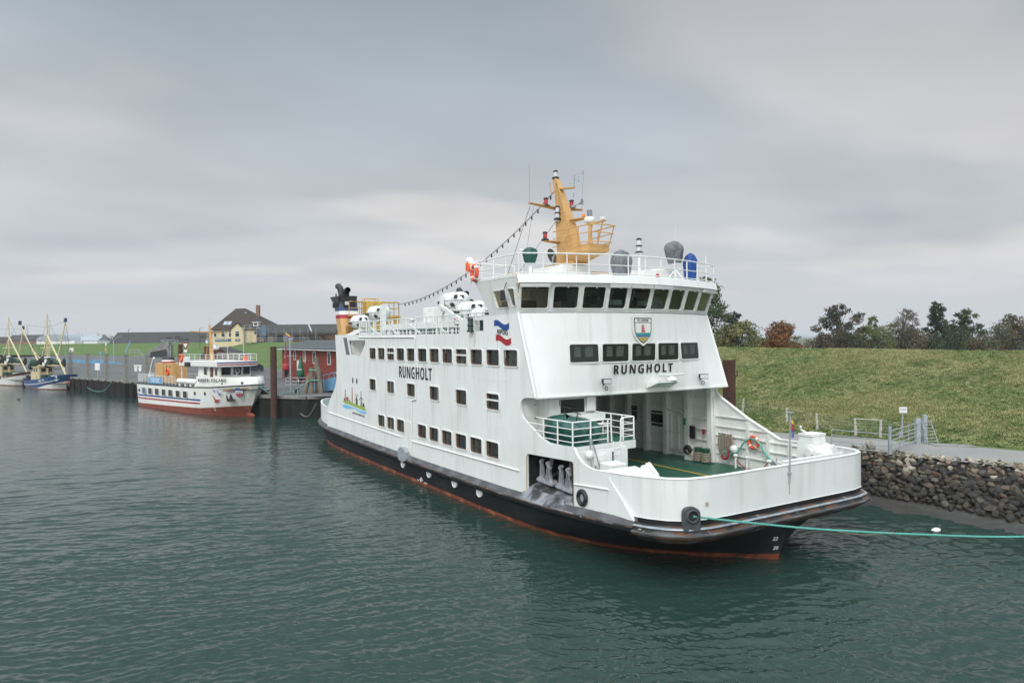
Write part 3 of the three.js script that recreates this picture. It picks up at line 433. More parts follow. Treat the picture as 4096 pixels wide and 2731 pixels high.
{ // lettering and emblems on the side
  part(F, 'name_lettering', M.letter, text('RUNGHOLT', 5.08, .76, .012, fontR, 6).translate(-24.41, 6.58, B + .002));
  part(F, 'name_lettering', M.letter, text('RUNGHOLT', 5.08, .76, .012, font, 2).translate(-24.41, 6.58, B + .003));
  const wave = (x0, y0, w, h, k = 0) => { const s = new THREE.Shape(), N = 14, f = t => .10 * Math.sin(t * 5.9 + .5) - .10 * t; for (let i = 0; i <= N; i++) { const t = i / N; s[i ? 'lineTo' : 'moveTo'](x0 + w * t, y0 + f(t)); } for (let i = N; i >= 0; i--) { const t = i / N; s.lineTo(x0 + w * t, y0 - h + f(t)); } return ext(s, .01, B + .003); };
  part(F, 'emblem_flag', M.blueF, wave(-11.85, 9.90, 1.45, .29), 'blue wave flag'); part(F, 'emblem_flag', M.redF, wave(-11.68, 9.17, 1.45, .30), 'red wave flag');
  part(F, 'emblem_lettering', M.letter, text('NPDG', 1.02, .26, .012).rotateZ(-.07).translate(-11.55, 9.27, B + .004));
  // island picture: land, water, trees, towers
  const Z = B + .003, L = (p, m, n, z = 0) => part(F, n, m, ext(shp(p), .008, Z + z));
  const gL = mat({ c: [.30, .42, .08], c2: [.22, .34, .06], m: 1, n: 64, rough: .6 }), wL = mat({ c: [.20, .52, .78], c2: [.26, .58, .80], m: 1, n: 64, rough: .6 }), dk = mat({ c: [.02, .035, .02], rough: .7 }), rd = mat({ c: [.35, .06, .04], rough: .6 });
  L([[-37.1, 3.97], [-36.3, 3.88], [-35.7, 3.99], [-34.6, 3.93], [-33.2, 3.86], [-32.0, 3.76], [-31, 3.83], [-30.7, 3.70], [-31.1, 3.60], [-31.9, 3.57], [-32.8, 3.68], [-33.7, 3.80], [-34.6, 3.70], [-35.4, 3.64], [-36.6, 3.73], [-36.1, 3.80], [-36.6, 3.88]], wL, 'painted_water');
  L([[-36.4, 4.12], [-35.9, 4.30], [-34.6, 4.26], [-33.2, 4.18], [-31.6, 4.12], [-31.2, 4.10], [-30.8, 3.87], [-31.6, 3.86], [-33, 3.93], [-34.4, 4.02], [-35.6, 4.06]], gL, 'painted_island', .003);
  L([[-35.75, 4.28], [-35.75, 5.15], [-35.6, 5.15], [-35.58, 4.28]], rd, 'painted_tower', .002); L([[-35.45, 4.22], [-35.45, 4.58], [-34.9, 4.60], [-34.9, 4.22]], rd, 'painted_house', .002); L([[-34.1, 4.2], [-34.05, 5.45], [-33.95, 5.45], [-33.9, 4.2]], rd, 'painted_lighthouse', .002);
  L([[-32.05, 4.1], [-31.95, 5.1], [-31.9, 5.1], [-31.8, 4.1]], dk, 'painted_turbine', .002); part(F, 'painted_turbine', dk, [beam([-31.93, 4.78, Z + .01], [-31.93, 5.22, Z + .01], .01, .035), beam([-31.93, 4.78, Z + .01], [-32.4, 4.55, Z + .01], .01, .035), beam([-31.93, 4.78, Z + .01], [-31.45, 4.58, Z + .01], .01, .035)]);
  L([[-33.2, 4.15], [-33.05, 4.6], [-32.9, 4.7], [-32.8, 4.6], [-32.75, 4.15]], dk, 'painted_windmill', .002); part(F, 'painted_windmill', dk, [beam([-33.35, 4.45, Z + .01], [-32.6, 4.98, Z + .01], .01, .04), beam([-32.65, 4.45, Z + .01], [-33.3, 4.98, Z + .01], .01, .04)]);
  L([[-36.1, 4.2], [-35.95, 4.5], [-35.8, 4.45], [-35.55, 4.22]], dk, 'painted_trees', .001); L([[-34.75, 4.2], [-34.6, 4.45], [-34.35, 4.2]], dk, 'painted_trees', .001); L([[-31.7, 4.08], [-31.55, 4.42], [-31.35, 4.36], [-31.15, 4.06]], dk, 'painted_trees', .001);
  part(F, 'web_lettering', M.letter, text('www.faehre-pellworm.de', 2.75, .23, .008, fontR).rotateZ(-.02).translate(-33.98, 3.34, Z));
  // louvre, portholes, stains, shell door, fittings
  const lv = []; for (let i = 0; i < 22; i++) { const t = i / 22; lv.push(box(-35.60 + t * .70, 9.22 - t * 1.27, B + .014, .78, .022, .03)); } const lp = part(F, 'louvre', M.darkGrey, ext(shp([[-36.03, 9.28], [-35.2, 9.27], [-34.5, 7.93], [-35.32, 7.93]]), .012, B)); part(lp, 'louvre_slat', M.galv, lv);
  for (const x of [-33.82, -32.89]) part(F, 'porthole', M.glass, new THREE.CircleGeometry(.16, 16).scale(1, 1.5, 1).translate(x, 5.95, B + .006));
  for (const [x, y] of [[-24.03, .96], [-19.98, .97], [-16.55, .98], [-13.65, .99]]) { const p = part(F, 'porthole_cover', M.white2, new THREE.CylinderGeometry(.31, .31, .06, 24).rotateX(Math.PI / 2).scale(1, .84, 1).translate(x, y, 6.315 - (1.4 - y) * .02)); part(p, 'porthole_rim', M.white, new THREE.TorusGeometry(.29, .025, 6, 24).scale(1, .84, 1).translate(x, y, 6.345 - (1.4 - y) * .02)); }
  part(F, 'load_line_mark', M.white2, [box(-21.4, .34, 6.2, .5, .05, .02), box(-20.75, .24, 6.19, .45, .04, .02), box(-21.9, .24, 6.19, .25, .04, .02), new THREE.TorusGeometry(.13, .025, 4, 16).translate(-21.4, .34, 6.2)]);
  for (const [x, y, w, h] of [[-13.98, 8.95, .05, .8], [-13.86, 9.1, .03, .55], [-31.9, 2.1, .05, .5], [-29.2, 2.0, .04, .45]]) part(F, 'rust_streak', M.stain, box(x, y, B + .001, w, h, .004));
  const dr = part(F, 'shell_door', M.white2, ext(rrShape(-23.5, 1.75, -22.58, 3.82, .12), .03, B + .0)); part(dr, 'hinge', M.white, [box(-23.46, 3.4, B + .04, .08, .12, .04), box(-23.46, 2.6, B + .04, .08, .12, .04), box(-22.7, 2.9, B + .05, .14, .04, .04)]);
  part(F, 'pilot_box', M.galv, [ext(shp([[-23.95, 1.95], [-23.5, 2.16], [-22.95, 2.12], [-22.78, 1.9], [-22.78, 1.38], [-23.2, 1.22], [-23.8, 1.3], [-23.95, 1.5]]), .34, B + .02)], 'grey weathered boarding box');
  { const n = V(.876, -.385, .29).normalize(), up = V(.37, .92, .1), x = up.clone().cross(n).normalize(), y = n.clone().cross(x); [['22', .05, .86, .46], ['20', -.02, .46, .36]].forEach(([s, a, b, c]) => { const g = text(s, .22, .17, .01); g.applyMatrix4(new THREE.Matrix4().makeBasis(x, y, n).setPosition(V(a, b, c).addScaledVector(n, .05))); part(F, 'draft_mark', M.white2, g); }); }
  seed = 515; const dst = []; for (const [x, y] of winRows) for (let k = 0; k < 3; k++) { if (R() < .35) continue; const h = rr(.25, 1.0); dst.push(box(x + rr(.02, WW), y - .08 - h / 2, B + .0015, rr(.02, .05), h, .002)); } for (let k = 0; k < 22; k++) { const h = rr(.3, 1.3); dst.push(box(rr(-37, -10), rr(9.1, 9.3) - h / 2, B + .0015, rr(.02, .06), h, .002)); }
  part(F, 'grime_streaks', mat({ c: [.62, .59, .54], rough: .6 }), dst).userData.kind = 'stuff';
  // recess under the sun deck, aft
  part(F, 'aft_recess', M.whiteIn, [box(-32.8, 8.45, B - 1.5, 4.6, 1.6, .06), box(-34.75, 8.4, B - .85, .06, 1.5, 1.3), box(-31, 8.4, B - .85, .06, 1.5, 1.3), box(-32.8, 7.72, B - .85, 4.2, .06, 1.3), box(-32.8, 9.14, B - .85, 4.2, .06, 1.3), box(-33.2, 8.3, B - 1.44, .75, 1.1, .05)]);
  // lamp recess by the bridge wing
  part(F, 'lamp_recess', M.darkGrey, [box(-13.46, 9.74, B - .35, 1.0, .6, .04), box(-13.46, 9.46, B - .2, 1, .04, .3)]);
  const nl = part(F, 'side_lantern', M.blackP, [lathe([[0, 0], [.2, 0], [.22, .05], [.16, .09], [.16, .13]], -14.2, 9.42, B + .1), lathe([[.16, 0], [.19, .02], [.19, .06], [.16, .08]], -14.2, 9.72, B + .1), lathe([[.16, 0], [.17, .06], [.12, .12], [0, .13]], -14.2, 10.02, B + .1), box(-14.2, 9.75, B - .06, .2, .7, .1)], 'twin black starboard lantern'); part(nl, 'lens', M.greenLens, [lathe([[.15, 0], [.15, .2]], -14.2, 9.54, B + .1), lathe([[.15, 0], [.15, .22]], -14.2, 9.8, B + .1)]);
}
{ // anchor pocket
  const pk = [[-8.96, 1.66], [-8.96, 3.75], [-5.28, 3.88], [-5.28, 1.75]];
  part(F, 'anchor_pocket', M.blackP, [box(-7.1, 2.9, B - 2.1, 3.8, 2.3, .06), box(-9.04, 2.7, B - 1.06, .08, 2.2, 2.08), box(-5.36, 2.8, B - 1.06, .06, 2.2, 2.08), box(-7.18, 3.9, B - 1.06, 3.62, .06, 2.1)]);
  const ramp = mat({ fn: (u, v) => m3(m3([.03, .03, .033], [.28, .28, .31], smooth(.35, .7, fbm(u, v, 6, 6, 5, 201))), [.14, .07, .04], smooth(.6, .75, fbm(u, v, 14, 14, 4, 202)) * .6), m: 3, n: 256, rough: .5 }); ramp.side = THREE.DoubleSide;
  part(F, 'pocket_sill', ramp, [strip([range(-9.55, -5.0, 8).map(x => [x, fenderY(x) + .02, B + .27]), range(-9.0, -5.25, 8).map(x => [x, 2.06, B - .12]), range(-8.98, -5.25, 8).map(x => [x, 2.42, B - 1.0]), range(-8.98, -5.25, 8).map(x => [x, 2.7, B - 2])])], 'scuffed grey sloping anchor sill');
  part(F, 'pocket_edge', M.stain, [box(-8.97, 2.6, B + .004, .025, 1.9, .02), box(-5.27, 2.75, B + .004, .025, 2.1, .02)]);
}
{ // port side shell with deep frames facing the car deck
  const s = new THREE.Shape(); s.moveTo(-2.5, 1.9); s.lineTo(-2.5, 3.74); s.lineTo(-4.7, 3.74); s.lineTo(-6.7, 4.62); s.lineTo(-8.55, 5.62); s.quadraticCurveTo(-8.98, 5.9, -8.95, 6.3); s.lineTo(-8.15, 6.3); s.lineTo(-9.6, 10.25); s.lineTo(-13.4, 10.2); s.lineTo(-15.6, 9.36); s.lineTo(-38.2, 9.52); s.lineTo(-37.9, 6); s.lineTo(-40.6, 3.3); s.lineTo(-40.6, 1.9); s.lineTo(-2.5, 1.9);
  part(F, 'port_plating', M.whiteIn, ext(s, .1, -B));
  part(F, 'port_rim', M.white2, [beam([-2.5, 3.76, -B + .07], [-4.72, 3.76, -B + .07], .2, .07), beam([-4.7, 3.76, -B + .07], [-6.72, 4.65, -B + .07], .2, .07), beam([-6.7, 4.64, -B + .07], [-8.6, 5.68, -B + .07], .2, .07), ...pipe([[-8.6, 5.68, -B + .07], [-8.85, 5.9, -B + .07], [-8.95, 6.3, -B + .07]], .07)]);
  const fr = geo(box(0, 0, 0, .10, 4.36, .42)), fl = geo(box(0, 0, 0, .30, 4.36, .04));
  for (let x = -9.0, i = 0; i < 16; i++, x -= 1.75 + (i === 0 ? .15 : 0)) { const f = inst(F, 'web_frame', M.whiteIn, fr, [x, 4.15, -B + .31]); inst(f, 'flange', M.white2, fl, [0, 0, .22]); }
  const sg = geo(box(0, 0, 0, 1.62, .05, .12));
  for (let i = 0; i < 11; i++) for (const y of [2.55, 3.15, 3.75, 4.35, 4.95, 5.55, 6.1]) inst(F, 'stringer', M.white2, sg, [-9.95 - i * 1.76, y, -B + .16]);
  part(F, 'fore_stringer', M.white2, [[2.55, -8.9, -2.6], [3.05, -8.9, -2.6], [3.55, -8.9, -2.6], [4.05, -8.9, -5.5], [4.6, -8.9, -6.75]].map(([y, a, b]) => box((a + b) / 2, y, -B + .15, b - a, .05, .1)));
  part(F, 'fore_frame', M.white2, [[-8.92, 5.6], [-6.6, 4.5], [-5.3, 3.9], [-4.0, 3.7], [-2.9, 3.7]].map(([x, h]) => box(x, 1.97 + (h - 1.97) / 2, -B + .2, .16, h - 1.97, .2)));
  const d = part(F, 'casing_door', M.white2, [box(-11.85, 3.35, -B + .24, 1.3, 2.1, .06)]); part(d, 'stiffener', M.white, [box(-12.2, 3.4, -B + .30, .08, 1.95, .08), box(-11.6, 3.4, -B + .30, .08, 1.95, .08), box(-11.85, 3.4, -B + .30, 1.2, .07, .08), box(-11.25, 3.4, -B + .30, .08, 1.95, .08)]);
  part(F, 'vent_pipe', M.white2, [tube([[-12.4, 6.2, -B + .4], [-12.4, 4.9, -B + .4], [-12.3, 4.72, -B + .4], [-11.3, 4.66, -B + .4], [-11.1, 4.5, -B + .4], [-11.1, 4.1, -B + .4]], .06, 40)]);
  const w = part(F, 'casing_window', M.glass, ext(rrShape(-14.1, 3.55, -12.8, 4.5, .12), .02, -B + .14)); part(w, 'window_frame', M.white2, ring(-14.1, 3.55, -12.8, 4.5, .12, .05, .06, -B + .13));
  part(F, 'casing_window', M.blackP, [box(-16.0, 4.2, -B + .13, 1.1, .9, .02)]);
  part(F, 'fire_station', M.blackP, [box(-10.35, 3.55, -B + .45, .34, .72, .12)]); part(F, 'hydrant_box', M.redF, [box(-9.55, 3.66, -B + .4, .13, .3, .08)]); part(F, 'notice_plate', mat({ c: [.01, .22, .16], rough: .5 }), [box(-10.87, 4.12, -B + .55, .2, .4, .02)]);
}
{ // decks, casing and house
  part(F, 'sun_deck', M.deck, [box(-26.9, 9.33, 0, 22.6, .06, 12.5)]);
  part(F, 'deckhead', M.whiteIn, [box(-23.5, 6.36, 0, 30, .1, 12.46), ...range(0, 15, 15).map(i => box(-9.5 - i * 1.76, 6.2, -1.8, .1, .25, 8.8))]);
  part(F, 'casing_wall', M.whiteIn, [box(-23.6, 4.15, 2.6, 30, 4.3, .08), box(-6.95, 3.1, 3.45, 3.3, 2.2, .08)]);
  part(F, 'aft_bulkhead', M.white, [box(-38.0, 7.9, 0, .1, 3.2, 12.4)]);
  // gallery bulkheads under the bridge front
  part(F, 'gallery_bulkhead', M.white, [box(-8.62, 5.35, 3.93, .08, 1.95, 2.66), box(-9.1, 5.35, 5.25, 1.0, 1.95, .06), box(-9.55, 5.35, 5.78, .08, 1.95, 1.1)]);
  const gw = part(F, 'gallery_window', M.glass, [box(-8.575, 5.78, 3.95, .02, .66, 1.42)]); part(gw, 'window_frame', M.white2, [box(-8.57, 5.78, 3.2, .05, .78, .07), box(-8.57, 5.78, 4.7, .05, .78, .07), box(-8.57, 5.41, 3.95, .05, .07, 1.5), box(-8.57, 6.14, 3.95, .05, .07, 1.5)]);
  const gd = part(F, 'gallery_door', M.white2, [box(-9.49, 5.32, 5.78, .05, 1.75, .76)]); part(gd, 'handle', M.steel, [box(-9.44, 5.22, 5.5, .05, .06, .14), box(-9.44, 5.85, 5.52, .04, .04, .12)]);
  part(F, 'switch_cabinet', M.white2, [rbox(-8.5, 5.84, 2.93, .18, .72, .5, .03)]); part(F, 'casing_edge', M.white2, [box(-8.62, 4.2, 2.58, .12, 4.2, .12)]);
  // platform
  const P = [[-5.34, 6.34], [-5.55, 4.2], [-5.65, 2.55], [-8.6, 2.55], [-9.6, 2.6], [-9.6, 6.3]];
  const pl = part(F, 'platform', M.white, ext(shp(P.map(p => [p[0], -p[1]])), .36).rotateX(-Math.PI / 2).translate(0, 4.02, 0)); part(pl, 'platform_floor', M.deck, ext(shp(P.map(p => [p[0] - .06, -p[1] * .985])), .02).rotateX(-Math.PI / 2).translate(0, 4.385, 0));
  const R1 = rail([[-9.4, 5.0, B - .04], [-8.2, 4.4, B - .04]], .5, [.5], .03), lv = [1.02, .72, .42, .16];
  const feet = [[-7.6, 4.4, B - .06], [-5.42, 4.42, B - .08], [-5.62, 4.41, 4.2]];
  part(F, 'platform_rail', M.white2, [rail(feet, 1.02, lv, .034, 1.0, .04), ...[1.02, .72, .42].map((l, i) => rod([-7.6, 4.4 + l, B - .06], [-9.38 + (2 - i) * .62 - (i === 0 ? 0 : .1), 4.4 + l, B - .06], .028)), rail([[-5.64, 4.41, 3.3], [-5.7, 4.41, 2.62], [-7.3, 4.41, 2.62], [-8.5, 4.41, 2.66]], 1.02, lv, .034, .75, .04), ...pipe([[-5.62, 5.43, 4.2], [-5.62, 5.4, 4.02], [-5.62, 4.41, 3.98]], .04), ...pipe([[-5.64, 5.43, 3.3], [-5.64, 5.36, 3.42], [-5.64, 4.41, 3.45]], .04)]);
  const bn = part(F, 'gallery_bench', M.white2, [rbox(-8.0, 4.88, 3.0, .45, .06, 1.6, .02), rbox(-8.25, 5.22, 3.0, .06, .34, 1.6, .02)]); part(bn, 'leg', M.steel, [box(-8, 4.63, 2.4, .05, .46, .05), box(-8, 4.63, 3.6, .05, .46, .05)]);
  // wall below the platform with door, ladder, light, box
  part(F, 'fore_bulkhead', M.white, [box(-5.27, 3.1, 4.85, .08, 2.2, 2.9)]);
  const hd = part(F, 'hatch_door', M.white2, ext(rrShape(-5.34, 2.55, -4.62, 3.98, .1), .05).rotateY(Math.PI / 2).translate(-5.225, 0, 0)); part(hd, 'dog', M.steel, [box(-5.15, 3.4, 5.28, .05, .3, .05), box(-5.15, 2.95, 5.28, .05, .1, .05)]);
  part(F, 'deck_light', M.white2, [ball(-5.13, 4.05, 5.6, .2, .6, 1, 1)]); part(F, 'notice', M.white2, [box(-5.22, 3.72, 5.62, .01, .14, .12)]);
  part(F, 'ladder', M.white2, [rod([-5.22, 2, 4.2], [-5.22, 4.5, 4.2], .025), rod([-5.22, 2, 3.84], [-5.22, 4.5, 3.84], .025), ...range(0, 8, 8).map(i => rod([-5.22, 2.2 + i * .28, 4.2], [-5.22, 2.2 + i * .28, 3.84], .015))]);
  part(F, 'prop_pole', M.steel, [rod([-5.15, 4.75, 5.55], [-5.05, 2.6, 5.56], .028), rod([-5.15, 4.72, 5.48], [-4.9, 2.5, 4.86], .028)]);
  const sg = part(F, 'warning_sign', M.white2, [box(-5.12, 3.46, 5.0, .01, .32, .24)]); part(sg, 'warning_field', M.lineY, [box(-5.112, 3.56, 4.96, .006, .09, .14)]); part(sg, 'warning_field', M.redF, [box(-5.112, 3.46, 4.96, .006, .08, .14)]); part(sg, 'warning_field', M.blueF, [box(-5.112, 3.36, 4.96, .006, .08, .14)]);
  part(F, 'deck_box', M.white, [rbox(-4.55, 2.85, 4.8, .8, 1.75, .85, .05)]);
  part(F, 'bow_shelf', M.white, [ext(shp([[-3.5, -6.25], [-2.8, -6.2], [-1.2, -5.95], [-.4, -5.55], [-1.4, -5.15], [-3.5, -4.5]]), .05).rotateX(-Math.PI / 2).translate(0, 3.66, 0), poly([[[-3.5, 1.98, 6.2], [-3.5, 1.98, 4.5], [-3.5, 3.66, 4.5], [-3.5, 3.66, 6.2]], [[-3.5, 1.98, 4.5], [-.4, 1.98, 5.55], [-.4, 3.66, 5.55], [-3.5, 3.66, 4.5]]])]);
  part(F, 'bow_fairlead', M.white2, [ext(shp([[-2.15, 3.7], [-2.15, 4.08], [-2.0, 4.14], [-1.5, 3.75], [-1.5, 3.7]]), .1, 5.05), ext(shp([[-2.15, 3.7], [-2.15, 4.0], [-2.0, 4.06], [-1.5, 3.72], [-1.5, 3.7]]), .1, 5.3)]);
  part(F, 'deck_line', M.lineY, [box(-14, 2.006, -2.9, 25, .008, .13), box(-14, 2.006, .1, 25, .008, .13)]);
}
// ---- front of the house: lower panel and bridge windows
const topX = z => -8.0 - 1.6 * (z / 6.35) ** 2, botX = () => -8.15;
const panelP = (z, v) => [mix(botX(z), topX(z), v) + .10 * Math.sin(Math.PI * v) * (1 - (z / 6.35) ** 2), mix(6.3, 10.25, v), z];
const panelM = (z, v, o = 0) => {           // frame on the panel: x to port, y up the panel, z outwards
  const p = V(...panelP(z, v)), a = V(...panelP(z - .1, v)).sub(V(...panelP(z + .1, v))).normalize(), b = V(...panelP(z, v + .02)).sub(V(...panelP(z, v - .02))).normalize(), n = a.clone().cross(b).normalize(); b.copy(n).cross(a);
  return new THREE.Matrix4().makeBasis(a, b, n).setPosition(p.addScaledVector(n, o));
};
{
  const zs = range(6.35, -6.35, 36), vs = range(0, 1, 10), g = toCreasedNormals(strip(vs.map(v => zs.map(z => panelP(z, v)))), .6);
  part(F, 'front_panel', M.white, g);
  part(F, 'panel_lip', M.white2, [beam([-8.16, 6.29, 6.35], [-8.16, 6.29, -6.35], .16, .07), ...pipe(range(0, 1, 8).map(v => panelP(6.33, v)), .09, 8), ...pipe(range(0, 1, 8).map(v => panelP(-6.33, v)), .06, 8)]);
  const winG = geo(ext(rrShape(-.78, -.43, .78, .43, .1), .012)), winF = geo(ring(-.78, -.43, .78, .43, .1, .055, .045, 0)), cur = mat({ c: [.075, .09, .078], c2: [.03, .04, .036], px: 8, py: 2, m: .8, n: 128, rough: .9 });
  for (const z of [3.47, 1.7, -.07, -1.82, -3.57]) {
    const m = panelM(z, .505, .008), w = new THREE.Mesh(winG, M.glass); w.name = 'front_window'; w.applyMatrix4(m); F.add(w);
    inst(w, 'window_frame', M.white2, winF, [0, 0, -.005]); inst(w, 'curtain', cur, geo(box(0, .07, 0, .34, .5, .006)), [-.36, 0, .014]); inst(w, 'curtain', cur, geo(box(0, .07, 0, .44, .5, .006)), [.26, 0, .014]);
  }
  const onP = (name, m, g, z, v, o, label) => { const q = new THREE.Mesh(geo(g), m); q.name = name; q.castShadow = q.receiveShadow = true; q.applyMatrix4(panelM(z, v, o)); if (label) q.userData.label = label; F.add(q); return q; };
  onP('name_lettering', M.letter, text('RUNGHOLT', 3.95, .46, .014, font, 16).translate(-1.98, -.23, 0), -.13, .295, .03);
  // coat of arms
  const sh = (k, y0 = 0) => { const s = new THREE.Shape(); s.moveTo(-.58 * k, .55 * k + y0); s.lineTo(.58 * k, .55 * k + y0); s.lineTo(.56 * k, -.05 * k + y0); s.bezierCurveTo(.52 * k, -.42 * k + y0, .22 * k, -.64 * k + y0, 0, -.74 * k + y0); s.bezierCurveTo(-.22 * k, -.64 * k + y0, -.52 * k, -.42 * k + y0, -.56 * k, -.05 * k + y0); s.lineTo(-.58 * k, .55 * k + y0); return s; };
  const back = new THREE.Shape(); back.moveTo(-.70, .62); back.quadraticCurveTo(-.3, .66, 0, .80); back.quadraticCurveTo(.3, .66, .70, .62); back.lineTo(.66, -.1); back.bezierCurveTo(.6, -.5, .25, -.75, 0, -.86); back.bezierCurveTo(-.25, -.75, -.6, -.5, -.66, -.1); back.lineTo(-.70, .62);
  const pz = 0, pv = .80, crest = onP('coat_of_arms', M.white2, ext(back, .03, 0, 10), pz, pv, .03, 'shield with red tower over waves');
  const C = (n, m, g) => part(crest, n, m, g), tower = mat({ c: [.45, .05, .055], rough: .5 }), tq = mat({ c: [.03, .30, .24], rough: .5 }), bl = mat({ c: [.03, .13, .33], rough: .5 }), sand = mat({ c: [.62, .50, .16], rough: .6 });
  C('shield_border', M.letter, ext(sh(1), .006, .03, 10)); C('shield_field', M.white, ext(sh(.91), .006, .036, 10));
  C('shield_bar', M.letter, box(0, .30, .045, 1.04, .022, .008)); C('shield_lettering', M.letter, text('PELLWORM', .72, .14, .006, font, 6).translate(-.36, .345, .043));
  C('shield_tower', tower, ext(shp([[-.1, .2], [.06, .2], [.14, -.25], [-.12, -.25]]), .006, .043)); C('tower_window', M.white2, [[.1, 3], [-.03, 3], [-.17, 3]].map(([y, n]) => range(-.06, .06, 2).map(x => box(x, y, .052, .022, .05, .006))));
  C('shield_sea', tq, ext(shp([[-.5, -.20], [.5, -.20], [.49, -.30], [-.49, -.30]]), .008, .043)); C('shield_sea', bl, ext(shp([[-.49, -.31], [.49, -.31], [.43, -.40], [-.43, -.40]]), .008, .043)); C('shield_sand', sand, ext(shp([[-.42, -.41], [.42, -.41], [.2, -.58], [0, -.66], [-.2, -.58]]), .008, .043));
  C('shield_wave', M.letter, [-.44, -.5, -.57].map((y, k) => range(-.3 + k * .09, .3 - k * .09, 5 - k).map(x => new THREE.TorusGeometry(.05, .007, 4, 8, Math.PI).rotateZ(Math.PI).translate(x, y + .03, .052))));
  // floodlights, radar on bracket
  for (const [z, t] of [[2.45, .0], [-4.15, -.5]]) { const l = part(F, 'floodlight', M.darkGrey, [box(-7.82, 6.93, z, .14, .26, .5, t, 0), rod([-8.1, 6.7, z], [-7.9, 6.85, z], .03), new THREE.TorusGeometry(.1, .018, 5, 14).translate(-7.95, 6.58, z - .1)]); part(l, 'lamp_glass', M.clearLens, [box(-7.745, 6.93, z, .012, .2, .44, t, 0)]); part(F, 'floodlight_arm', M.white2, [rod([-8.15, 6.66, z - .3], [-7.9, 6.66, z - .1], .025)]); }
  part(F, 'radar_bracket', M.white, [poly([[[-8.1, 6.78, -.35], [-7.4, 6.78, -.5], [-7.4, 6.78, -1.95], [-8.1, 6.78, -2.05]], [[-8.1, 6.45, -.35], [-7.4, 6.74, -.5], [-7.4, 6.78, -.5], [-8.1, 6.78, -.35]], [[-8.1, 6.45, -2.05], [-7.4, 6.74, -1.95], [-7.4, 6.78, -1.95], [-8.1, 6.78, -2.05]], [[-7.4, 6.74, -.5], [-7.4, 6.74, -1.95], [-7.4, 6.78, -1.95], [-7.4, 6.78, -.5]], [[-8.1, 6.45, -.35], [-8.1, 6.45, -2.05], [-7.4, 6.74, -1.95], [-7.4, 6.74, -.5]]])]);
  const rd = part(F, 'bow_radar', M.white2, [lathe([[0, 0], [.26, 0], [.30, .06], [.28, .16], [.16, .22], [.08, .28], [0, .28]], -7.6, 6.78, -1.6)]); part(rd, 'scanner', M.white2, [rbox(-7.6, 7.12, -1.6, .12, .11, 1.75, .04)]);
  part(F, 'camera_head', M.white2, [box(-7.6, 6.9, -.85, .24, .16, .14), rod([-7.7, 6.78, -.85], [-7.7, 6.9, -.85], .04)]);
  // bridge
  const sillX = z => topX(z) - .02, headX = z => topX(z) + .42, yb = 10.28, yt = 11.68, N = 9;
  const zb = [6.33, 5.02, 3.62, 2.35, 1.18, -.30, -1.42, -2.62, -3.92, -6.33].map((z, i) => z);
  const zA = [6.33, 4.95, 3.55, 2.2, 1.0, -.4, -1.75, -3.1, -4.55, -6.33];
  const bayS = [[.08, .93], [.1, .92], [.1, .92], [.1, .92], [.08, .95], [.1, .92], [.1, .92], [.1, .92], [.08, .84]];
  for (let i = 0; i < N; i++) {
    const z0 = zA[i], z1 = zA[i + 1], p = z => V(sillX(z), yb, z), q = z => V(headX(z), yt, z * 1.03), o = p(z0), ax = p(z1).sub(o), W = ax.length(); ax.normalize();
    const up = q((z0 + z1) / 2).sub(p((z0 + z1) / 2)), n = ax.clone().cross(up).normalize(), ay = n.clone().cross(ax), Hh = up.dot(ay), sk = z => q(z).sub(o);
    const c = [[0, 0], [W, 0], [sk(z1).dot(ax), sk(z1).dot(ay)], [sk(z0).dot(ax), sk(z0).dot(ay)]];
    const s = shp(c), L = y => mix(c[0][0], c[3][0], y), Rr = y => mix(c[1][0], c[2][0], y), [f0, f1] = bayS[i], v0 = .13, v1 = .86;
    const pt = (f, v) => [mix(L(v), Rr(v), f), mix(mix(c[0][1], c[3][1], v), mix(c[1][1], c[2][1], v), f)];
    const quadRR = (Pt, e) => { const k = [pt(f0, v0), pt(f1, v0), pt(f1, v1), pt(f0, v1)]; const cx = (k[0][0] + k[2][0]) / 2, cy = (k[0][1] + k[2][1]) / 2; const e4 = k.map(([x, y]) => [x + Math.sign(x - cx) * e, y + Math.sign(y - cy) * e]); const r = .13 + e; for (let j = 0; j < 4; j++) { const a = e4[(j + 3) % 4], b = e4[j], d = e4[(j + 1) % 4], la = Math.hypot(a[0] - b[0], a[1] - b[1]), ld = Math.hypot(d[0] - b[0], d[1] - b[1]); const b0 = [b[0] + (a[0] - b[0]) * r / la, b[1] + (a[1] - b[1]) * r / la], b1 = [b[0] + (d[0] - b[0]) * r / ld, b[1] + (d[1] - b[1]) * r / ld]; if (j === 0) Pt.moveTo(...b0); else Pt.lineTo(...b0); Pt.quadraticCurveTo(b[0], b[1], b1[0], b1[1]); if (j === 3) { const s0 = e4[0], a0 = e4[3], l0 = Math.hypot(a0[0] - s0[0], a0[1] - s0[1]); Pt.lineTo(s0[0] + (a0[0] - s0[0]) * r / l0, s0[1] + (a0[1] - s0[1]) * r / l0); } } return Pt; };
    s.holes.push(quadRR(new THREE.Path(), 0));
    const m = new THREE.Matrix4().makeBasis(ax, ay, n).setPosition(o);
    const put = (name, mt, g, par) => { const w = new THREE.Mesh(geo(g), mt); w.name = name; w.castShadow = w.receiveShadow = true; if (!par) w.applyMatrix4(m); (par || F).add(w); return w; };
    put('bridge_panel', M.white2, ext(s, .05, -.05));
    const w = put('bridge_window', M.pane, ext(quadRR(new THREE.Shape(), -.004), .012, -.04)); const fs = quadRR(new THREE.Shape(), .045); fs.holes.push(quadRR(new THREE.Path(), .0)); put('window_frame', M.white2, ext(fs, .03, 0), w);
    // sun blind box or small lamp, wiper
    const a = pt(.02, .93), b = pt(.96, .93);
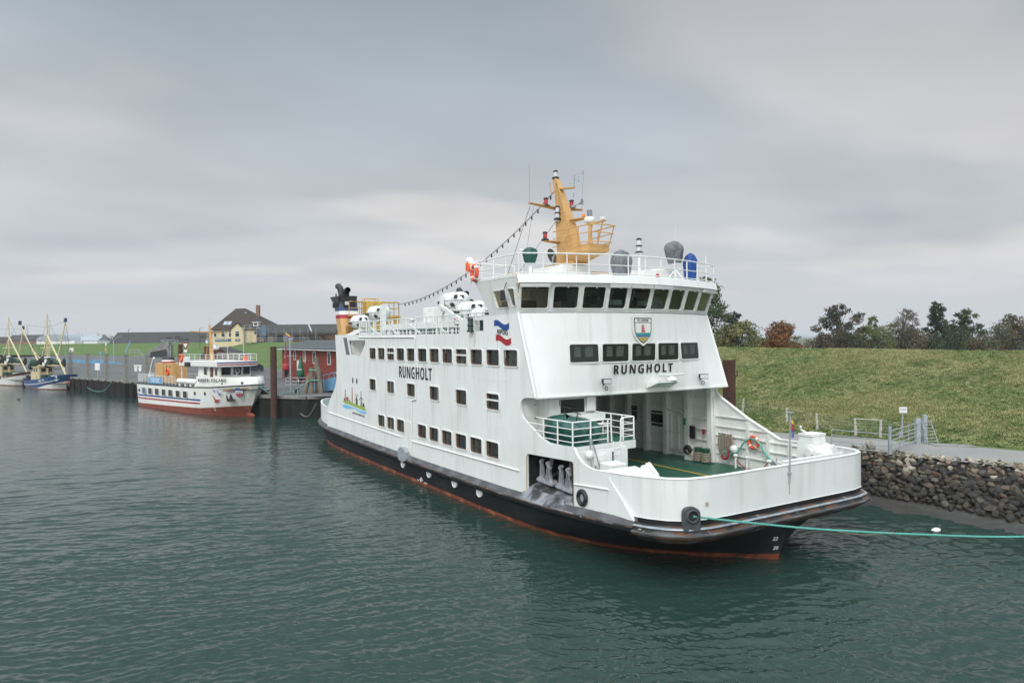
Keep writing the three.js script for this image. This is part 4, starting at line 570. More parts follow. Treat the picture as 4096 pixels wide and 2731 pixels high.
    if ([0, 3, 4, 5, 8].includes(i)) put('blind_box', M.white2, [beam([a[0], a[1], .1], [b[0], b[1], .1], .16, .17)], w);
    const c0 = pt(.55, .97), c1 = pt(.55, .84); put('wiper_motor', M.white2, [rod([c0[0], c0[1], .12], [c1[0], c1[1], .06], .02), ball(c1[0], c1[1], .06, .035)], w);
    if ([0, 3, 4].includes(i)) { const d0 = pt(.2, .82), d1 = pt(.16, .28); put('wiper', M.darkGrey, [rod([d0[0], d0[1], .03], [d1[0], d1[1], .02], .014), rod([d0[0] + .04, d0[1], .04], [d1[0] + .02, d1[1] + .2, .03], .012)], w); }
  }
  // visor, roof
  const vz = range(6.65, -6.65, 30), edge = (o, k = 1) => vz.map(z => [topX(z / 1.047) + .42 + o, 0, z * k]);
  const row = (o, y, k = 1) => edge(o, k).map(p => [p[0], y, p[2]]);
  part(F, 'roof_visor', M.white, toCreasedNormals(strip([row(-.15, 11.64), row(.14, 11.66), row(.02, 12.03), row(-.05, 12.06)]), .5));
  const rs = [...edge(-.02).map(p => [p[0], -p[2]]), [-13.35, 6.65], [-13.4, 4], [-16.4, 3.6], [-16.4, -3.6], [-13.4, -4], [-13.35, -6.65]];
  part(F, 'bridge_roof', M.white2, ext(shp(rs), .1).rotateX(-Math.PI / 2).translate(0, 11.95, 0));
  const ceil = [...edge(-.3, .97).map(p => [p[0], -p[2]]), [-13.2, 6.3], [-13.2, -6.3]];
  part(F, 'bridge_ceiling', mat({ c: [.22, .22, .21], rough: .8 }), ext(shp(ceil), .04).rotateX(-Math.PI / 2).translate(0, 11.74, 0));
  part(F, 'bridge_floor', M.darkGrey, ext(shp([...range(6.2, -6.2, 20).map(z => [topX(z) - .2, -z]), [-13.2, 6.2], [-13.2, -6.2]]), .04).rotateX(-Math.PI / 2).translate(0, 9.85, 0));
  // wing sides with their windows
  for (const sd of [1, -1]) {
    const th = Math.atan2(.30, 1.8), s = shp([[-12.25, 0], [-9.62, 0], [-9.16, 1.83], [-13.35, 1.83]]); 
    const w1 = [[-11.36, .34], [-10.30, .34], [-10.48, 1.18], [-11.62, 1.18]], w2 = [[-9.98, .37], [-9.66, .37], [-9.62, 1.2], [-10.2, 1.2]];
    const rq = (P, k, r = .1) => { for (let j = 0; j < 4; j++) { const a = k[(j + 3) % 4], b = k[j], d = k[(j + 1) % 4], la = Math.hypot(a[0] - b[0], a[1] - b[1]), ld = Math.hypot(d[0] - b[0], d[1] - b[1]); P[j ? 'lineTo' : 'moveTo'](b[0] + (a[0] - b[0]) * r / la, b[1] + (a[1] - b[1]) * r / la); P.quadraticCurveTo(b[0], b[1], b[0] + (d[0] - b[0]) * r / ld, b[1] + (d[1] - b[1]) * r / ld); } const b = k[0], a = k[3], la = Math.hypot(a[0] - b[0], a[1] - b[1]); P.lineTo(b[0] + (a[0] - b[0]) * r / la, b[1] + (a[1] - b[1]) * r / la); return P; };
    if (sd > 0) for (const w of [w1, w2]) s.holes.push(rq(new THREE.Path(), w));
    const fix = g => g.rotateX(sd > 0 ? th : 0).translate(0, 10.235, sd > 0 ? B - .03 : 0);
    if (sd > 0) { part(F, 'wing_side', M.white, fix(ext(s, .06, -.03))); for (const w of [w1, w2]) { const p = part(F, 'wing_window', M.pane, fix(ext(rq(new THREE.Shape(), w), .012, -.01))); const e = w.map(([x, y]) => { const cx = (w[0][0] + w[2][0]) / 2, cy = (w[0][1] + w[2][1]) / 2; return [x + Math.sign(x - cx) * .05, y + Math.sign(y - cy) * .05]; }), f = rq(new THREE.Shape(), e, .14); f.holes.push(rq(new THREE.Path(), w)); part(p, 'window_frame', M.white2, fix(ext(f, .05, .01))); } }
    else part(F, 'wing_side', M.white, ext(s, .06, -.03).rotateX(-th).translate(0, 10.235, -B + .03));
  }
  part(F, 'wing_closure', M.white, [poly([[[-12.25, 10.2, 6.33], [-13.35, 12.05, 6.62], [-13.35, 12.05, 3.5], [-12.25, 10.2, 3.5]], [[-12.25, 10.2, -6.33], [-13.35, 12.05, -6.62], [-13.35, 12.05, -3.5], [-12.25, 10.2, -3.5]]]), box(-13.2, 10.7, 0, .08, 2.6, 9)]);
  part(F, 'wing_mirror', M.blackP, [rbox(-10.15, 11.12, 6.85, .34, .5, .1, .05), rod([-10.15, 11.3, 6.8], [-10.2, 11.75, 6.6], .02)]);
  // bridge interior
  const oak = mat({ c: [.13, .065, .032], c2: [.09, .045, .024], px: 20, py: 2, m: 1.5, n: 128, rough: .5 }), con = mat({ c: [.09, .095, .095], c2: [.06, .065, .065], m: 1, n: 64, rough: .6 }), pap = mat({ c: [.55, .56, .55], rough: .8 });
  part(F, 'bridge_console', con, [box(-9.4, 10.3, 1.2, .8, .8, 2.6), box(-9.5, 10.3, -1.3, .8, .8, 1.9), box(-10.3, 10.45, -3.9, .9, .9, 1.6), box(-9.9, 10.4, 3.4, .6, .9, .8)]);
  part(F, 'chart_desk', oak, [box(-11.3, 10.45, 5.2, 1.2, .95, 1.3), box(-12.9, 10.85, 1.7, .1, 1.7, 1.2), box(-12.7, 10.85, -2.4, .1, 1.8, 1.4)]);
  part(F, 'bridge_locker', pap, [box(-12.95, 10.8, 4.2, .2, 1.6, 1.4), box(-12.95, 10.9, -.4, .2, 1.3, 1.2), box(-12.95, 10.8, -4.6, .2, 1.7, 1.5), box(-9.35, 10.82, .6, .5, .3, .5), box(-9.4, 10.82, -1.5, .5, .3, .6)]);
  part(F, 'monitor', M.blackP, [box(-9.7, 10.95, 1.9, .06, .4, .55), box(-9.7, 10.95, -.95, .06, .4, .5), box(-9.8, 11.5, .2, .3, .25, .5)]);
  part(F, 'helm_seat', M.blackP, [rbox(-10.9, 10.5, .5, .55, .14, .55, .05), rbox(-11.15, 10.95, .5, .14, .8, .5, .05), rod([-10.9, 9.9, .5], [-10.9, 10.45, .5], .08), rbox(-10.9, 10.5, -1.4, .55, .14, .55, .05), rbox(-11.15, 10.95, -1.4, .14, .8, .5, .05)]);
  const bl2 = part(F, 'bridge_lamp', M.lampOn, [ball(-10.75, 11.2, 5.6, .07)]); const pl = new THREE.PointLight(new THREE.Color(1, .72, .42), 2.6, 8, 2); pl.position.set(-10.75, 11.2, 5.6); pl.castShadow = true; F.add(pl);
}
// ---------- ferry upper works ----------
{ // roof rail
  const feet = [[-13.9, 12.02, 6.55], ...range(6.5, -6.5, 12).map(z => [topX(z / 1.047) + .32, 12.05, z]), [-13.2, 12.02, -6.55]];
  part(F, 'roof_rail', M.white2, rail(feet, 1.0, [1.0, .5, .08], .036, 1.3, .036));
  part(F, 'roof_rail', M.white2, [rail([[-13.9, 12.02, 6.55], [-14.0, 12.02, 3.8]], 1.0, [1, .5], .03, 1.3), rail([[-13.2, 12.02, -6.55], [-13.6, 12.02, -3.8], [-16.3, 12.02, -3.5]], 1.0, [1, .5], .03, 1.3), box(-13.85, 12.15, 6.6, .12, .4, .12)]);
  // mast: tapered box column raking aft, in the centre plane
  const col = [[13.2, -15.1, -12.95, .55], [13.6, -14.85, -13.2, .5], [14.07, -14.67, -13.42, .46], [14.85, -14.76, -13.67, .42], [15.7, -14.92, -13.92, .36], [16.95, -15.05, -14.5, .26], [17.95, -15.3, -14.93, .2], [18.5, -15.5, -15.22, .15]];
  const mast = part(F, 'mast', M.ochre, toCreasedNormals(strip(col.map(([y, a, b, w]) => [[a, y, w], [b, y, w], [b, y, -w], [a, y, -w], [a, y, w]])), .3), 'tapered ochre mast raking aft');
  [[16.62, 2.3, -14.75], [16.62, -1.25, -14.5], [14.62, 1.5, -14.5]].forEach(([y, z, x]) => { const a = [x, y, 0], b = [x, y + (z > 2 ? .12 : 0), z]; part(F, 'mast_yard', M.ochre, [beam(a, b, .28, .05), beam([x, y - .12, 0], b, .04, .12)]); });
  part(F, 'mast_yard', M.ochre, [beam([-14.95, 17.8, 0], [-13.7, 17.66, -.1], .22, .08), beam([-14.2, 15.85, 0], [-12.7, 15.85, -.4], .22, .06), beam([-14.2, 15.72, 0], [-12.7, 15.83, -.4], .04, .14), rod([-12.7, 15.85, -.4], [-12.7, 16.2, -.4], .025), rod([-13.7, 17.66, -.1], [-13.7, 17.9, -.1], .025), rod([-14.75, 16.7, 2.28], [-14.75, 17.05, 2.28], .025), ...pipe([[-15.55, 18.3, .3], [-15.5, 17.7, .32], [-15.3, 17.65, .2]], .03)]);
  const plat = part(F, 'mast_platform', M.ochre, [poly([[[-13.6, 14.12, .85], [-11.35, 14.12, .7], [-11.35, 14.12, -.7], [-13.6, 14.12, -.85]], [[-13.6, 13.78, .85], [-11.35, 13.78, .7], [-11.35, 14.14, .7], [-13.6, 14.14, .85]], [[-13.6, 13.78, -.85], [-11.35, 13.78, -.7], [-11.35, 14.14, -.7], [-13.6, 14.14, -.85]], [[-11.35, 13.78, .7], [-11.35, 14.14, .7], [-11.35, 14.14, -.7], [-11.35, 13.78, -.7]], [[-11.35, 13.78, .7], [-11.35, 13.78, -.7], [-13.1, 13.3, -.4], [-13.1, 13.3, .4]], [[-11.35, 13.78, .7], [-13.1, 13.3, .4], [-13.6, 13.78, .85]], [[-11.35, 13.78, -.7], [-13.1, 13.3, -.4], [-13.6, 13.78, -.85]]])]);
  const pr = (x, y, z) => [x, y, z], rp = k => [[-14.4 + k * .1, .95 + k * .02], [-13.2, 1.0], [-12, .95], [-11.25 + k * .4, .75], [-11.2 + k * .45, 0], [-11.25 + k * .4, -.75], [-13.2, -1]];
  part(F, 'mast_rail', M.ochre, [...pipe(rp(.9).map(([x, z]) => pr(x, 15.12, z)), .035), ...pipe(rp(.5).map(([x, z]) => pr(x, 14.72, z)), .028), ...pipe(rp(.1).map(([x, z]) => pr(x, 14.25, z)), .028), rod([-12.9, 14.12, .85], [-13.1, 15.12, .98], .03), rod([-11.35, 14.12, .7], [-10.95, 15.12, .74], .03), rod([-11.35, 14.12, -.7], [-10.95, 15.12, -.74], .03), rod([-12.6, 14.12, -.85], [-12.6, 15.12, -.98], .03), rod([-12.2, 14.12, .8], [-11.95, 15.12, .94], .03)]);
  part(F, 'radar_post', M.ochre, [lathe([[.22, 0], [.12, .35], [.1, 1.1], [.1, 1.2]], -12.25, 14.12, -.1), beam([-12.4, 15.36, -.1], [-11.2, 15.42, -.3], .25, .05), rod([-11.9, 14.12, -.3], [-11.4, 15.35, -.3], .04)]);
  part(F, 'searchlight_camera', M.white2, [lathe([[0, 0], [.2, 0], [.3, .12], [.28, .32], [.14, .38], [0, .38]], -12.3, 15.40, -.1), box(-11.35, 15.58, -.3, .3, .16, .14), rod([-11.3, 15.4, -.3], [-11.3, 15.55, -.3], .04)]); part(F, 'searchlight_head', M.steel, [rbox(-12.28, 15.98, -.1, .22, .36, .24, .03)]);
  // ladder
  const l0 = V(-12.95, 14.15, .5), l1 = V(-14.75, 18.2, .35); const lad = [rod(l0, l1, .028), rod(V(-13.3, 14.15, .45), V(-15.0, 18.2, .2), .022)]; for (let i = 1; i < 17; i++) { const a = l0.clone().lerp(l1, i / 17); lad.push(rod(a, V(a.x - .32, a.y, a.z - .08), .014)); } lad.push(rod(l1, V(-15.1, 18.0, .15), .02)); part(F, 'mast_ladder', M.ochre, lad);
  // lanterns
  const lant = (x, y, z, lens, two) => { const h = two ? .36 : .0; const l = part(F, 'mast_lantern', M.blackP, [lathe([[0, 0], [.22, 0], [.23, .05], [.15, .10], [.13, .12]], x, y, z, 14), ...(two ? [lathe([[.13, 0], [.17, .02], [.17, .06], [.13, .08]], x, y + .36, z, 14)] : []), lathe([[.13, 0], [.15, .03], [.13, .09], [.06, .13], [0, .14]], x, y + .38 + (two ? .32 : 0), z, 14)]); part(l, 'lens', lens, [lathe([[.12, .1], [.12, .4]], x, y, z, 14), ...(two ? [lathe([[.12, .42], [.12, .72]], x, y, z, 14)] : [])]); };
  lant(-15.38, 18.5, 0, M.clearLens); lant(-14.75, 16.66, 1.15, M.redLens); lant(-14.5, 16.64, -.5, M.redLens); lant(-14.5, 14.64, 1.4, M.redLens); lant(-14.55, 15.9, .48, M.clearLens, true); lant(-9.6, 13.5, -1.3, M.clearLens, true);
  part(F, 'lantern_post', M.white2, [rod([-9.6, 12.0, -1.3], [-9.6, 13.45, -1.3], .09, .08, 12), lathe([[.08, 0], [.26, .08], [.26, .1]], -9.6, 13.4, -1.3), rod([-14.55, 15.86, .35], [-14.55, 15.86, .6], .05)]);
  part(F, 'amber_light', M.amber, [lathe([[.1, 0], [.1, .14], [.07, .18], [0, .19]], -13.1, 15.9, -.3)]);
  part(F, 'horn', M.galv, [lathe([[.02, 0], [.035, .3], [.09, .48], [.2, .6], [.21, .61]], 0, 0, 0).rotateZ(-1.25).rotateY(.55).translate(-14.35, 16.75, -.55), box(-14.4, 16.72, -.5, .3, .14, .3)]);
  part(F, 'wind_sensor', M.galv, [rod([-13.7, 17.7, -.1], [-13.65, 18.4, -.1], .025), ...pipe([[-13.66, 18.1, -.1], [-13.4, 18.1, -.2], [-13.4, 18.3, -.2]], .018), rod([-13.66, 18.4, -.1], [-13.1, 18.42, -.25], .012), box(-13.05, 18.42, -.26, .14, .22, .02), ball(-13.9, 17.95, 0, .04), ball(-13.4, 18.0, -.2, .05), new THREE.TorusGeometry(.13, .014, 5, 16).rotateY(-.5).translate(-13.75, 17.25, -.1)]);
  part(F, 'satellite_dish', M.darkGrey, [lathe([[0, 0], [.2, .02], [.42, .10], [.43, .11]], 0, 0, 0, 24).rotateZ(-1.35).rotateY(.35).translate(-14.35, 13.72, 1.15)]); part(F, 'dish_post', M.galv, [rod([-14.2, 12.05, 1.1], [-14.2, 13.7, 1.1], .05), rod([-14.2, 13.4, 1.1], [-13.9, 13.75, 1.2], .025)]);
  part(F, 'stay_wire', M.darkGrey, [rod([-14.75, 16.55, 2.25], [-14.0, 12.1, 4.4], .016), rod([-14.9, 15.95, .3], [-13.2, 12.1, 4.4], .014), rod([-14.6, 16.5, 2.1], [-11.2, 13.0, 4.9], .008), rod([-14.75, 17.0, 2.28], [-14.75, 18.9, 2.28], .006), rod([-14.5, 16.6, -1.2], [-14.3, 18.6, -1.25], .006)]);
  // boxes on the roof
  part(F, 'roof_house', M.white2, [box(-14.6, 12.6, .2, 3, 1.1, 2.0), box(-13.0, 12.35, 2.0, 1.6, .6, 2.0), box(-12.6, 12.3, -1.4, 1.4, .55, 1.6), box(-12.3, 12.5, -4.6, 1.8, .8, 2.4), box(-12.3, 12.62, -5.5, 1.2, 1.0, .9)]);
  part(F, 'roof_hatch', M.ochre, [box(-13.6, 12.72, -1.6, .5, .3, 1.5), box(-14.2, 12.4, 3.6, .6, .5, .7), box(-14.4, 13.22, .2, 2.2, .14, 1.2)]);
  part(F, 'roof_pole', M.white2, [rod([-10.6, 12.0, 4.95], [-10.6, 12.95, 4.95], .1, .09), rod([-10.5, 12.0, -4.85], [-10.5, 14.6, -4.85], .05, .025), rod([-10.5, 12.9, -4.85], [-10.9, 12.05, -4.3], .035), rod([-10.5, 12.9, -4.85], [-10.1, 12.05, -5.3], .035), box(-10.5, 13.2, -4.85, .5, .05, .5), rod([-11.3, 12.0, 5.0], [-11.3, 13.5, 5.0], .02), ball(-11.3, 13.5, 5.0, .16, 1, .4, 1), rod([-11.6, 12.05, -3.3], [-11.6, 12.6, -3.3], .08), rod([-9.2, 13.0, -5.9], [-9.2, 13.6, -5.9], .03)]);
  part(F, 'fire_flask', M.redF, [rod([-10.6, 12.05, -3.55], [-10.6, 12.5, -3.55], .1, .1, 12), ball(-10.6, 12.52, -3.55, .1)]);
  part(F, 'whip_antenna', M.white2, [rod([-10.5, 14.6, -4.85], [-10.45, 15.4, -4.85], .012), rod([-12.6, 12.05, .6], [-12.6, 13.9, .6], .025)]);
  // covered instruments
  const cover = (name, m, x, y0, y1, z, w, d, label, sd, pinch) => {
    seed = sd; const rows = [], K = 26, T = 12; for (let j = 0; j <= T; j++) { const t = j / T, r = []; const wv = t < .25 ? mix(.60, .82, t / .25) * (pinch ? mix(1.15, .82, t / .25) : 1) : t < .58 ? mix(.82, 1, (t - .25) / .33) : Math.pow(Math.max(0, 1 - Math.pow((t - .58) / .425, 2.3)), .55); for (let k = 0; k <= K; k++) { const a = k / K * 6.2832, f = 1 + .13 * Math.sin(a * 5 + sd + t * 2.5) * (1 - t * .6) + .07 * Math.sin(a * 9 + t * 5), ca = Math.cos(a), sa = Math.sin(a); const ex = .85; r.push([x + Math.sign(ca) * Math.pow(Math.abs(ca), ex) * d / 2 * wv * f, mix(y0, y1, t) + .06 * Math.sin(a * 3 + sd) * t * (1 - t) * 2, z + Math.sign(sa) * Math.pow(Math.abs(sa), ex) * w / 2 * wv * f]); } rows.push(r); }
    const o = part(F, name, m, strip(rows), label); m.side = THREE.DoubleSide; return o;
  };
  cover('searchlight_cover', M.tarpGreen, -10.6, 12.75, 13.58, 4.95, .72, .6, 'green cover tied over a lamp', 3);
  cover('compass_cover', M.tarpGrey, -10.2, 12.02, 13.72, -.55, 1.1, .95, 'grey cover reaching down to the roof', 5, true);
  cover('searchlight_cover', M.tarpGrey, -10.6, 13.22, 14.52, -4.85, 1.15, .9, 'tall grey cover on a stand', 7);
  cover('searchlight_cover', M.tarpBlue, -10.3, 12.15, 13.85, -5.82, .8, .7, 'dark blue cover', 9);
  // floodlight on the wing corner, switched on
  part(F, 'wing_floodlight', M.white2, [rod([-13.9, 12.1, 6.55], [-13.9, 13.12, 6.55], .03), lathe([[0, 0], [.1, .02], [.17, .16], [.18, .2]], 0, 0, 0, 16).rotateZ(2.2).translate(-13.85, 13.28, 6.62)]);
  const wl = part(F, 'wing_lamp', M.lampOn, [ball(-13.72, 13.16, 6.64, .11, .6, 1, 1)]); const pl = new THREE.PointLight(new THREE.Color(1, .7, .36), .35, 6, 2); pl.position.set(-13.72, 13.16, 6.64); pl.castShadow = true; F.add(pl);
}
{ // sun deck rail, racks, catwalk, funnels
  part(F, 'sun_deck_rail', M.white2, [rail([[-32.4, 9.38, 6.25], [-15.75, 9.36, 6.25]], 1.06, [1.06, .72, .38, .14], .034, 1.45, .05), rod([-15.8, 10.42, 6.25], [-12.3, 10.42, 6.3], .036), rod([-15.2, 10.13, 6.28], [-15.2, 10.42, 6.27], .045), rod([-13.9, 10.16, 6.28], [-13.9, 10.42, 6.28], .045), ...[-30.5, -27, -23.2, -19.5].map(x => beam([x, 10.0, 6.1], [x + .9, 9.4, 5.7], .07, .1))]);
  part(F, 'sun_deck_rail', M.white2, rail([[-38, 9.38, -6.2], [-14, 9.38, -6.2]], 1.06, [1.06, .7, .36], .03, 2.4));
  const rk = [[-37.2, 9.38, 5.6, -35.6, 9.92, 5.3], [-34.8, 9.4, 5.2, -32.6, 10.6, 4.6], [-21.6, 9.4, 4.8, -21.6, 11.9, 4.6]];
  part(F, 'raft_rack', M.white2, [...[-32.6, -31.4].map(x => box(x, 9.95, 5.4, .16, 1.2, .16)), box(-32.0, 10.5, 4.5, 2.3, .12, .2), box(-32.0, 10.5, 5.3, 2.0, .12, .16), ...[-32.9, -31.0].map(x => box(x, 9.95, 4.2, .14, 1.2, .14)), beam([-35.6, 9.42, 6.2], [-33.9, 9.9, 5.6], .16, .2), beam([-34.8, 9.42, 6.2], [-33.4, 9.8, 5.7], .14, .18), box(-34.6, 9.85, 5.2, 2.2, .12, .9), box(-30.75, 10.6, 5.0, .45, 2.2, .3)]);
  part(F, 'raft_rack', M.white2, [box(-22.0, 10.3, 4.5, .24, 2.0, .2), box(-20.9, 10.5, 4.9, .26, 2.5, .2), box(-21.4, 11.55, 4.7, 1.4, .12, .2), beam([-20.9, 11.1, 4.95], [-17.2, 10.05, 5.3], .16, .2), beam([-20.9, 10.5, 4.95], [-20.2, 11.0, 4.95], .12, .14), beam([-20.9, 11.1, 3.7], [-17.2, 10.05, 3.9], .16, .2), box(-20.6, 10.85, 4.2, 2.0, .1, 1.2), box(-17.9, 10.15, 4.3, 2, .1, 1.2), box(-16.0, 9.75, 4.7, 2, .1, 1.2)]);
  part(F, 'vent_box', M.white2, [rbox(-26.9, 10.35, 2.5, 1.7, 1.95, 1.2, .05), box(-28.6, 9.7, 2.5, 1.5, .65, 1.1), box(-23.6, 9.85, 1.4, 2.6, .95, 1.4), box(-20, 9.9, .8, 2, 1.1, 1.4)]);
  part(F, 'deck_vent', M.white2, [lathe([[.12, 0], [.12, .55], [.26, .6], [.22, .68], [0, .72]], -30.9, 9.95, 2.6)]);
  const yel = M.yellow; const tk = part(F, 'exhaust_casing', yel, [rbox(-36.5, 11.0, 3.7, 1.3, 2.5, 1.32, .06)], 'yellow vent casing'); part(tk, 'grab_rail', yel, [...pipe([[-36.3, 12.2, 4.5], [-36.3, 12.46, 4.42], [-36.3, 12.46, 3.3], [-36.3, 12.2, 3.2]], .03), ...pipe([[-36.9, 12.2, 4.5], [-36.9, 12.46, 4.42], [-36.9, 12.46, 3.3], [-36.9, 12.2, 3.2]], .03)]);
  part(F, 'catwalk', yel, [rail([[-36.5, 11.1, 5.7], [-36.5, 11.1, 1.4]], 1.12, [1.12, .6], .035, .9, .035), rail([[-37.6, 11.1, 5.7], [-37.6, 11.1, 1.4]], 1.12, [1.12, .6], .035, 1.4, .035), rail([[-36.5, 11.1, 1.4], [-37.6, 11.1, 1.4]], 1.12, [1.12, .6], .035, 1.1), box(-37, 11.05, 3.5, 1.2, .1, 4.4), box(-36.9, 10.4, 2.0, 1.0, 1.2, 1.2), box(-36.9, 10.95, 2.0, 1.2, .12, 1.4)]);
  part(F, 'catwalk_lamp', M.blackP, [box(-36.5, 12.32, 5.3, .2, .12, .25)]); part(F, 'catwalk_board', mat({ c: [.45, .42, .38], rough: .8 }), [box(-37.9, 11.8, 5.1, .05, .7, .9)]);
  // funnels
  const funnel = z0 => {
    const zo = Math.sign(z0) * 6.22, zi = Math.sign(z0) * 4.75, lev = [[9.5, -38.2, -36.5], [10.4, -38.5, -36.7], [10.86, -38.72, -36.85], [11.17, -38.76, -36.95], [11.47, -38.9, -37.05], [11.9, -39.1, -37.2], [12.3, -39.45, -37.35], [12.72, -40.35, -37.3]];
    const sec = (a, b) => { const o = []; for (const l of [lev[a], ...lev.slice(a + 1, b), lev[b]]) { const [y, x0, x1] = l, e = .35; o.push([[x0, y, zi + (zo - zi) * .25], [x0, y, zi + (zo - zi) * .7], [x0 + e, y, zo], [(x0 + x1) / 2, y, zo], [x1 - e, y, zo], [x1, y, zi + (zo - zi) * .75], [x1, y, zi], [x0 + e, y, zi], [x0, y, zi + (zo - zi) * .25]]); } return toCreasedNormals(strip(o), .3); };
    const lab = z0 > 0 ? undefined : undefined;
    for (const m of [M.ochre, M.redF, M.white2, M.navy]) m.side = THREE.DoubleSide;
    const f = part(F, 'funnel', M.ochre, sec(0, 2)); part(f, 'red_band', M.redF, sec(2, 3)); part(f, 'white_band', M.white2, sec(3, 4)); part(f, 'blue_band', M.navy, sec(4, 5)); part(f, 'dark_band', mat({ c: [.028, .033, .045], rough: .5 }), sec(5, 6)); part(f, 'black_top', M.blackP, [sec(6, 7), box(-38.5, 12.4, (zo + zi) / 2, 2.2, .05, 1.2)]);
    const s = Math.sign(z0); for (let i = 0; i < 6; i++) part(f, 'funnel_slat', M.blackP, box(-39.0 + i * .28, 12.0, zo + s * .03, .12, .42, .05, 0, -.12)); for (let i = 0; i < 5; i++) part(f, 'funnel_slat', M.blackP, box(-37.14, 12.0, zo - s * (.3 + i * .22), .12, .42, .1));
    part(f, 'black_top', M.blackP, [box(-38.4, 12.48, zo + s * .02, 1.9, .34, .05), box(-37.28, 12.48, zo - s * .72, .1, .34, 1.3)]);
    part(f, 'exhaust_pipe', M.blackP, [tube([[-38.6, 12.2, zo - s * .6], [-38.7, 13.0, zo - s * .6], [-38.9, 13.45, zo - s * .55], [-39.3, 13.65, zo - s * .5]], .26, 20, 12), tube([[-38.0, 12.2, zo - s * .8], [-38.0, 12.9, zo - s * .8], [-37.8, 13.15, zo - s * .75], [-37.3, 13.2, zo - s * .7]], .24, 16, 12), rod([-39.2, 12.6, zo - s * .3], [-39.2, 13.0, zo - s * .3], .06), rod([-39.2, 13.7, zo - s * .6], [-38.7, 13.9, zo - s * .6], .015)]);
    part(f, 'funnel_light', M.clearLens, [box(-37.0, 12.1, zo - s * .5, .1, .28, .3)]); part(f, 'funnel_recess', mat({ c: [.30, .15, .04], rough: .6 }), [box(-36.3, 9.95, zo - s * .7, .5, .55, .9)]);
  };
  funnel(1); funnel(-1);
  part(F, 'vent_cowl', M.blackP, [tube([[-27.5, 9.4, 0], [-27.6, 11.6, 0], [-27.75, 12.4, 0], [-28.0, 12.7, .05]], .24, 20, 10), lathe([[.3, 0], [.36, .55], [.4, .6]], -26, 11.35, -2.4)]);
  part(F, 'vent_cowl', M.ochre, [box(-24.5, 9.7, .2, 2.2, .5, 1.2)]); part(F, 'hatch_red', M.redF, [box(-22.6, 10.0, .8, 1.8, .3, .8)]);
  part(F, 'deck_screen', M.white2, [box(-29.9, 9.95, -.9, 3.2, .06, .06), box(-29.9, 10.4, -.9, 3.2, .06, .06), ...range(-31.4, -28.4, 4).map(x => box(x, 9.9, -.9, .08, 1.1, .06))]);
}
// ---------- things carried on the ferry ----------
const shipThing = (name, label, cat, p, group, turn = 0) => thing(name, label, cat, S3(...p), TH + turn, group);
{ // liferaft canisters
  const body = geo([lathe([[0, -1.12], [.22, -1.1], [.42, -1.0], [.52, -.82], [.545, -.6], [.545, .6], [.52, .82], [.42, 1.0], [.22, 1.1], [0, 1.12]], 0, 0, 0, 28).rotateZ(Math.PI / 2)]), band = geo([-.7, -.35, .35].map(x => new THREE.TorusGeometry(.553, .018, 5, 30).rotateY(Math.PI / 2).translate(x, 0, 0)));
  const seamG = geo([new THREE.CylinderGeometry(.575, .575, .05, 30).scale(1, 1, 1)].map(() => ext((() => { const s = rrShape(-1.1, -.57, 1.1, .57, .4); return s; })(), .04, -.02, 8).rotateX(Math.PI / 2))), stk = geo([box(.7, .22, .53, .3, .24, .02, 0, 0, -.35), box(.35, -.28, .5, .36, .26, .02, 0, 0, .5), box(-.75, -.1, .545, .5, .16, .02), box(1.02, .2, .3, .02, .22, .26, -.7)]);
  const mk = (p, label, t) => { const o = shipThing('life_raft', label, 'life raft', p, undefined, t); inst(o, 'canister', M.white2, body); inst(o, 'canister_seam', M.galv, seamG); inst(o, 'strap', M.galv, band); inst(o, 'sticker', M.blackP, stk); return o; };
  mk([-34.6, 10.5, 5.35], 'white life raft canister low on the aft rack, nearest the funnel', .25); mk([-32.1, 11.12, 4.85], 'white life raft canister in front of the yellow vent casing', .25);
  mk([-20.6, 11.45, 4.15], 'highest white life raft canister on the rack behind the bridge', .25); mk([-17.95, 10.74, 4.35], 'white life raft canister midway down the rack behind the bridge', .25); mk([-15.55, 10.28, 4.75], 'lowest white life raft canister half hidden beside the bridge wing', .2);
}
{ // benches and tables on the sun deck
  const back = geo(rbox(0, .58, 0, 1.95, .38, .08, .03)), seat = geo(rbox(0, .36, -.25, 1.95, .06, .42, .02)), leg = geo([box(0, .18, -.1, .06, .36, .06), box(0, .18, -.42, .06, .36, .06)]), top = geo(rbox(0, .62, 0, 1.5, .05, .7, .02));
  const lab = ['first', 'second', 'third', 'fourth', 'fifth', 'sixth'];
  for (let i = 0; i < 6; i++) { const o = shipThing('deck_bench', lab[i] + ' white bench along the sun deck rail, counted from the funnel', 'bench', [-30.7 + i * 2.12, 9.37, 4.9], 'benches on the sun deck'); inst(o, 'backrest', M.white2, back); inst(o, 'seat', M.white2, seat); inst(o, 'leg', M.darkGrey, leg, [-.75, 0, 0]); inst(o, 'leg', M.darkGrey, leg, [.75, 0, 0]); }
  for (let i = 0; i < 5; i++) { const o = shipThing('deck_table', lab[i] + ' white table behind the sun deck benches, counted from the funnel', 'table', [-29.6 + i * 2.3, 9.37, 3.6], 'tables on the sun deck'); inst(o, 'table_top', M.white2, top); for (const x of [-.6, .6]) inst(o, 'leg', M.darkGrey, leg, [x, 0, .26], [0, 0, 0]).scale.set(1, 1.65, 1); }
}
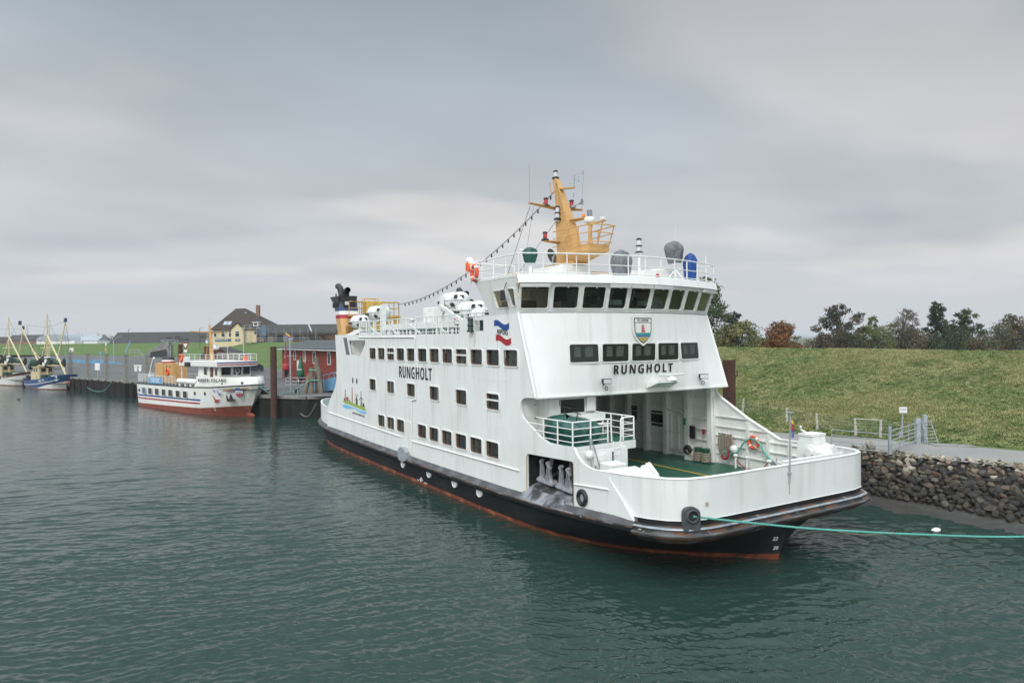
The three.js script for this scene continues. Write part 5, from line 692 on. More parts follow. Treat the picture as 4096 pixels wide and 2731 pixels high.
{ // lifebuoys
  const rg = geo(new THREE.TorusGeometry(.29, .085, 10, 32)), bd = geo(range(0, 3, 3).map(k => new THREE.TorusGeometry(.29, .089, 10, 6, .3).rotateZ(k * 1.5708 + .6)));
  const mk = (p, label, t) => { const o = shipThing('lifebuoy', label, 'lifebuoy', p, undefined, t); inst(o, 'buoy_ring', M.orange, rg); inst(o, 'white_band', M.white2, bd); return o; };
  mk([-6.12, 3.46, -5.98], 'orange lifebuoy with white bands on the inner bulwark beside the ropes', 0);
  const w = mk([-13.2, 12.45, 6.72], 'orange lifebuoy on the roof rail of the bridge wing', -.15); w.scale.set(1.25, 1.25, 1.25);
  const sm = shipThing('smoke_float', 'orange smoke float canister beside the lifebuoy on the bridge wing', 'smoke float', [-13.95, 12.6, 6.7]); part(sm, 'canister', M.orange, [rod([0, 0, 0], [0, .42, 0], .12, .12, 14), rod([0, .42, 0], [0, .6, 0], .07, .07, 12)]);
}
{ // string of lamps from the mast to the catwalk
  const a = V(-15.1, 17.85, .1), b = V(-36.5, 12.0, 1.5), pts = [], wire = [];
  for (let i = 0; i <= 40; i++) { const t = i / 40, p = a.clone().lerp(b, t); p.y -= 5.4 * t * (1 - t); pts.push(p); wire.push(p.clone().setY(p.y + .06)); }
  const o = shipThing('string_lights', 'string of dark bulbs sagging from the ochre mast to the stern', 'string lights', [0, 0, 0]);
  part(o, 'cable', M.blackP, [new THREE.TubeGeometry(new THREE.CatmullRomCurve3(pts), 120, .016, 5), new THREE.TubeGeometry(new THREE.CatmullRomCurve3(wire), 60, .009, 4)]);
  const bg = geo([rod([0, 0, 0], [0, -.12, 0], .05, .045, 8), ball(0, -.17, 0, .06)]); const c = new THREE.CatmullRomCurve3(pts); for (let i = 1; i < 31; i++) inst(o, 'bulb', M.blackP, bg, c.getPointAt(i / 32).toArray());
}
{ // anchors in their pocket
  const mk = (p, label) => { const o = shipThing('anchor', label, 'anchor', p, 'stowed anchors'); part(o, 'shank', M.anchorM, [beam([0, .25, 0], [.12, 2.2, -.3], .14, .17)]); part(o, 'crown', M.anchorM, [ext(shp([[-.72, .0], [-.70, -.07], [.70, -.16], [.74, -.08], [.5, .08], [0, .12], [-.5, .16]]), .42, -.1)]);
    const fk = (pts, z0) => { const g = new THREE.ExtrudeGeometry(shp(pts), { depth: .12, bevelEnabled: true, bevelSize: .02, bevelThickness: .02, bevelSegments: 1 }); return g.rotateX(.12).translate(0, 0, z0); };
    part(o, 'fluke', M.anchorM, [fk([[-.66, .02], [-.46, .22], [-.36, .62], [-.24, 1.1], [-.16, 1.06], [-.18, .55], [-.22, .14]], .12), beam([-.30, .25, .30], [-.10, 1.1, .42], .05, .07)]);
    part(o, 'fluke', M.anchorM, [fk([[.70, -.08], [.54, .18], [.52, .60], [.60, 1.04], [.50, 1.10], [.34, .62], [.22, .08]], .16), beam([.18, .12, .34], [.58, 1.04, .46], .05, .07), beam([.36, .1, .34], [.50, .5, .40], .04, .05)]);
    part(o, 'stock', M.anchorM, [beam([.40, 1.02, .42], [.74, .72, .42], .10, .12), beam([-.40, .92, .28], [-.02, 1.08, .34], .10, .12)]); o.scale.setScalar(.9); return o; };
  mk([-8.0, 2.5, B - .62], 'galvanised anchor at the left in the dark pocket of the hull'); mk([-6.42, 2.45, B - .58], 'galvanised anchor at the right in the dark pocket of the hull');
}
{ // tyre, tarpaulin heap, mooring gear on the fore deck
  const ty = shipThing('tyre_fender', 'black rubber ring fender on the white plating beside the anchor pocket', 'fender', [-4.62, 2.42, B + .06]); part(ty, 'tyre', M.blackP, new THREE.TorusGeometry(.25, .095, 12, 30).scale(1, 1.06, 1));
  part(ty, 'tyre_plate', M.galv, new THREE.CylinderGeometry(.17, .17, .03, 24).rotateX(Math.PI / 2).translate(0, 0, -.02));
  const tp = shipThing('tarpaulin', 'crumpled green tarpaulin over a boat on the railed platform', 'tarpaulin', [-7.05, 4.41, 5.15]);
  const rows = [], K = 40, T = 14; for (let j = 0; j <= T; j++) { const t = j / T, r = []; for (let k = 0; k <= K; k++) { const a = k / K * 6.2832, ca = Math.cos(a), sa = Math.sin(a), n = vn(ca * 2.4 + 10, sa * 2.4 + t * 3 + 10, 999, 999, 41) - .5, fo = .07 * Math.sin(a * 9 + t * 3) + .04 * Math.sin(a * 17 + t * 7), wd = t < .55 ? mix(1.0, 1.06, t / .55) : Math.sqrt(Math.max(0, 1 - ((t - .55) / .46) ** 2)) * 1.06; const top = .98 - .22 * Math.exp(-((ca * 1.2) ** 2) * 8); r.push([ca * 1.42 * wd * (1 + fo + n * .2), Math.min(t * 1.12, 1.12) * top * (1 + n * .12) + .02, sa * .92 * wd * (1 + fo + n * .25)]); } rows.push(r); }
  M.tarpGreen.side = THREE.DoubleSide; part(tp, 'tarpaulin_cloth', M.tarpGreen, strip(rows));
  part(tp, 'davit_handle', M.blackP, [...pipe([[-.3, .95, .1], [-.35, 1.5, .1]], .02), ...pipe([[-.75, 1.75, .1], [-.72, 1.5, .1], [.1, 1.44, .1]], .02), ...pipe([[.75, .85, .3], [.9, 1.3, .3]], .02), ...pipe([[.55, 1.36, .3], [1.15, 1.28, .3]], .02)]);
  // port side gear
  const bo = shipThing('mooring_bollard', 'green double bollard wound with rope at the foot of the far bulwark', 'bollard', [-9.2, 2.0, -5.45]); part(bo, 'post', mat({ c: [.012, .08, .045], rough: .5 }), [-.28, .28].map(x => lathe([[.2, 0], [.2, .75], [.24, .76], [.24, .82], [0, .84]], x, 0, 0))); part(bo, 'wound_rope', M.rope, [-.28, .28].map(x => range(0, 4, 4).map(i => new THREE.TorusGeometry(.235, .055, 6, 18).rotateX(Math.PI / 2 + .08).translate(x, .14 + i * .1, 0)))); part(bo, 'base', M.deck, box(0, .02, 0, 1.2, .05, .6));
  const cf = shipThing('chock_fairlead', 'black roller fairlead on a white stand beside the casing door', 'fairlead', [-10.35, 2.0, -5.6]); part(cf, 'fairlead_ring', M.blackP, [new THREE.TorusGeometry(.17, .11, 10, 20).scale(1.1, 1, 1).translate(0, .58, .1)]); part(cf, 'stand', M.white2, [box(0, .2, -.1, .55, .5, .35), box(.5, .22, -.15, .3, .45, .25)]); part(cf, 'rope', M.rope, tube([[0, .56, .2], [.3, .36, .25], [.75, .3, .3]], .03, 14));
  const hr = shipThing('rope_coil', 'pale mooring rope hanging in loops on the inner bulwark', 'rope', [-8.05, 2.3, -6.0]);
  const lp = []; seed = 44; for (let i = 0; i < 9; i++) { const x = -.32 + i * .075 + (i > 3 ? .2 : 0), d = rr(.75, 1.15), z = rr(.02, .16); lp.push(tube([[x, 1.42, z], [x + rr(-.08, .08), 1.42 - d * .5, z + .05], [x + .1, 1.42 - d, z + .06], [x + .2, 1.42 - d * .5, z + .04], [x + .14, 1.42, z]], .035, 24)); }
  part(hr, 'rope_loop', M.rope, lp); part(hr, 'rope_hook', M.white2, [box(-.35, 1.45, .05, .05, .3, .1), box(.35, 1.45, .05, .05, .3, .1), rod([-.35, 1.45, .1], [.35, 1.45, .1], .05)]); part(hr, 'red_hose', M.ropeRed, [tube([[.45, 1.2, .12], [.4, .55, .14], [.28, .12, .16], [.05, .06, .16], [-.12, .2, .15]], .065, 30, 8), tube([[.5, 1.15, .1], [.7, .6, .2], [1.1, .05, .25], [1.9, -.28, .3], [2.6, -.2, .3], [3.0, .35, .15]], .028, 40)]);
  const gr = shipThing('green_hose', 'green hose draped over the lifebuoy along the inner bulwark', 'hose', [-6.12, 2.9, -6.0]); part(gr, 'hose', M.ropeGreen, tube([[-2.0, -.1, .1], [-1.5, -.25, .12], [-1.0, -.1, .1], [-.55, .5, .08], [0, .78, .06], [.45, .55, .08], [.8, .1, .1], [1.25, -.2, .15]], .05, 50, 8)); part(gr, 'nozzle', M.steel, [rod([1.25, -.2, .15], [1.75, -.42, .2], .06, .07), rod([1.5, -.3, .17], [1.6, -.05, .2], .02)]);
  const pr = (x) => { part(F, 'deck_pipe', M.white2, [rod([x, 2, -5.75], [x, 2.62, -5.75], .07), lathe([[.07, 0], [.13, .02], [.13, .1], [.08, .14], [0, .14]], x, 2.6, -5.75)]); }; [-7.1, -6.35, -4.95].forEach(pr); part(F, 'vent_ball', M.white2, [ball(-7.25, 2.98, -5.8, .22)]);
  // bow door winch and flap beams at port
  part(F, 'winch_post', M.white, [ext(shp([[-2.45, 2], [-2.3, 4.0], [-2.15, 4.42], [-1.5, 4.42], [-1.4, 3.7], [-1.25, 2]]), .9, -5.3), box(-1.85, 4.46, -4.85, .75, .1, 1.0), ...pipe([[-1.9, 4.5, -4.6], [-2.1, 4.72, -4.3], [-1.9, 4.86, -4.1]], .05)]);
  part(F, 'winch', M.white2, [rod([-1.6, 3.7, -4.3], [-1.6, 3.7, -5.6], .32, .32, 18), rod([-1.6, 3.7, -4.15], [-1.6, 3.7, -4.3], .2, .2, 16), box(-1.2, 3.3, -5.0, .5, .8, .8)]);
  part(F, 'flap_beam', M.white, [beam([-.5, 3.62, -1.0], [-.45, 3.62, -5.0], .2, .34), box(-.75, 3.42, -4.2, .6, .2, 1.1), rod([-.8, 3.15, -4.3], [-.35, 2.6, -4.0], .07), ext(shp([[-.2, 0], [-.2, .36], [-.05, .42], [.35, 0]]), .12).rotateY(Math.PI / 2).translate(-.5, 3.78, -4.4)]);
  range(-3.9, 3.9, 6).forEach(z => part(F, 'bulwark_bracket', M.white2, box(.22, 2.95, z, .26, 1.5, .05)));
  const tg = shipThing('grey_tarpaulin', 'dark grey tarpaulin behind the bow bulwark beside the flagstaff', 'tarpaulin', [-2.0, 2.0, -4.1]); const rw = []; for (let j = 0; j <= 8; j++) { const t = j / 8, r = []; for (let k = 0; k <= 24; k++) { const a = k / 24 * 6.2832; const wd = t < .5 ? 1 : Math.sqrt(Math.max(0, 1 - ((t - .5) / .51) ** 2)), f = 1 + .08 * Math.sin(a * 7 + t * 4); r.push([Math.cos(a) * .75 * wd * f, t * 1.28, Math.sin(a) * 1.2 * wd * f]); } rw.push(r); } const tdk = mat({ c: [.035, .042, .055], c2: [.06, .07, .085], m: .8, n: 128, rough: .6 }); tdk.side = THREE.DoubleSide; part(tg, 'tarpaulin_cloth', tdk, strip(rw));
  // flagstaff with furled flag
  part(F, 'flagstaff', M.galv, [rod([.56, 3.2, 0], [.62, 5.95, 0], .035, .03), lathe([[0, 0], [.09, .01], [.09, .05], [0, .06]], .62, 5.95, 0), box(.56, 3.55, 0, .14, .08, .1)]);
  const fl = shipThing('furled_flag', 'furled yellow red and blue flag hanging on the bow flagstaff', 'flag', [.66, 5.1, 0]); const fold = (y0, y1, m, k) => part(fl, 'flag_stripe', m, strip([0, .5, 1].map(t => range(0, 6, 6).map(i => [.02 + (i % 2) * .06 - .02 * t, mix(y0, y1, t), -.02 - i * .022 * (1 + .5 * k) + .05 * Math.sin(t * 3 + k)])))); const fy = mat({ c: [.7, .5, .04], rough: .8 }), fb = mat({ c: [.12, .14, .36], rough: .8 }), fr2 = mat({ c: [.45, .03, .05], rough: .8 }); for (const m of [fy, fb, fr2]) m.side = THREE.DoubleSide; fold(.42, .58, fy, 0); fold(.18, .42, fr2, .6); fold(-.12, .18, fb, .9); fl.scale.set(.8, 1, .62);
  part(F, 'bow_stain', M.stain, [box(.515, 2.95, -.05, .01, .5, .03)]); part(F, 'bow_plate', mat({ c: [.42, .36, .26], rough: .7 }), [box(.46, 2.92, 4.55, .03, .14, .12)]);
  // fairlead and mooring line
  const n = V(.72, 0, .69), fp = V(.28, 2.45, 5.35), FX = [.28, 0, -.62];
  const fa = part(F, 'corner_fairlead', M.darkGrey, [ext((() => { const s = new THREE.Shape(); s.moveTo(-.31, -.40); s.lineTo(-.31, .22); s.quadraticCurveTo(-.29, .46, 0, .47); s.quadraticCurveTo(.29, .46, .31, .22); s.lineTo(.31, -.40); s.lineTo(-.31, -.40); const h = new THREE.Path(); h.absellipse(0, .16, .19, .2, 0, Math.PI * 2); s.holes.push(h); return s; })(), .26, -.06, 12).rotateY(Math.atan2(n.x, n.z) + .35).translate(.30, 2.42, 5.25), new THREE.TorusGeometry(.215, .045, 8, 24).rotateY(Math.atan2(n.x, n.z) + .35).translate(.52, 2.58, 5.33)]);
  part(fa, 'fairlead_hole', M.blackP, [new THREE.CircleGeometry(.22, 20).rotateY(Math.atan2(n.x, n.z) + .35).translate(.46, 2.58, 5.3)]);
  const q = S3(.48, 2.57, 5.3); const line = [q, [8.76, 2.12, -25.7], [11.46, 1.65, -26.5], [13.78, 1.34, -27.1], [15.93, 1.09, -27.6], [21.15, .60, -28.8], [27.84, .5, -30.4], [35, 1.5, -32.4]];
  const c = new THREE.CatmullRomCurve3(line.map(A3)), fr = []; for (const ph of [0, 2.09, 4.19]) { const p2 = []; for (let i = 0; i <= 700; i++) { const p = c.getPointAt(i / 700), a = i * .62 + ph; p2.push(V(p.x + .018 * Math.cos(a) * .5, p.y + .022 * Math.sin(a), p.z + .018 * Math.cos(a))); } fr.push(new THREE.TubeGeometry(new THREE.CatmullRomCurve3(p2), 1400, .022, 5)); }
  const ml = thing('mooring_line', 'turquoise twisted mooring line from the ferry bow towards the bank', 'rope'); part(ml, 'rope_strand', M.ropeGreen, fr); part(ml, 'whipping', M.rope, [ball(...c.getPointAt(.30).toArray(), .06, 1.6, .8, 1), tube([c.getPointAt(.2).toArray(), c.getPointAt(.25).add(V(0, -.12, 0)).toArray(), c.getPointAt(.30).toArray()], .014, 16)]);
}
// ---------- trees ----------
function treeLeaves(parent, name, clumps, n, size, cols, sd) {   // leaf faces scattered through ellipsoid clumps [x, y, z, rx, ry, rz]
  seed = sd * 7919 + 13; const pos = [], col = [], nor = [], wsum = clumps.reduce((a, c) => a + c[3] * c[4], 0);
  for (const c of clumps) {
    const m = Math.ceil(n * c[3] * c[4] / wsum), sh = rr(.72, 1.25), base = cols[R() * cols.length | 0];
    for (let i = 0; i < m; i++) {
      const u = rr(-1, 1), a = rr(0, 6.283), r = Math.pow(R(), .42), q = Math.sqrt(1 - u * u), dx = Math.cos(a) * q, dz = Math.sin(a) * q, bump = 1 + .28 * Math.sin(dx * 4 + c[0] * 3) * Math.sin(u * 5 + c[1]);
      const p = V(c[0] + dx * r * c[3] * bump, c[1] + u * r * c[4] * bump, c[2] + dz * r * c[5] * bump), s = size * rr(.55, 1.35);
      const ax = V(rr(-1, 1), rr(-1, 1), rr(-1, 1)).normalize(), b = V(rr(-1, 1), rr(-1, 1), rr(-1, 1)).cross(ax).normalize();
      const A = p.clone().addScaledVector(ax, s), Bq = p.clone().addScaledVector(b, s * .45), C = p.clone().addScaledVector(ax, -s * .7), D = p.clone().addScaledVector(b, -s * .45);
      const k = sh * rr(.7, 1.3), other = R() < .18 ? cols[R() * cols.length | 0] : base; const cc = [other[0] * k, other[1] * k, other[2] * k];
      const nn = V(dx, u + .35, dz).normalize();
      for (const v of [A, Bq, D, Bq, C, D]) { pos.push(v.x, v.y, v.z); col.push(...cc); nor.push(nn.x, nn.y, nn.z); }
    }
  }
  const g = new THREE.BufferGeometry(); g.setAttribute('position', new THREE.Float32BufferAttribute(pos, 3)); g.computeVertexNormals(); g.setAttribute('color', new THREE.Float32BufferAttribute(col, 3));
  M.leaf = M.leaf || new THREE.MeshPhysicalMaterial({ color: 0xffffff, vertexColors: true, roughness: .85, side: THREE.DoubleSide });
  const o = new THREE.Mesh(g, M.leaf); o.name = name; o.castShadow = o.receiveShadow = true; parent.add(o); return o;
}
// ---------- smaller boats ----------
function hullRows(deck, wl, n = 5) {        // half outlines, stem first; returns dense closed outline pairs
  const a = [], b = []; const d2 = [...deck, ...deck.slice(0, -1).reverse().map(p => [p[0], -p[1]])], w2 = [...wl, ...wl.slice(0, -1).reverse().map(p => [p[0], -p[1]])];
  for (let i = 0; i + 1 < d2.length; i++) for (let k = 0; k < n; k++) { const t = k / n; a.push([mix(d2[i][0], d2[i + 1][0], t), mix(d2[i][1], d2[i + 1][1], t)]); b.push([mix(w2[i][0], w2[i + 1][0], t), mix(w2[i][1], w2[i + 1][1], t)]); }
  a.push(a[0]); b.push(b[0]); return [a, b];
}
function hullBand(parent, name, m, [D, W], top, y0, y1, o = 0, filt, label) {   // a band of the hull between heights y0(x) and y1(x); top(x) is where the deck outline holds
  m.side = THREE.DoubleSide; const P = (i, y) => { const t = clamp(y / top(D[i][0]), -.3, 1.3), k = t < 0 ? t * .5 : Math.pow(t, .9), x = mix(W[i][0], D[i][0], k), z = mix(W[i][1], D[i][1], k); return [x, y, z + Math.sign(z) * o]; };
  const idx = D.map((_, i) => i).filter(i => !filt || filt(D[i][0], D[i][1]));
  return part(parent, name, m, toCreasedNormals(strip([0, .25, .5, .75, 1].map(t => idx.map(i => P(i, mix(y0(D[i][0]), y1(D[i][0]), t))))), .7), label);
}
{ // excursion boat
  const E = thing('excursion_boat', 'white excursion boat with red bottom and blue and red stripes at the quay', 'boat', [-32.18, 0, -84.57], -.725);
  const deck = [[2.4, 0], [2.1, .7], [1.2, 1.5], [-.5, 2.3], [-2.5, 2.75], [-5, 2.98], [-9, 3], [-14, 3], [-20, 3], [-25, 2.95], [-27.5, 2.7], [-28.6, 2.1], [-28.8, 0]];
  const wl = [[0, 0], [-.6, .35], [-1.8, 1.0], [-3.4, 1.8], [-5, 2.35], [-7, 2.7], [-10, 2.88], [-14, 2.92], [-20, 2.9], [-25, 2.8], [-27.4, 2.5], [-28.4, 1.9], [-28.6, 0]];
  const H = hullRows(deck, wl), top = x => 3.3 + .6 * smooth(-8, 2.4, x);
  const redT = x => lin([[2.4, 1.35], [-2, 1.05], [-5.5, .82], [-28.8, .42]], x), rub = x => lin([[2.4, 3.85], [-3.8, 3.46], [-9, 3.30], [-28.8, 3.2]], x);
  const rdM = mat({ c: [.26, .06, .035], c2: [.17, .045, .03], m: 2, n: 128, rough: .7 });
  hullBand(E, 'hull_bottom', rdM, H, top, () => -.8, redT); hullBand(E, 'hull', M.boatWhite, H, top, redT, rub);
  part(E, 'bulbous_bow', rdM, [ball(.5, .12, 0, .42, 2.2, .8, .8)]);
  hullBand(E, 'rubbing_strake', M.blackP, H, top, x => rub(x) - .02, x => rub(x) + .12, .05);
  const sb = y => (x, a) => a, st = (name, m, f0, f1, xa, xb) => hullBand(E, name, m, H, top, f0, f1, .015, (x, z) => x > xa && x < xb && z > 0);
  st('blue_stripe', M.blueF, x => 1.50 + (x + 28.8) * .009, x => 1.70 + (x + 28.8) * .009, -28.6, -5.4); st('red_stripe', M.redF, x => 1.08 + (x + 28.8) * .009, x => 1.27 + (x + 28.8) * .009, -28.6, -5.4);
  st('bow_stripe', M.lineY, x => 3.32 + .05 * x, x => 3.45 + .05 * x, -1.6, 1.95); st('bow_stripe', M.redF, x => 3.11 + .05 * x, x => 3.22 + .05 * x, -1.4, 1.8); st('bow_stripe', M.blueF, x => 2.92 + .05 * x, x => 3.02 + .05 * x, -.8, 1.7);
  const fc = x => lin([[2.4, 4.86], [-6.4, 4.72], [-8.2, 3.55]], x); hullBand(E, 'forecastle', M.boatWhite, H, x => 9, x => rub(x) + .1, fc, 0, x => x > -8.3).position.set(0, 0, 0);
  E.remove(E.children[E.children.length - 1]);
  { const D = H[0], idx = []; for (let i = 0; i < D.length; i++) if (D[i][0] > -8.3) idx.push(i); const h = idx.findIndex((v, k) => k && v - idx[k - 1] > 1), ord = [...idx.slice(h), ...idx.slice(0, h)].filter((v, k, a) => a.indexOf(v) === k);
    part(E, 'forecastle', M.boatWhite, toCreasedNormals(strip([0, .33, .66, 1].map(t => ord.map(i => { const y = mix(rub(D[i][0]) + .1, fc(D[i][0]), t), k = 1 - .035 * t * t; return [D[i][0] - (D[i][0] > 0 ? .25 * t * t * D[i][0] : 0), y, D[i][1] * k]; }))), .7)); }
  part(E, 'deck', M.darkGrey, [ext(shp(H[0].map(p => [p[0] * .99, -p[1] * .97])), .06).rotateX(-Math.PI / 2).translate(0, 3.32, 0)]);
  const z = 3.06, wg = geo(ext(rrShape(0, 0, 1.2, .86, .14), .02)), wf = geo(ring(0, 0, 1.2, .86, .14, .06, .03, 0)); M.bluePane = mat({ c: [.06, .13, .22], rough: .2 });
  [-24.63, -22.43, -20.14, -17.91, -15.75, -13.43, -11.26].forEach((x, i) => { const w = inst(E, 'window', i === 0 ? M.bluePane : M.glass, wg, [x, 1.9, z - .04]); inst(w, 'window_frame', M.boatWhite, wf, [0, 0, .02]); });
  for (const [x, y, zz] of [[-26.2, 2.3, 2.86], [-7.94, 2.62, 2.99], [-5.28, 2.7, 2.92]]) part(E, 'porthole', M.glass, new THREE.CylinderGeometry(.22, .22, .06, 18).rotateX(Math.PI / 2).translate(x, y, zz + .0));
  part(E, 'hawse_hole', M.darkGrey, [ball(-1.6, 4.0, 2.5, .17, 1, 1, .4), ball(1.2, 4.15, 1.4, .2, 1, .8, .8)]);
  { const zs = x => lin([[-.5, 2.3], [-2.5, 2.75], [-5, 2.98], [-9, 3]], x) * .985 + .2, ch = [...'NORDFRIESLAND'], gs = []; ch.forEach((c, i) => { const x = -6.6 + i * .47, a = Math.atan2(zs(x) - zs(x + .3), .3); gs.push(text(c, c === 'I' ? .07 : .34, .40, .02).rotateY(a).translate(x + (c === 'I' ? .13 : 0), 4.12 + i * .012, zs(x) + .02)); }); part(E, 'name_lettering', M.letter, gs); }
  const sa = V(.55, 3.05, 1.62), shd = new THREE.Shape(); shd.moveTo(-.45, .5); shd.lineTo(.45, .5); shd.lineTo(.42, -.2); shd.quadraticCurveTo(.3, -.5, 0, -.65); shd.quadraticCurveTo(-.3, -.5, -.42, -.2); const em = part(E, 'bow_shield', M.blueF, ext(shd, .03).rotateY(.72).translate(.75, 3.05, 1.55), 'shield in blue, white and red'); part(em, 'shield_bar', M.white2, box(0, 0, 0, .84, .3, .03).rotateY(.72).translate(.77, 3.05, 1.575)); part(em, 'shield_bar', M.redF, box(0, 0, 0, .7, .28, .03).rotateY(.72).translate(.77, 2.72, 1.575)); part(em, 'shield_lettering', M.letter, text('NPDG', .62, .17, .02).translate(-.31, -.09, .02).rotateY(.72).translate(.78, 3.05, 1.585));
  const bird = (m, s, x, y, zz, ry) => part(E, 'painted_bird', m, ext((() => { const q = new THREE.Shape(); q.moveTo(-1.0, .75); q.quadraticCurveTo(-.5, .45, -.05, -.1); q.quadraticCurveTo(.3, -.05, .95, .0); q.quadraticCurveTo(.5, -.15, .25, -.35); q.quadraticCurveTo(0, -.5, -.3, -.42); q.quadraticCurveTo(-.1, -.3, -.25, -.1); q.quadraticCurveTo(-.6, .3, -1.0, .75); return q; })(), .02).scale(s, s, 1).rotateY(ry).translate(x, y, zz));
  bird(M.redF, 1.0, -3.1, 2.1, 2.58, .16); bird(M.blueF, .6, -2.1, 2.85, 2.62, .2); bird(M.blueF, .35, -3.1, 3.15, 2.8, .16);
  part(E, 'anchor', M.blackP, [ext(shp([[-.6, .45], [-.45, -.35], [.5, -.3], [.7, -.05], [.25, .0], [.05, .75], [-.1, .05], [-.3, -.1]]), .14).rotateY(.45).translate(-.75, 2.2, 1.85)]);
  part(E, 'rust_streak', M.stain, [box(-.75, 1.6, 1.83, .12, .5, .02, .4)]); part(E, 'draft_mark', M.white2, [box(-3.9, .7, 2.3, .2, .08, .02, .3), box(-3.9, .95, 2.36, .2, .08, .02, .3)]);
  // deckhouse and wheelhouse
  part(E, 'wheelhouse', M.boatWhite, [poly([[[-9, 3.36, 2.1], [-3.4, 3.36, 2.1], [-3.2, 6.05, 2.0], [-9, 6.05, 2.0]], [[-9, 3.36, -2.1], [-3.4, 3.36, -2.1], [-3.2, 6.05, -2.0], [-9, 6.05, -2.0]], [[-3.4, 3.36, 2.1], [-3.0, 3.36, 0], [-2.8, 6.05, 0], [-3.2, 6.05, 2.0]], [[-3.0, 3.36, 0], [-3.4, 3.36, -2.1], [-3.2, 6.05, -2.0], [-2.8, 6.05, 0]], [[-9, 3.36, 2.1], [-9, 3.36, -2.1], [-9, 6.05, -2.0], [-9, 6.05, 2.0]]]), box(-7.5, 4.1, 2.35, 1.8, 1.3, .4)]);
  const wp = (x, w) => { const q = part(E, 'wheelhouse_window', M.glass, box(x, 5.4, 2.06, w, .95, .02)); part(q, 'window_frame', M.boatWhite, ring(x - w / 2, 4.93, x + w / 2, 5.87, .1, .05, .04, 2.055)); }; wp(-6.9, .85); wp(-4.0, .6);
  part(E, 'wheelhouse_door', mat({ c: [.12, .055, .04], rough: .6 }), [box(-5.25, 5.05, 2.06, .75, 1.75, .03)]);
  for (const [z0, z1] of [[1.85, .75], [.45, -.6], [-.85, -1.85]]) { const xa = zz => -3.4 + .4 * (1 - Math.abs(zz) / 2.1) + .24, m = part(E, 'wheelhouse_window', M.glass, poly([[[xa(z0) - .05, 4.95, z0], [xa(z1) - .05, 4.95, z1], [xa(z1) + .07, 5.92, z1], [xa(z0) + .07, 5.92, z0]]])); part(m, 'window_frame', M.white2, [...pipe([[xa(z0) - .04, 4.93, z0 + .03], [xa(z1) - .04, 4.93, z1 - .03], [xa(z1) + .08, 5.94, z1 - .03], [xa(z0) + .08, 5.94, z0 + .03], [xa(z0) - .04, 4.93, z0 + .03]], .035)]); if (z0 === .45) part(m, 'clear_view_screen', M.white2, new THREE.TorusGeometry(.3, .035, 6, 20).rotateY(Math.PI / 2).translate(-2.82, 5.45, -.05)); }
  const td = part(E, 'top_deck', M.boatWhite, [ext(shp([[-2.1, 1.2], [-2.0, 0], [-2.1, -1.2], [-2.6, -2.6], [-13.4, -2.6], [-13.4, 2.6], [-2.6, 2.6]]), .62).rotateX(-Math.PI / 2).translate(0, 6.03, 0)]);
  part(E, 'visor_stripe', M.blueF, [beam([-2.58, 6.5, 2.63], [-2.08, 6.52, 1.2], .03, .1), beam([-2.08, 6.52, 1.2], [-1.97, 6.52, 0], .03, .1), beam([-1.97, 6.52, 0], [-2.08, 6.52, -1.2], .03, .1), beam([-2.08, 6.52, -1.2], [-2.57, 6.52, -2.6], .03, .1)]); part(E, 'visor_stripe', M.redF, [beam([-2.58, 6.25, 2.63], [-2.08, 6.27, 1.2], .03, .1), beam([-2.08, 6.27, 1.2], [-1.97, 6.27, 0], .03, .1), beam([-1.97, 6.27, 0], [-2.08, 6.27, -1.2], .03, .1), beam([-2.08, 6.27, -1.2], [-2.57, 6.27, -2.6], .03, .1)]);
  part(E, 'top_rail', M.white2, [rail([[-13.4, 6.65, 2.55], [-2.7, 6.65, 2.55], [-2.1, 6.65, 0], [-2.7, 6.65, -2.55], [-13.4, 6.65, -2.55]], .85, [.85, .55, .3], .035, 1.6), box(-11.8, 6.95, 2.57, 3.2, .5, .03)]);
  part(E, 'awning_post', M.white2, [rod([-13, 3.4, 2.4], [-13, 6.1, 2.4], .07), rod([-13, 3.4, -2.4], [-13, 6.1, -2.4], .07)]); part(E, 'fender_box', M.blackP, [box(-10.6, 6.2, 2.7, 1.2, .6, .3)]);
  part(E, 'deck_rail', M.white2, [rail([[-14, 3.4, 2.85], [-25, 3.36, 2.85], [-28.2, 3.36, 2.2], [-28.5, 3.36, -2.2], [-25, 3.36, -2.85], [-12, 3.36, -2.85]], 1.15, [1.15, .85, .6, .35], .035, 1.0)]);
  part(E, 'banner', mat({ c: [.10, .30, .55], c2: [.2, .42, .66], amt: .3, px: 14, py: 14, m: 1.5, n: 128, rough: .7 }), [box(-20.3, 3.86, 2.92, 4.6, .85, .03)]);
  part(E, 'banner_print', M.white2, [box(-20.4, 4.08, 2.94, 3.2, .1, .01), box(-20.3, 3.86, 2.94, 2.6, .08, .01), box(-20.3, 3.68, 2.94, 2.9, .08, .01)]);
  part(E, 'funnel_house', M.ochre, [rbox(-23.2, 4.85, .2, 2.6, 2.6, 2.2, .06), ext(shp([[-21.7, 3.4], [-21.9, 6.15], [-19.0, 6.15], [-18.6, 3.4]]), 2.0, -.8)]); part(E, 'small_funnel', M.blackP, [lathe([[.85, .55], [.8, .85], [.45, 1.0], [0, 1.02]], -22.6, 6.05, .2)]); part(E, 'funnel_band', M.white2, [lathe([[.86, .3], [.86, .56]], -22.6, 6.05, .2)]); part(E, 'funnel_band', M.redF, [lathe([[.87, .05], [.87, .3]], -22.6, 6.05, .2)]);
  part(E, 'funnel_fitting', M.blackP, [box(-20.7, 5.7, 1.22, .3, .2, .03), box(-19.6, 5.7, 1.22, .25, .2, .03), box(-20.9, 4.4, 1.22, .4, .3, .03)]);
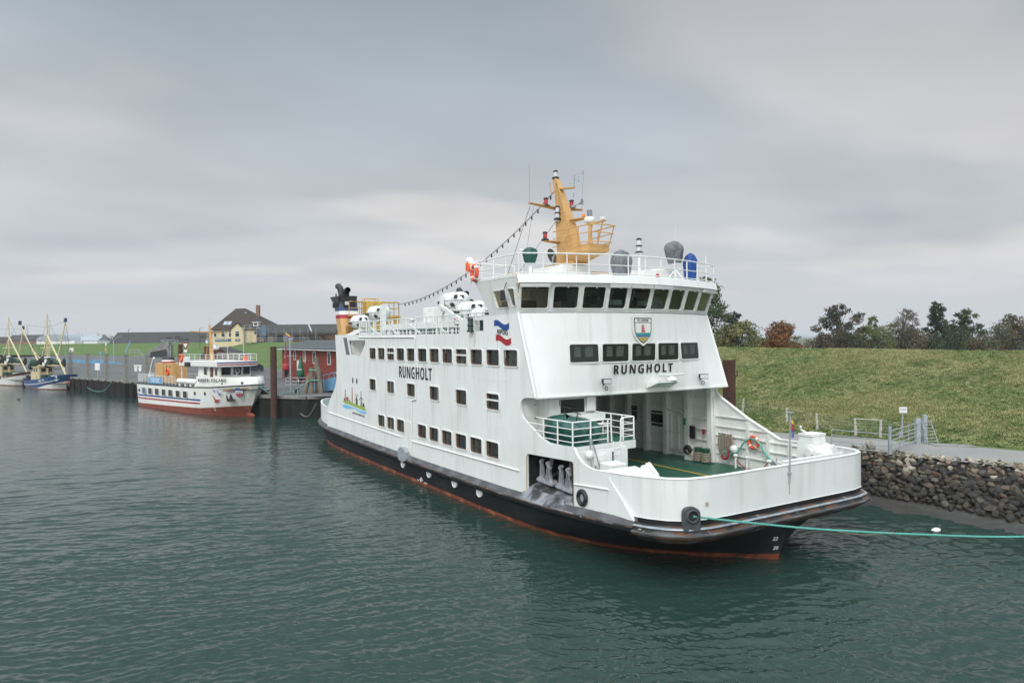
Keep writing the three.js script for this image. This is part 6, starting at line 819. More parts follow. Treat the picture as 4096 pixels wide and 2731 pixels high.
  const mt = part(E, 'mast', M.ochre, [rod([-9.4, 6.6, 0], [-10.1, 11.3, 0], .32, .12, 10), beam([-10, 10.25, -1.6], [-10, 10.45, 2.6], .14, .14), beam([-9.6, 8.1, 0], [-8.2, 8.1, 0], .2, .16), rod([-10.1, 11.3, 0], [-10.1, 12.2, 0], .02)]); part(mt, 'mast_ladder', M.ochre, [rod([-10.0, 6.6, .5], [-10.2, 10.2, .25], .03), ...range(7, 10, 8).map(y => rod([-10.0, y, .45], [-9.7, y, .25], .02))]);
  part(E, 'boat_radar', M.white2, [rbox(-8.2, 8.65, 0, .18, .14, 2.4, .04, .9), lathe([[0, 0], [.35, 0], [.36, .3], [.2, .45], [0, .46]], -8.3, 8.15, 0)]); part(E, 'loudhailer', M.galv, [lathe([[.05, 0], [.38, .3], [.4, .32]], 0, 0, 0).rotateX(1.4).translate(-9.1, 9.2, .5)]);
  part(E, 'raft', M.white2, [lathe([[0, -2.6], [.3, -2.55], [.38, -2.3], [.38, 2.3], [.3, 2.55], [0, 2.6]], 0, 0, 0).rotateZ(Math.PI / 2).translate(-10.7, 4.0, 2.75), ...[-12.4, -10.7, -9.2].map(x => box(x, 3.55, 2.75, .5, .3, .5))]);
  part(E, 'stern_crane', M.white2, [rod([-27.2, 3.4, 1.0], [-27.2, 4.6, 1.0], .14), beam([-27.2, 4.5, 1.0], [-24.6, 6.9, 1.4], .2, .26), box(-26.7, 4.2, 1.0, .7, .5, .5)]); part(E, 'whip_antenna', M.white2, [rod([-6, 6.6, 1.6], [-6, 10, 1.6], .02), rod([-3.2, 6.6, 1], [-3.2, 10, 1], .02), rod([-3.0, 6.6, -1], [-3.0, 10, -1], .02)]);
  part(E, 'buoy_on_boat', M.orange, [new THREE.TorusGeometry(.42, .13, 8, 24).translate(-20.3, 4.95, 1.28), new THREE.TorusGeometry(.42, .13, 8, 24).translate(-12.6, 7.0, 2.66), rod([-3.6, 6.7, -1.6], [-3.6, 7.3, -1.6], .35, .35, 12), box(-12.1, 7.3, 2.6, .8, .1, .2)], 'orange lifebuoys');
  const bl = solid('boat_line', M.ropeGreen, new THREE.TubeGeometry(new THREE.CatmullRomCurve3([V(-30.6, 4.1, -83.2), V(-29.2, 2.95, -83), V(-27.9, 2.75, -83.6), V(-26.5, 3.2, -84.6), V(-25.2, 4.05, -85.6), V(-24.6, 4.2, -85.8), V(-23.5, 4.15, -86.0)]), 60, .035, 5), 'pale green mooring line from the excursion boat to the timber dolphin', 'rope');
}
function trawler(name, label, pos, turn, hullM, lowM, mark, opts = {}) {
  const T = thing(name, label, 'fishing boat', pos, turn);
  const deck = [[4.6, 0], [4.2, .7], [3.2, 1.45], [1.6, 2.05], [-.5, 2.35], [-4, 2.5], [-8, 2.5], [-12, 2.4], [-15, 2.1], [-16.5, 1.4], [-17, 0]], wl = [[2.2, 0], [1.7, .4], [.6, 1.0], [-.8, 1.6], [-2.6, 2.05], [-5, 2.3], [-8, 2.35], [-12, 2.2], [-14.6, 1.8], [-15.9, 1.1], [-16.3, 0]];
  const H = hullRows(deck, wl), gun = x => lin([[4.6, 3.1], [3, 2.95], [0, 2.65], [-6.5, 1.95], [-12, 1.62], [-17, 1.95]], x), top = gun;
  const mid = x => lin([[4.6, 1.75], [2, 1.35], [-6.3, .12], [-17, .1]], x);
  if (lowM) { hullBand(T, 'hull_bottom', M.red, H, top, () => -.5, () => .2); hullBand(T, 'hull_white', M.boatWhite, H, top, () => .16, x => Math.max(.17, opts.lowTop ? opts.lowTop(x) : mid(x))); hullBand(T, 'hull', hullM, H, top, x => Math.max(.17, opts.lowTop ? opts.lowTop(x) : mid(x)), gun); }
  hullBand(T, 'white_line', M.white2, H, top, x => lin([[4.6, 2.3], [0, 1.55], [-6.5, .95], [-12, .62], [-17, .82]], x), x => lin([[4.6, 2.42], [0, 1.68], [-6.5, 1.08], [-12, .76], [-17, .95]], x), .03, x => x < 3.2);
  hullBand(T, 'gunwale', hullM, H, x => 1e9, x => gun(x) - .06, x => gun(x) + .05, 0).removeFromParent();
  part(T, 'deck', M.woodDark, ext(shp(H[0].map(p => [p[0] * .97, -p[1] * .95])), .05).rotateX(-Math.PI / 2).translate(0, 1.3, 0));
  if (mark) part(T, 'boat_lettering', M.white2, text(mark, 2.5, .42, .02, font, 4).rotateZ(.12).rotateY(.03).translate(-4.9, 1.42, 2.57));
  if (opts.anchor) part(T, 'painted_anchor', M.white2, [box(0, 0, 0, .1, .9, .02), box(0, .28, 0, .45, .1, .02), new THREE.TorusGeometry(.34, .05, 4, 14, Math.PI).rotateZ(Math.PI).translate(0, -.14, 0), new THREE.TorusGeometry(.1, .035, 4, 10).translate(0, .5, 0)].map(g => g.rotateY(.55).translate(2.0, 2.35, 1.86)));
  part(T, 'wheelhouse', M.buff, [box(-10.0, 2.9, 0, 3.6, 2.8, 2.6), box(-12.6, 2.4, 0, 1.8, 1.9, 2.2), box(-10, 4.36, 0, 4, .14, 3)]); part(T, 'wheelhouse_window', M.glass, [box(-11, 3.7, 1.31, .7, .7, .02), box(-9.6, 3.7, 1.31, .7, .7, .02), box(-8.19, 3.7, .6, .02, .7, .8), box(-8.19, 3.7, -.6, .02, .7, .8)]);
  part(T, 'net', M.net, [tube([[-15.5, 4.2, .4], [-13, 4.9, .6], [-10, 5.1, .8], [-8, 5.9, .6], [-6.6, 5.6, .5], [-5.5, 4.6, .6]], .62, 30, 10), ball(-8.2, 5.8, .4, .95, 1.1, .9, .8), ball(-13.2, 4.6, .9, .8, 1.6, .7, .7), ball(1.0, 5.3, .1, .55, .6, 1.6, .6)]); part(T, 'net', M.netGreen, [ball(-12, 5.2, .9, 1.0, 2.0, .75, .7), tube([[-8, 5.6, -.6], [-5, 5.2, -.8], [-2.5, 4.9, -.5]], .5, 20, 8)]);
  const sp = M.buff; part(T, 'mast', sp, [rod([-7.6, 1.4, 0], [-7.7, 15.3, 0], .22, .09, 8), rod([-7.7, 13.8, -.9], [-7.7, 13.8, .9], .03)], 'tall cream mast'); 
  part(T, 'tripod_leg', sp, [rod([-7.7, 10.8, 0], [1.9, 3.0, .2], .16, .14, 8), rod([-7.6, 10.5, 0], [-9.7, 2.2, 1.4], .13, .13, 8), rod([-9.6, 4.6, 1.2], [-.3, 4.75, .4], .1), rod([-8.8, 8.2, .8], [-4.6, 8.3, .1], .08)]);
  const bm = (a, b) => { const o = part(T, 'boom', sp, [rod(a, b, .17, .12, 8)]); part(o, 'boom_head', M.navy, [box(b[0], b[1] + .35, b[2], .45, .8, .45), box(b[0] - .4, b[1] + .1, b[2], .3, .4, .3)]); }; bm([-9.6, 5.5, 1.0], opts.b1 || [-15.2, 13.2, 2.4]); bm([-5.6, 5.5, -1.0], opts.b2 || [-4.4, 13.6, -2.2]);
  part(T, 'rigging', M.darkGrey, [rod([-7.7, 15.0, 0], [4.4, 3.1, 0], .02), rod([-7.7, 14.0, 0], [-16.5, 2.2, 0], .02), rod([-7.7, 12.5, 0], opts.b1 || [-15.2, 13.2, 2.4], .02), rod([-7.7, 12.5, 0], opts.b2 || [-4.4, 13.6, -2.2], .02), rod([-4.4, 13.2, -2.2], [2, 3.4, -1], .02), rod([-3.9, 13.2, -2.2], [.6, 3.2, -1.4], .02)]);
  part(T, 'winch', M.netGreen, [ball(-4.6, 2.5, .3, .7, 1, .7, 1), box(-6.3, 2.2, .8, 1.6, 1.2, 1.4)]); part(T, 'fish_box', M.white2, [box(-1.5, 2.6, .9, 1.6, .35, .8), box(-6, 5.0, 1.0, .8, .7, .8), rod([-5.9, 5, .9], [-5.9, 6.0, .9], .25)]); part(T, 'radar_dome', M.white2, [lathe([[0, 0], [.45, 0], [.45, .2], [0, .3]], -6.4, 6.2, .6)]);
  part(T, 'ball_fender', M.orange, [ball(-16.9, 1.6, .9, .34), ball(4.3, 1.55, .75, .24)]);
  return T;
}
trawler('fishing_boat', 'blue fishing boat with white line, cream mast and nets', [-89.4, 0, -138.05], -.65, M.boatBlue, true, 'PEL 15', { anchor: true });
trawler('fishing_boat', 'brown and white fishing boat at the left edge behind the blue one', [-107.5, 0, -152.8], -.60, M.boatBrown, true, 'PEL 21', { lowTop: x => lin([[4.6, 2.5], [0, 2.0], [-8, 1.1], [-17, 1.0]], x), b1: [-11.2, 12.6, 3.2], b2: [-4.2, 12.4, -1.5] });
trawler('fishing_boat', 'hindmost fishing boat, mostly mast and gallows behind the blue boat', [-107.5, 0, -166], -.60, M.darkGrey, true, '', { b1: [-11.5, 8.6, 2.6], b2: [-5.6, 9, -1.8] }).scale.set(.92, .92, .92);
solid('trawler_line', M.ropeGreen, new THREE.TubeGeometry(new THREE.CatmullRomCurve3([V(-84.4, 2.5, -134.4), V(-80, .9, -130.5), V(-76, .35, -126.5), V(-72.8, .7, -123.8), V(-70.2, 2.3, -121.6)]), 40, .045, 5), 'thin green mooring line sagging from the blue fishing boat to the quay', 'rope');
{ const duck = (p, m, label) => { const o = thing('duck', label, 'bird', p, .4); part(o, 'body', m, [ball(0, .07, 0, .16, 1.5, .7, .9), ball(-.22, .1, 0, .08, 1.3, .6, .7)]); part(o, 'head', M.darkGrey, [rod([.18, .1, 0], [.22, .22, 0], .04), ball(.23, .25, 0, .065), rod([.27, .24, 0], [.35, .23, 0], .02, .015)]); return o; };
  duck([19.3, 0.02, -31.7], M.white2, 'small white and dark duck swimming beside the stone bank'); duck([-80.8, 0.02, -113.5], M.darkGrey, 'dark bird on the open water at far left'); }
// ---------- quay: posts, dolphin, buoys, lamps, signs, shed, car ----------
{
  const posts = [[-91.2, -144.3, 'first'], [-80.7, -132.8, 'second'], [-72.9, -125.6, 'third'], [-63.9, -115.8, 'fourth'], [-56.4, -108.2, 'fifth']];
  posts.forEach(([x, z, n], i) => { const o = thing('quay_post', n + ' pale square quay post from the left, behind the boats', 'post', [x, 0, z], TH + .2, 'pale posts along the quay edge'); part(o, 'post', M.concPost, [box(0, 4.75, .5, .68, 4.7, .62)]); part(o, 'post_foot', M.quayFace, [box(0, .7, .5, .72, 3.4, .66)]); part(o, 'post_cap', M.concrete, [box(0, 7.13, .5, .76, .1, .7)]); });
  const pile = (x, z, r, h, label) => solid('steel_pile', M.rust, [lathe([[r, -1.5], [r, h - .05], [r - .03, h], [r - .05, h], [r - .05, h - .3], [0, h - .3]], x, 0, z, 20)], label, 'pile');
  pile(-28.3, -82.3, .37, 8.45, 'thick rusty brown steel pile in front of the red shed'); pile(-47.6, -99.6, .31, 8.78, 'dark steel pile behind the bow of the excursion boat mast'); pile(-41.2, -93.6, .30, 8.5, 'dark steel pile right of the excursion boat mast');
  { const o = thing('steel_pile', 'rusty brown pile with a hook between ferry and dike', 'pile', [15.45, 0.3, -49.5], TH); part(o, 'pile', M.rust, [box(0, 3.4, 0, .66, 7.35, .6), box(0, 3.4, .32, .1, 7.3, .1)]); part(o, 'hook', M.rust, [tube([[.0, 6.0, -.35], [.1, 5.9, -.62], [.1, 6.05, -.75], [.05, 6.3, -.78]], .05, 16)]); }
  const dp = thing('timber_dolphin', 'group of weathered leaning timber piles lashed with rope beside the ferry stern', 'dolphin', [-24.8, 0, -86]);
  [[-.1, 5.75, 0, -.05, -1, .1], [.3, 7.0, -.9, .4, -1, -.9], [.75, 5.9, .1, 1.65, -1, .5], [-.35, 5.0, -.2, -1.75, -1, .3], [.7, 5.4, -1.0, 1.0, -1, -1.4]].forEach(p => part(dp, 'timber_pile', M.woodOld, [rod([p[3], p[4], p[5]], [p[0], p[1], p[2]], .29, .25, 10)]));
  part(dp, 'cross_beam', M.woodDark, [box(0, 2.05, .1, 3.0, .3, .3), box(.2, 1.9, -.9, 2.8, .3, .3)]); part(dp, 'rope_lashing', M.ropeGreen, [tube([[-.5, 4.05, .35], [.2, 4.25, .42], [.9, 4.2, .45], [1.3, 4.15, .1]], .06, 16), new THREE.TorusGeometry(.62, .05, 6, 20).rotateX(Math.PI / 2).translate(.2, 5.45, -.2)]);
  solid('ferry_stern_line', M.rope, new THREE.TubeGeometry(new THREE.CatmullRomCurve3([V(-26.6, 3.2, -86), V(-26.2, 1.6, -84), V(-25.1, .55, -82), V(-23.6, .4, -80), V(-21.9, 2.1, -77.5)]), 40, .05, 6), 'pale stern line sagging from the quay bollard to the ferry stern', 'rope');
  { const o = thing('quay_bollard', 'dark mooring bollard with turquoise rope on the quay edge near the dolphin', 'bollard', [-26.9, 2.45, -86.5]); part(o, 'post', M.blackP, [lathe([[.25, 0], [.2, .5], [.34, .62], [.34, .74], [0, .78]], 0, 0, 0), box(0, -.4, 0, 1.4, 1.0, .5)]); part(o, 'rope_loop', M.ropeGreen, [tube([[-.35, .45, .3], [-.15, .0, .35], [0, -.35, .4], [.2, .05, .35], [.35, .45, .3]], .05, 20)]); }
}
{ // link span beside the ferry stern
  const o = thing('link_span', 'sky blue steel link span bridge between quay and ferry stern', 'bridge', S3(-77.4, 0, -4.4), TH);
  const gd = z => ext(shp([[0, 1.9], [6.4, 2.55], [12, 3.0], [25, 3.3], [25, 5.0], [12, 4.6], [6.4, 3.94], [0, 3.03]]), .2, z); part(o, 'girder', M.skyBlue, gd(2.4)); part(o, 'girder', M.skyBlue, gd(-2.6)); part(o, 'carriageway', M.asphalt, [poly([[[0, 2.6, 2.4], [25, 3.8, 2.4], [25, 3.8, -2.4], [0, 2.6, -2.4]]])]);
  part(o, 'hand_rail', M.skyBlue, rail([[5.2, 3.8, 2.5], [12, 4.55, 2.5], [25, 4.95, 2.5]], .62, [.62], .05, 2.4)); part(o, 'pier', M.blackP, [box(8, 1, 1.5, .8, 3, .8), box(8, 1, -1.5, .8, 3, .8), box(14, 1.2, 0, 22, 1.6, 4)]);
}
{ // red shed
  const o = thing('red_shed', 'long red timber shed with grey roof and white framed windows', 'shed', S3(-102.5, 2.5, -4.3), TH);
  part(o, 'wall', M.redWood, [box(22, 2.7, -3.7, 44, 5.5, 7.4)]);
  part(o, 'roof', M.felt, [poly([[[-.9, 5.45, .7], [45, 5.45, .7], [45, 6.7, -3.7], [2.2, 6.7, -3.7]], [[-.9, 5.45, -8.1], [45, 5.45, -8.1], [45, 6.7, -3.7], [2.2, 6.7, -3.7]], [[-.9, 5.45, .7], [-.9, 5.45, -8.1], [2.2, 6.7, -3.7]]]), box(22, 5.4, .62, 45.6, .2, .14), box(-.85, 5.4, -3.7, .14, .2, 8.6)]); part(o, 'gutter', M.white2, [box(22, 5.28, .74, 45.6, .1, .12), rod([0, 0, -7.6], [0, 5.2, -7.6], .06), rod([15, 3.2, .12], [15, 5.2, .12], .05)]);
  for (const [x, y0, y1, w] of [[2.6, 3.9, 5.1, .8], [8.6, 3.7, 5.0, .9], [14.4, 3.6, 4.95, 1.1], [19.8, 3.4, 4.9, 1.2], [27, 3.4, 4.9, 1.2]]) { const q = part(o, 'window', M.glass, box(x, (y0 + y1) / 2, .02, w, y1 - y0, .05)); part(q, 'window_frame', M.white2, ring(x - w / 2, y0, x + w / 2, y1, .02, .12, .08, 0)); }
  const d = part(o, 'door', M.white2, [box(10.8, 1.8, .05, 1.5, 3.6, .08)]); part(d, 'door_panel', M.whiteIn, [box(10.8, 2.5, .1, 1.1, 1.2, .03), box(10.8, .9, .1, 1.1, 1.3, .03)]);
  const pn = part(o, 'poster_window', M.bluePane, [box(-.03, 3.7, -3.0, .04, 2.4, 3.2)]); part(pn, 'window_frame', M.white2, [box(-.06, 3.7, -1.4, .06, 2.6, .2), box(-.06, 3.7, -4.6, .06, 2.6, .2)]);
  part(o, 'vent', M.darkGrey, [box(23, 2.1, .03, .5, .6, .05)]); const be = thing('wooden_bench', 'old wooden bench against the end of the red shed', 'bench', S3(-104, 2.6, -6.8), TH + 1.57); part(be, 'seat', M.woodOld, [box(0, .5, 0, 3.6, .12, .6), box(0, .85, -.3, 3.6, .3, .08)]); part(be, 'leg', M.woodOld, [box(-1.4, .25, 0, .15, .5, .5), box(1.4, .25, 0, .15, .5, .5)]);
}
{ // buoys ashore
  const rb = thing('spar_buoy', 'red spar buoy with tall thin pole stored on the quay', 'buoy', [-35.2, 2.58, -108]); rb.scale.setScalar(.95); const rm = mat({ c: [.42, .03, .045], c2: [.32, .03, .04], m: 1, n: 64, rough: .5 });
  part(rb, 'float', rm, [lathe([[0, 2.15], [.5, 2.15], [.58, 2.25], [.58, 2.95], [.5, 3.02], [.3, 3.1], [0, 3.1]], 0, 0, 0)]); part(rb, 'cone', M.blackP, [lathe([[.04, .7], [.5, 2.15]], 0, 0, 0)]); part(rb, 'spar', rm, [rod([.05, 3.05, 0], [-.05, 6.8, 0], .12, .09)]); part(rb, 'support', M.concPost, [rod([-.25, 0, .3], [-.25, 2.1, .3], .1), rod([.3, 0, -.3], [.3, 2, -.3], .1)]);
  const gb = thing('spar_buoy', 'green cone topped buoy stored on the quay near the shed door', 'buoy', [-30.9, 2.56, -101.3]); gb.scale.setScalar(.93); const gm = mat({ c: [.012, .13, .065], c2: [.02, .17, .085], m: 1, n: 64, rough: .5 });
  part(gb, 'float', gm, [lathe([[0, 1.5], [.55, 1.5], [.6, 1.65], [.58, 2.3], [.5, 2.5], [0, 2.52]], 0, 0, 0)]); part(gb, 'topmark', gm, [lathe([[.48, 2.5], [.06, 4.7], [0, 4.75]], 0, 0, 0, 8)]); part(gb, 'cone', M.blackP, [lathe([[.03, .35], [.56, 1.5]], 0, 0, 0)]); part(gb, 'band', M.white2, [box(0, 2.56, .4, .7, .1, .3)]); part(gb, 'support', M.rust, [rod([-.1, 0, .3], [-.1, 1.5, .3], .08), rod([-.6, 0, -.2], [-.5, 1.5, -.2], .06), rod([.6, 0, -.2], [.5, 1.5, -.2], .06)]);
  const fp = thing('flagpole', 'thin flagpole with a yellow red and blue flag in front of the shed', 'flagpole', [-35.7, 2.6, -109.6]); fp.scale.setScalar(.96); part(fp, 'pole', M.galv, [rod([0, 0, 0], [0, 8.3, 0], .06, .04)]); for (const [k, c] of [[0, [.7, .52, .08]], [1, [.5, .05, .05]], [2, [.05, .17, .5]]]) { const m = mat({ c, rough: .8 }); m.side = THREE.DoubleSide; part(fp, 'flag_stripe', m, strip([0, 1].map(t => range(0, 4, 4).map(i => [.05 + i * .15, 8.2 - i * .12 - k * .26 - t * .26, .06 * Math.sin(i * 1.4)])))); }
  const gp = thing('signal_pole', 'grey pole with short cross arm at the quay edge', 'pole', [-29.7, 2.5, -93]); part(gp, 'pole', M.galv, [rod([0, 0, 0], [-.05, 6.75, 0], .12, .10, 10)]); part(gp, 'cross_arm', M.galv, [rod([-.5, 4.6, 0], [.9, 4.6, 0], .03), box(0, 6.85, 0, .5, .2, .3)]);
  const fr = thing('railing_frame', 'low white tube railing on the quay beside the grey pole', 'railing', [-31.5, 2.5, -100]); part(fr, 'rail', M.galv, [...[.3, .8, 1.3].map(y => rod([-1.2, y, 0], [4.2, y, 0], .05)), rod([-1.2, 0, 0], [-1.2, 1.3, 0], .05), rod([4.2, 0, 0], [4.2, 1.3, 0], .05)]);
  const tr = thing('ramp_trailer', 'small metal gangway frame lying on the quay ahead of the excursion boat', 'gangway', [-33.5, 2.55, -92]); part(tr, 'frame', M.galv, [box(0, .15, 0, 2.6, .12, .9), ...[[-.9, .9], [.6, .9]].map(([x, y]) => ring(x - .5, y - .4, x + .5, y + .4, .05, .06, .06, 0)).map(g => g)]); part(tr, 'leg', M.galv, [rod([-.9, .1, 0], [-.9, .6, 0], .04), rod([.6, .1, 0], [.6, .6, 0], .04)]);
  const hb = thing('heap_bollard', 'dark steel bollard block on the quay right of the rusty pile', 'bollard', [-31.2, 2.5, -86.2]); part(hb, 'base', M.rust, [box(0, .25, 0, 1.6, .5, .6)]); part(hb, 'head', M.blackP, [lathe([[.2, .5], [.2, .8], [.3, .9], [0, .95]], 0, 0, 0)]);
}
{ // lamps
  const lamp = (label, p, h, a) => { const o = thing('street_lamp', label, 'street lamp', p, .15, 'double armed quay lamps'); part(o, 'pole', M.galv, [rod([0, 0, 0], [0, h - 1.6, 0], .14, .09, 10)]); for (const s of [-1, 1]) { part(o, 'arm', M.galv, [tube([[0, h - 1.7, 0], [s * .25, h - .9, 0], [s * 1.2, h - .25, 0], [s * a, h, 0]], .05, 20)]); part(o, 'lamp_head', M.darkGrey, [rbox(s * (a + .35), h + .02, 0, .8, .14, .25, .05)]); } };
  lamp('double armed grey street lamp left of the dike gate', [-116.5, 3.2, -203], 8.0, 2.4); lamp('double armed grey street lamp behind the excursion boat funnel', [-77.8, 2.9, -158], 6.6, 1.9);
  const sl = (label, x, y, z) => { const o = thing('roof_lamp', label, 'street lamp', [x, 3, z]); part(o, 'pole', M.darkGrey, [rod([0, 0, 0], [0, y - 3, 0], .09)]); part(o, 'lamp_head', M.darkGrey, [box(.5, y - 3, 0, 1.1, .12, .3)]); };
  sl('small dark lamp above the left end of the grey roof', -169, 15.2, -306); sl('small dark lamp right of the grey roof beside the yellow house', -107, 13.9, -238); sl('small dark lamp mast on the skyline at far left', -216, 14.3, -300);
}
{ // signs and small furniture on the quay
  const board = (label, p, h, w, hh, m = M.white2, extra) => { const o = thing('sign_board', label, 'sign', p); part(o, 'post', M.galv, [rod([0, 0, 0], [0, h, 0], .06)]); part(o, 'panel', m, [box(0, h + hh / 2 - .1, .06, w, hh, .05)]); return o; };
  const b1 = board('square white notice board standing left above the first quay post', [-93.6, 2.6, -147.5], 4.9, .95, .8); part(b1, 'notice_print', M.darkGrey, [box(-.1, 5.0, .1, .35, .25, .01)]);
  board('white box sign low between the second and third quay post', [-77.8, 2.55, -130.2], 1.6, .9, 1.3); board('small blue street sign above the quay between the posts', [-81.8, 2.6, -138], 4.5, .6, .4, M.skyBlue);
  const yl = board('small yellow sign on a pole before the dike', [-113.5, 2.7, -194], 4.4, .55, .6, M.yellow); part(yl, 'top_marker', M.white2, [box(0, 6.2, 0, .3, .6, .1), rod([0, 4.8, 0], [0, 6.3, 0], .04)]);
  const yd = thing('yield_sign', 'red and white triangular yield sign behind the excursion boat', 'sign', [-71.5, 2.6, -152]); part(yd, 'post', M.galv, [rod([0, 0, 0], [0, 4.9, 0], .05)]); part(yd, 'triangle', M.redF, ext(shp([[-.8, 6.4], [.8, 6.4], [0, 5.0]]), .04)); part(yd, 'triangle_field', M.white2, ext(shp([[-.5, 6.22], [.5, 6.22], [0, 5.32]]), .02, .04)); part(yd, 'plate', M.white2, [box(0, 4.6, .05, .7, .5, .03)]);
  const b2 = board('white square sign on a pole right of the dark pile', [-63.5, 2.6, -150], 4.4, .7, .9); part(b2, 'meter_box', M.galv, [box(0, 3.2, .1, .7, 1.2, .4)]);
  const rs = thing('round_sign', 'pair of white oval signs near the fourth quay post', 'sign', [-71.2, 2.55, -132]); part(rs, 'plate', M.white2, [new THREE.CylinderGeometry(.55, .55, .05, 20).rotateX(Math.PI / 2).scale(.5, 1, 1).translate(-.4, 1.6, 0), new THREE.CylinderGeometry(.55, .55, .05, 20).rotateX(Math.PI / 2).scale(.5, 1, 1).translate(.4, 1.6, 0), box(0, 2.2, 0, 1.5, .3, .05)]); part(rs, 'post', M.galv, [rod([0, 0, 0], [0, 2.2, 0], .05)]);
  const br = thing('blue_stair_rail', 'sky blue stair railing climbing the left dike', 'railing', [-127.4, 4.0, -231]); part(br, 'rail', M.skyBlue, [rod([-1.9, 6.1, -4], [.3, 2.2, 3], .06), rod([-1.9, 5.4, -4], [.3, 1.5, 3], .05), ...range(0, 4, 4).map(i => rod([-1.9 + i * .55, 5.1 - i * .97, -4 + i * 1.75], [-1.9 + i * .55, 6.1 - i * .97, -4 + i * 1.75], .04))]);
  const wr = thing('steel_railing', 'pale steel railing beside the dike gate steps', 'railing', [-126.2, 3.5, -229]); part(wr, 'rail', M.galv, [rod([0, 3.4, 0], [3, 3.4, 0], .05), rod([0, 2.6, 0], [3, 2.6, 0], .04), rod([3, 3.4, 0], [6, 1.4, 2], .05), rod([3, 2.6, 0], [6, .7, 2], .04), ...[0, 1.5, 3].map(x => rod([x, 0, 0], [x, 3.4, 0], .05)), rod([6, -.2, 2], [6, 1.4, 2], .05)]);
  const bw = thing('ramp_wall', 'low sky blue steel ramp side sloping down to a white barrier', 'ramp', [-108, 2.9, -190]); part(bw, 'ramp_side', M.skyBlue, [ext(shp([[-14, 1.9], [-4, 1.7], [1.5, .7], [1.5, -.05], [-4, .4], [-14, 1.2]]), .25)]); part(bw, 'barrier', M.white2, [beam([1.6, .5, .1], [7.5, -.0, .6], .2, .3), box(1.7, .3, .1, .3, .7, .3), box(5, 0, .3, .2, .5, .2)]);
  // dike gate
  const dg = thing('dike_gate', 'concrete dike gate with dark opening and white sign', 'gate', [-114.6, 3.0, -229]); part(dg, 'wing_wall', M.concrete, [ext(shp([[-6, -.2], [-6, 2.6], [-1, 5.8], [1.6, 5.8], [1.6, 4.0], [-4.5, 3.1], [-4.5, -.2]]), .6), box(1.2, 3, -1, .8, 6, 3), box(-1.5, 3.6, -.5, 6, 1.0, .6)]); part(dg, 'gate_leaf', M.blackP, [box(-1.7, 2.3, .4, 5.6, 2.0, .3)]); part(dg, 'gate_sign', M.white2, [box(-1.8, 4.1, .35, 2.4, .85, .06)]); part(dg, 'gate_sign_print', M.darkGrey, [box(-1.8, 4.15, .39, 1.7, .05, .01), box(-1.8, 4.0, .39, 1.2, .05, .01)]);
  const gp = thing('gate_frame', 'pale steel portal frame on top of the dike gate', 'railing', [-113.8, 8.7, -229]); part(gp, 'frame', M.galv, rail([[-2, 0, 0], [2.6, 0, 0]], 1.3, [1.3, .7], .05, 2));
  // information shelter
  const hu = thing('shelter', 'brown timber shelter with low grey pitched roof behind the excursion boat', 'shelter', [-53.4, 2.6, -131]); part(hu, 'roof', M.roofGrey, [poly([[[-4.4, 3.9, 3.4], [-1.3, 5.55, 2.9], [-1.3, 5.55, -3.4], [-4.4, 3.9, -3.4]], [[3.6, 3.8, 3.4], [-1.3, 5.55, 2.9], [-1.3, 5.55, -3.4], [3.6, 3.8, -3.4]]])]); const bm = mat({ c: [.065, .032, .024], c2: [.05, .024, .018], m: 2, rough: .8 }); bm.side = M.roofGrey.side = M.felt.side = THREE.DoubleSide; part(hu, 'gable', bm, [ext(shp([[-4.1, 3.85], [-1.3, 5.4], [3.3, 3.75], [3.3, 3.3], [-4.1, 3.3]]), .12, 2.8)]); part(hu, 'post', bm, [box(-3.6, 1.7, 2.6, .3, 3.4, .3), box(2.6, 1.7, 2.6, .3, 3.4, .3), box(-.4, 1.6, -1, 5, 3.2, 3)]);
  // car
  const ca = thing('parked_car', 'dark grey parked estate car with a red tail lamp behind the excursion boat', 'car', [-52.6, 3.02, -140], -2.75);
  const cm = new THREE.MeshPhysicalMaterial({ color: new THREE.Color(.02, .024, .03), roughness: .3, clearcoat: .8 });
  const cs = new THREE.Shape(); cs.moveTo(-2.2, .3); cs.lineTo(2.2, .3); cs.quadraticCurveTo(2.3, .8, 2.1, .85); cs.lineTo(1.1, .98); cs.quadraticCurveTo(.5, 1.5, .1, 1.52); cs.lineTo(-1.6, 1.5); cs.quadraticCurveTo(-2.1, 1.2, -2.2, .95); cs.lineTo(-2.2, .3); part(ca, 'body', cm, new THREE.ExtrudeGeometry(cs, { depth: 1.6, bevelEnabled: true, bevelSize: .08, bevelThickness: .1, bevelSegments: 2 }).translate(0, 0, -.8));
  part(ca, 'side_window', M.glass, [ext(shp([[-1.8, 1.0], [.9, 1.0], [.3, 1.42], [-1.6, 1.42]]), .02, .9), ext(shp([[-1.8, 1.0], [.9, 1.0], [.3, 1.42], [-1.6, 1.42]]), .02, -.92)]); part(ca, 'rear_window', M.glass, [box(-2.14, 1.2, 0, .06, .36, 1.3, 0, -.3)]); for (const x of [-1.4, 1.4]) for (const z of [-.78, .78]) { const w = part(ca, 'wheel', M.blackP, [new THREE.CylinderGeometry(.33, .33, .22, 20).rotateX(Math.PI / 2).translate(x, .33, z)]); part(w, 'rim', M.galv, [new THREE.CylinderGeometry(.2, .2, .23, 14).rotateX(Math.PI / 2).translate(x, .33, z)]); } for (const z of [-.75, .75]) part(ca, 'tail_lamp', M.redLens, [box(-2.26, .95, z, .06, .2, .3)]);
  const cb = board('grey cabinet post on the quay in front of the dark car', [-48.6, 2.6, -126], 1.0, .9, 1.4, M.galv);
}
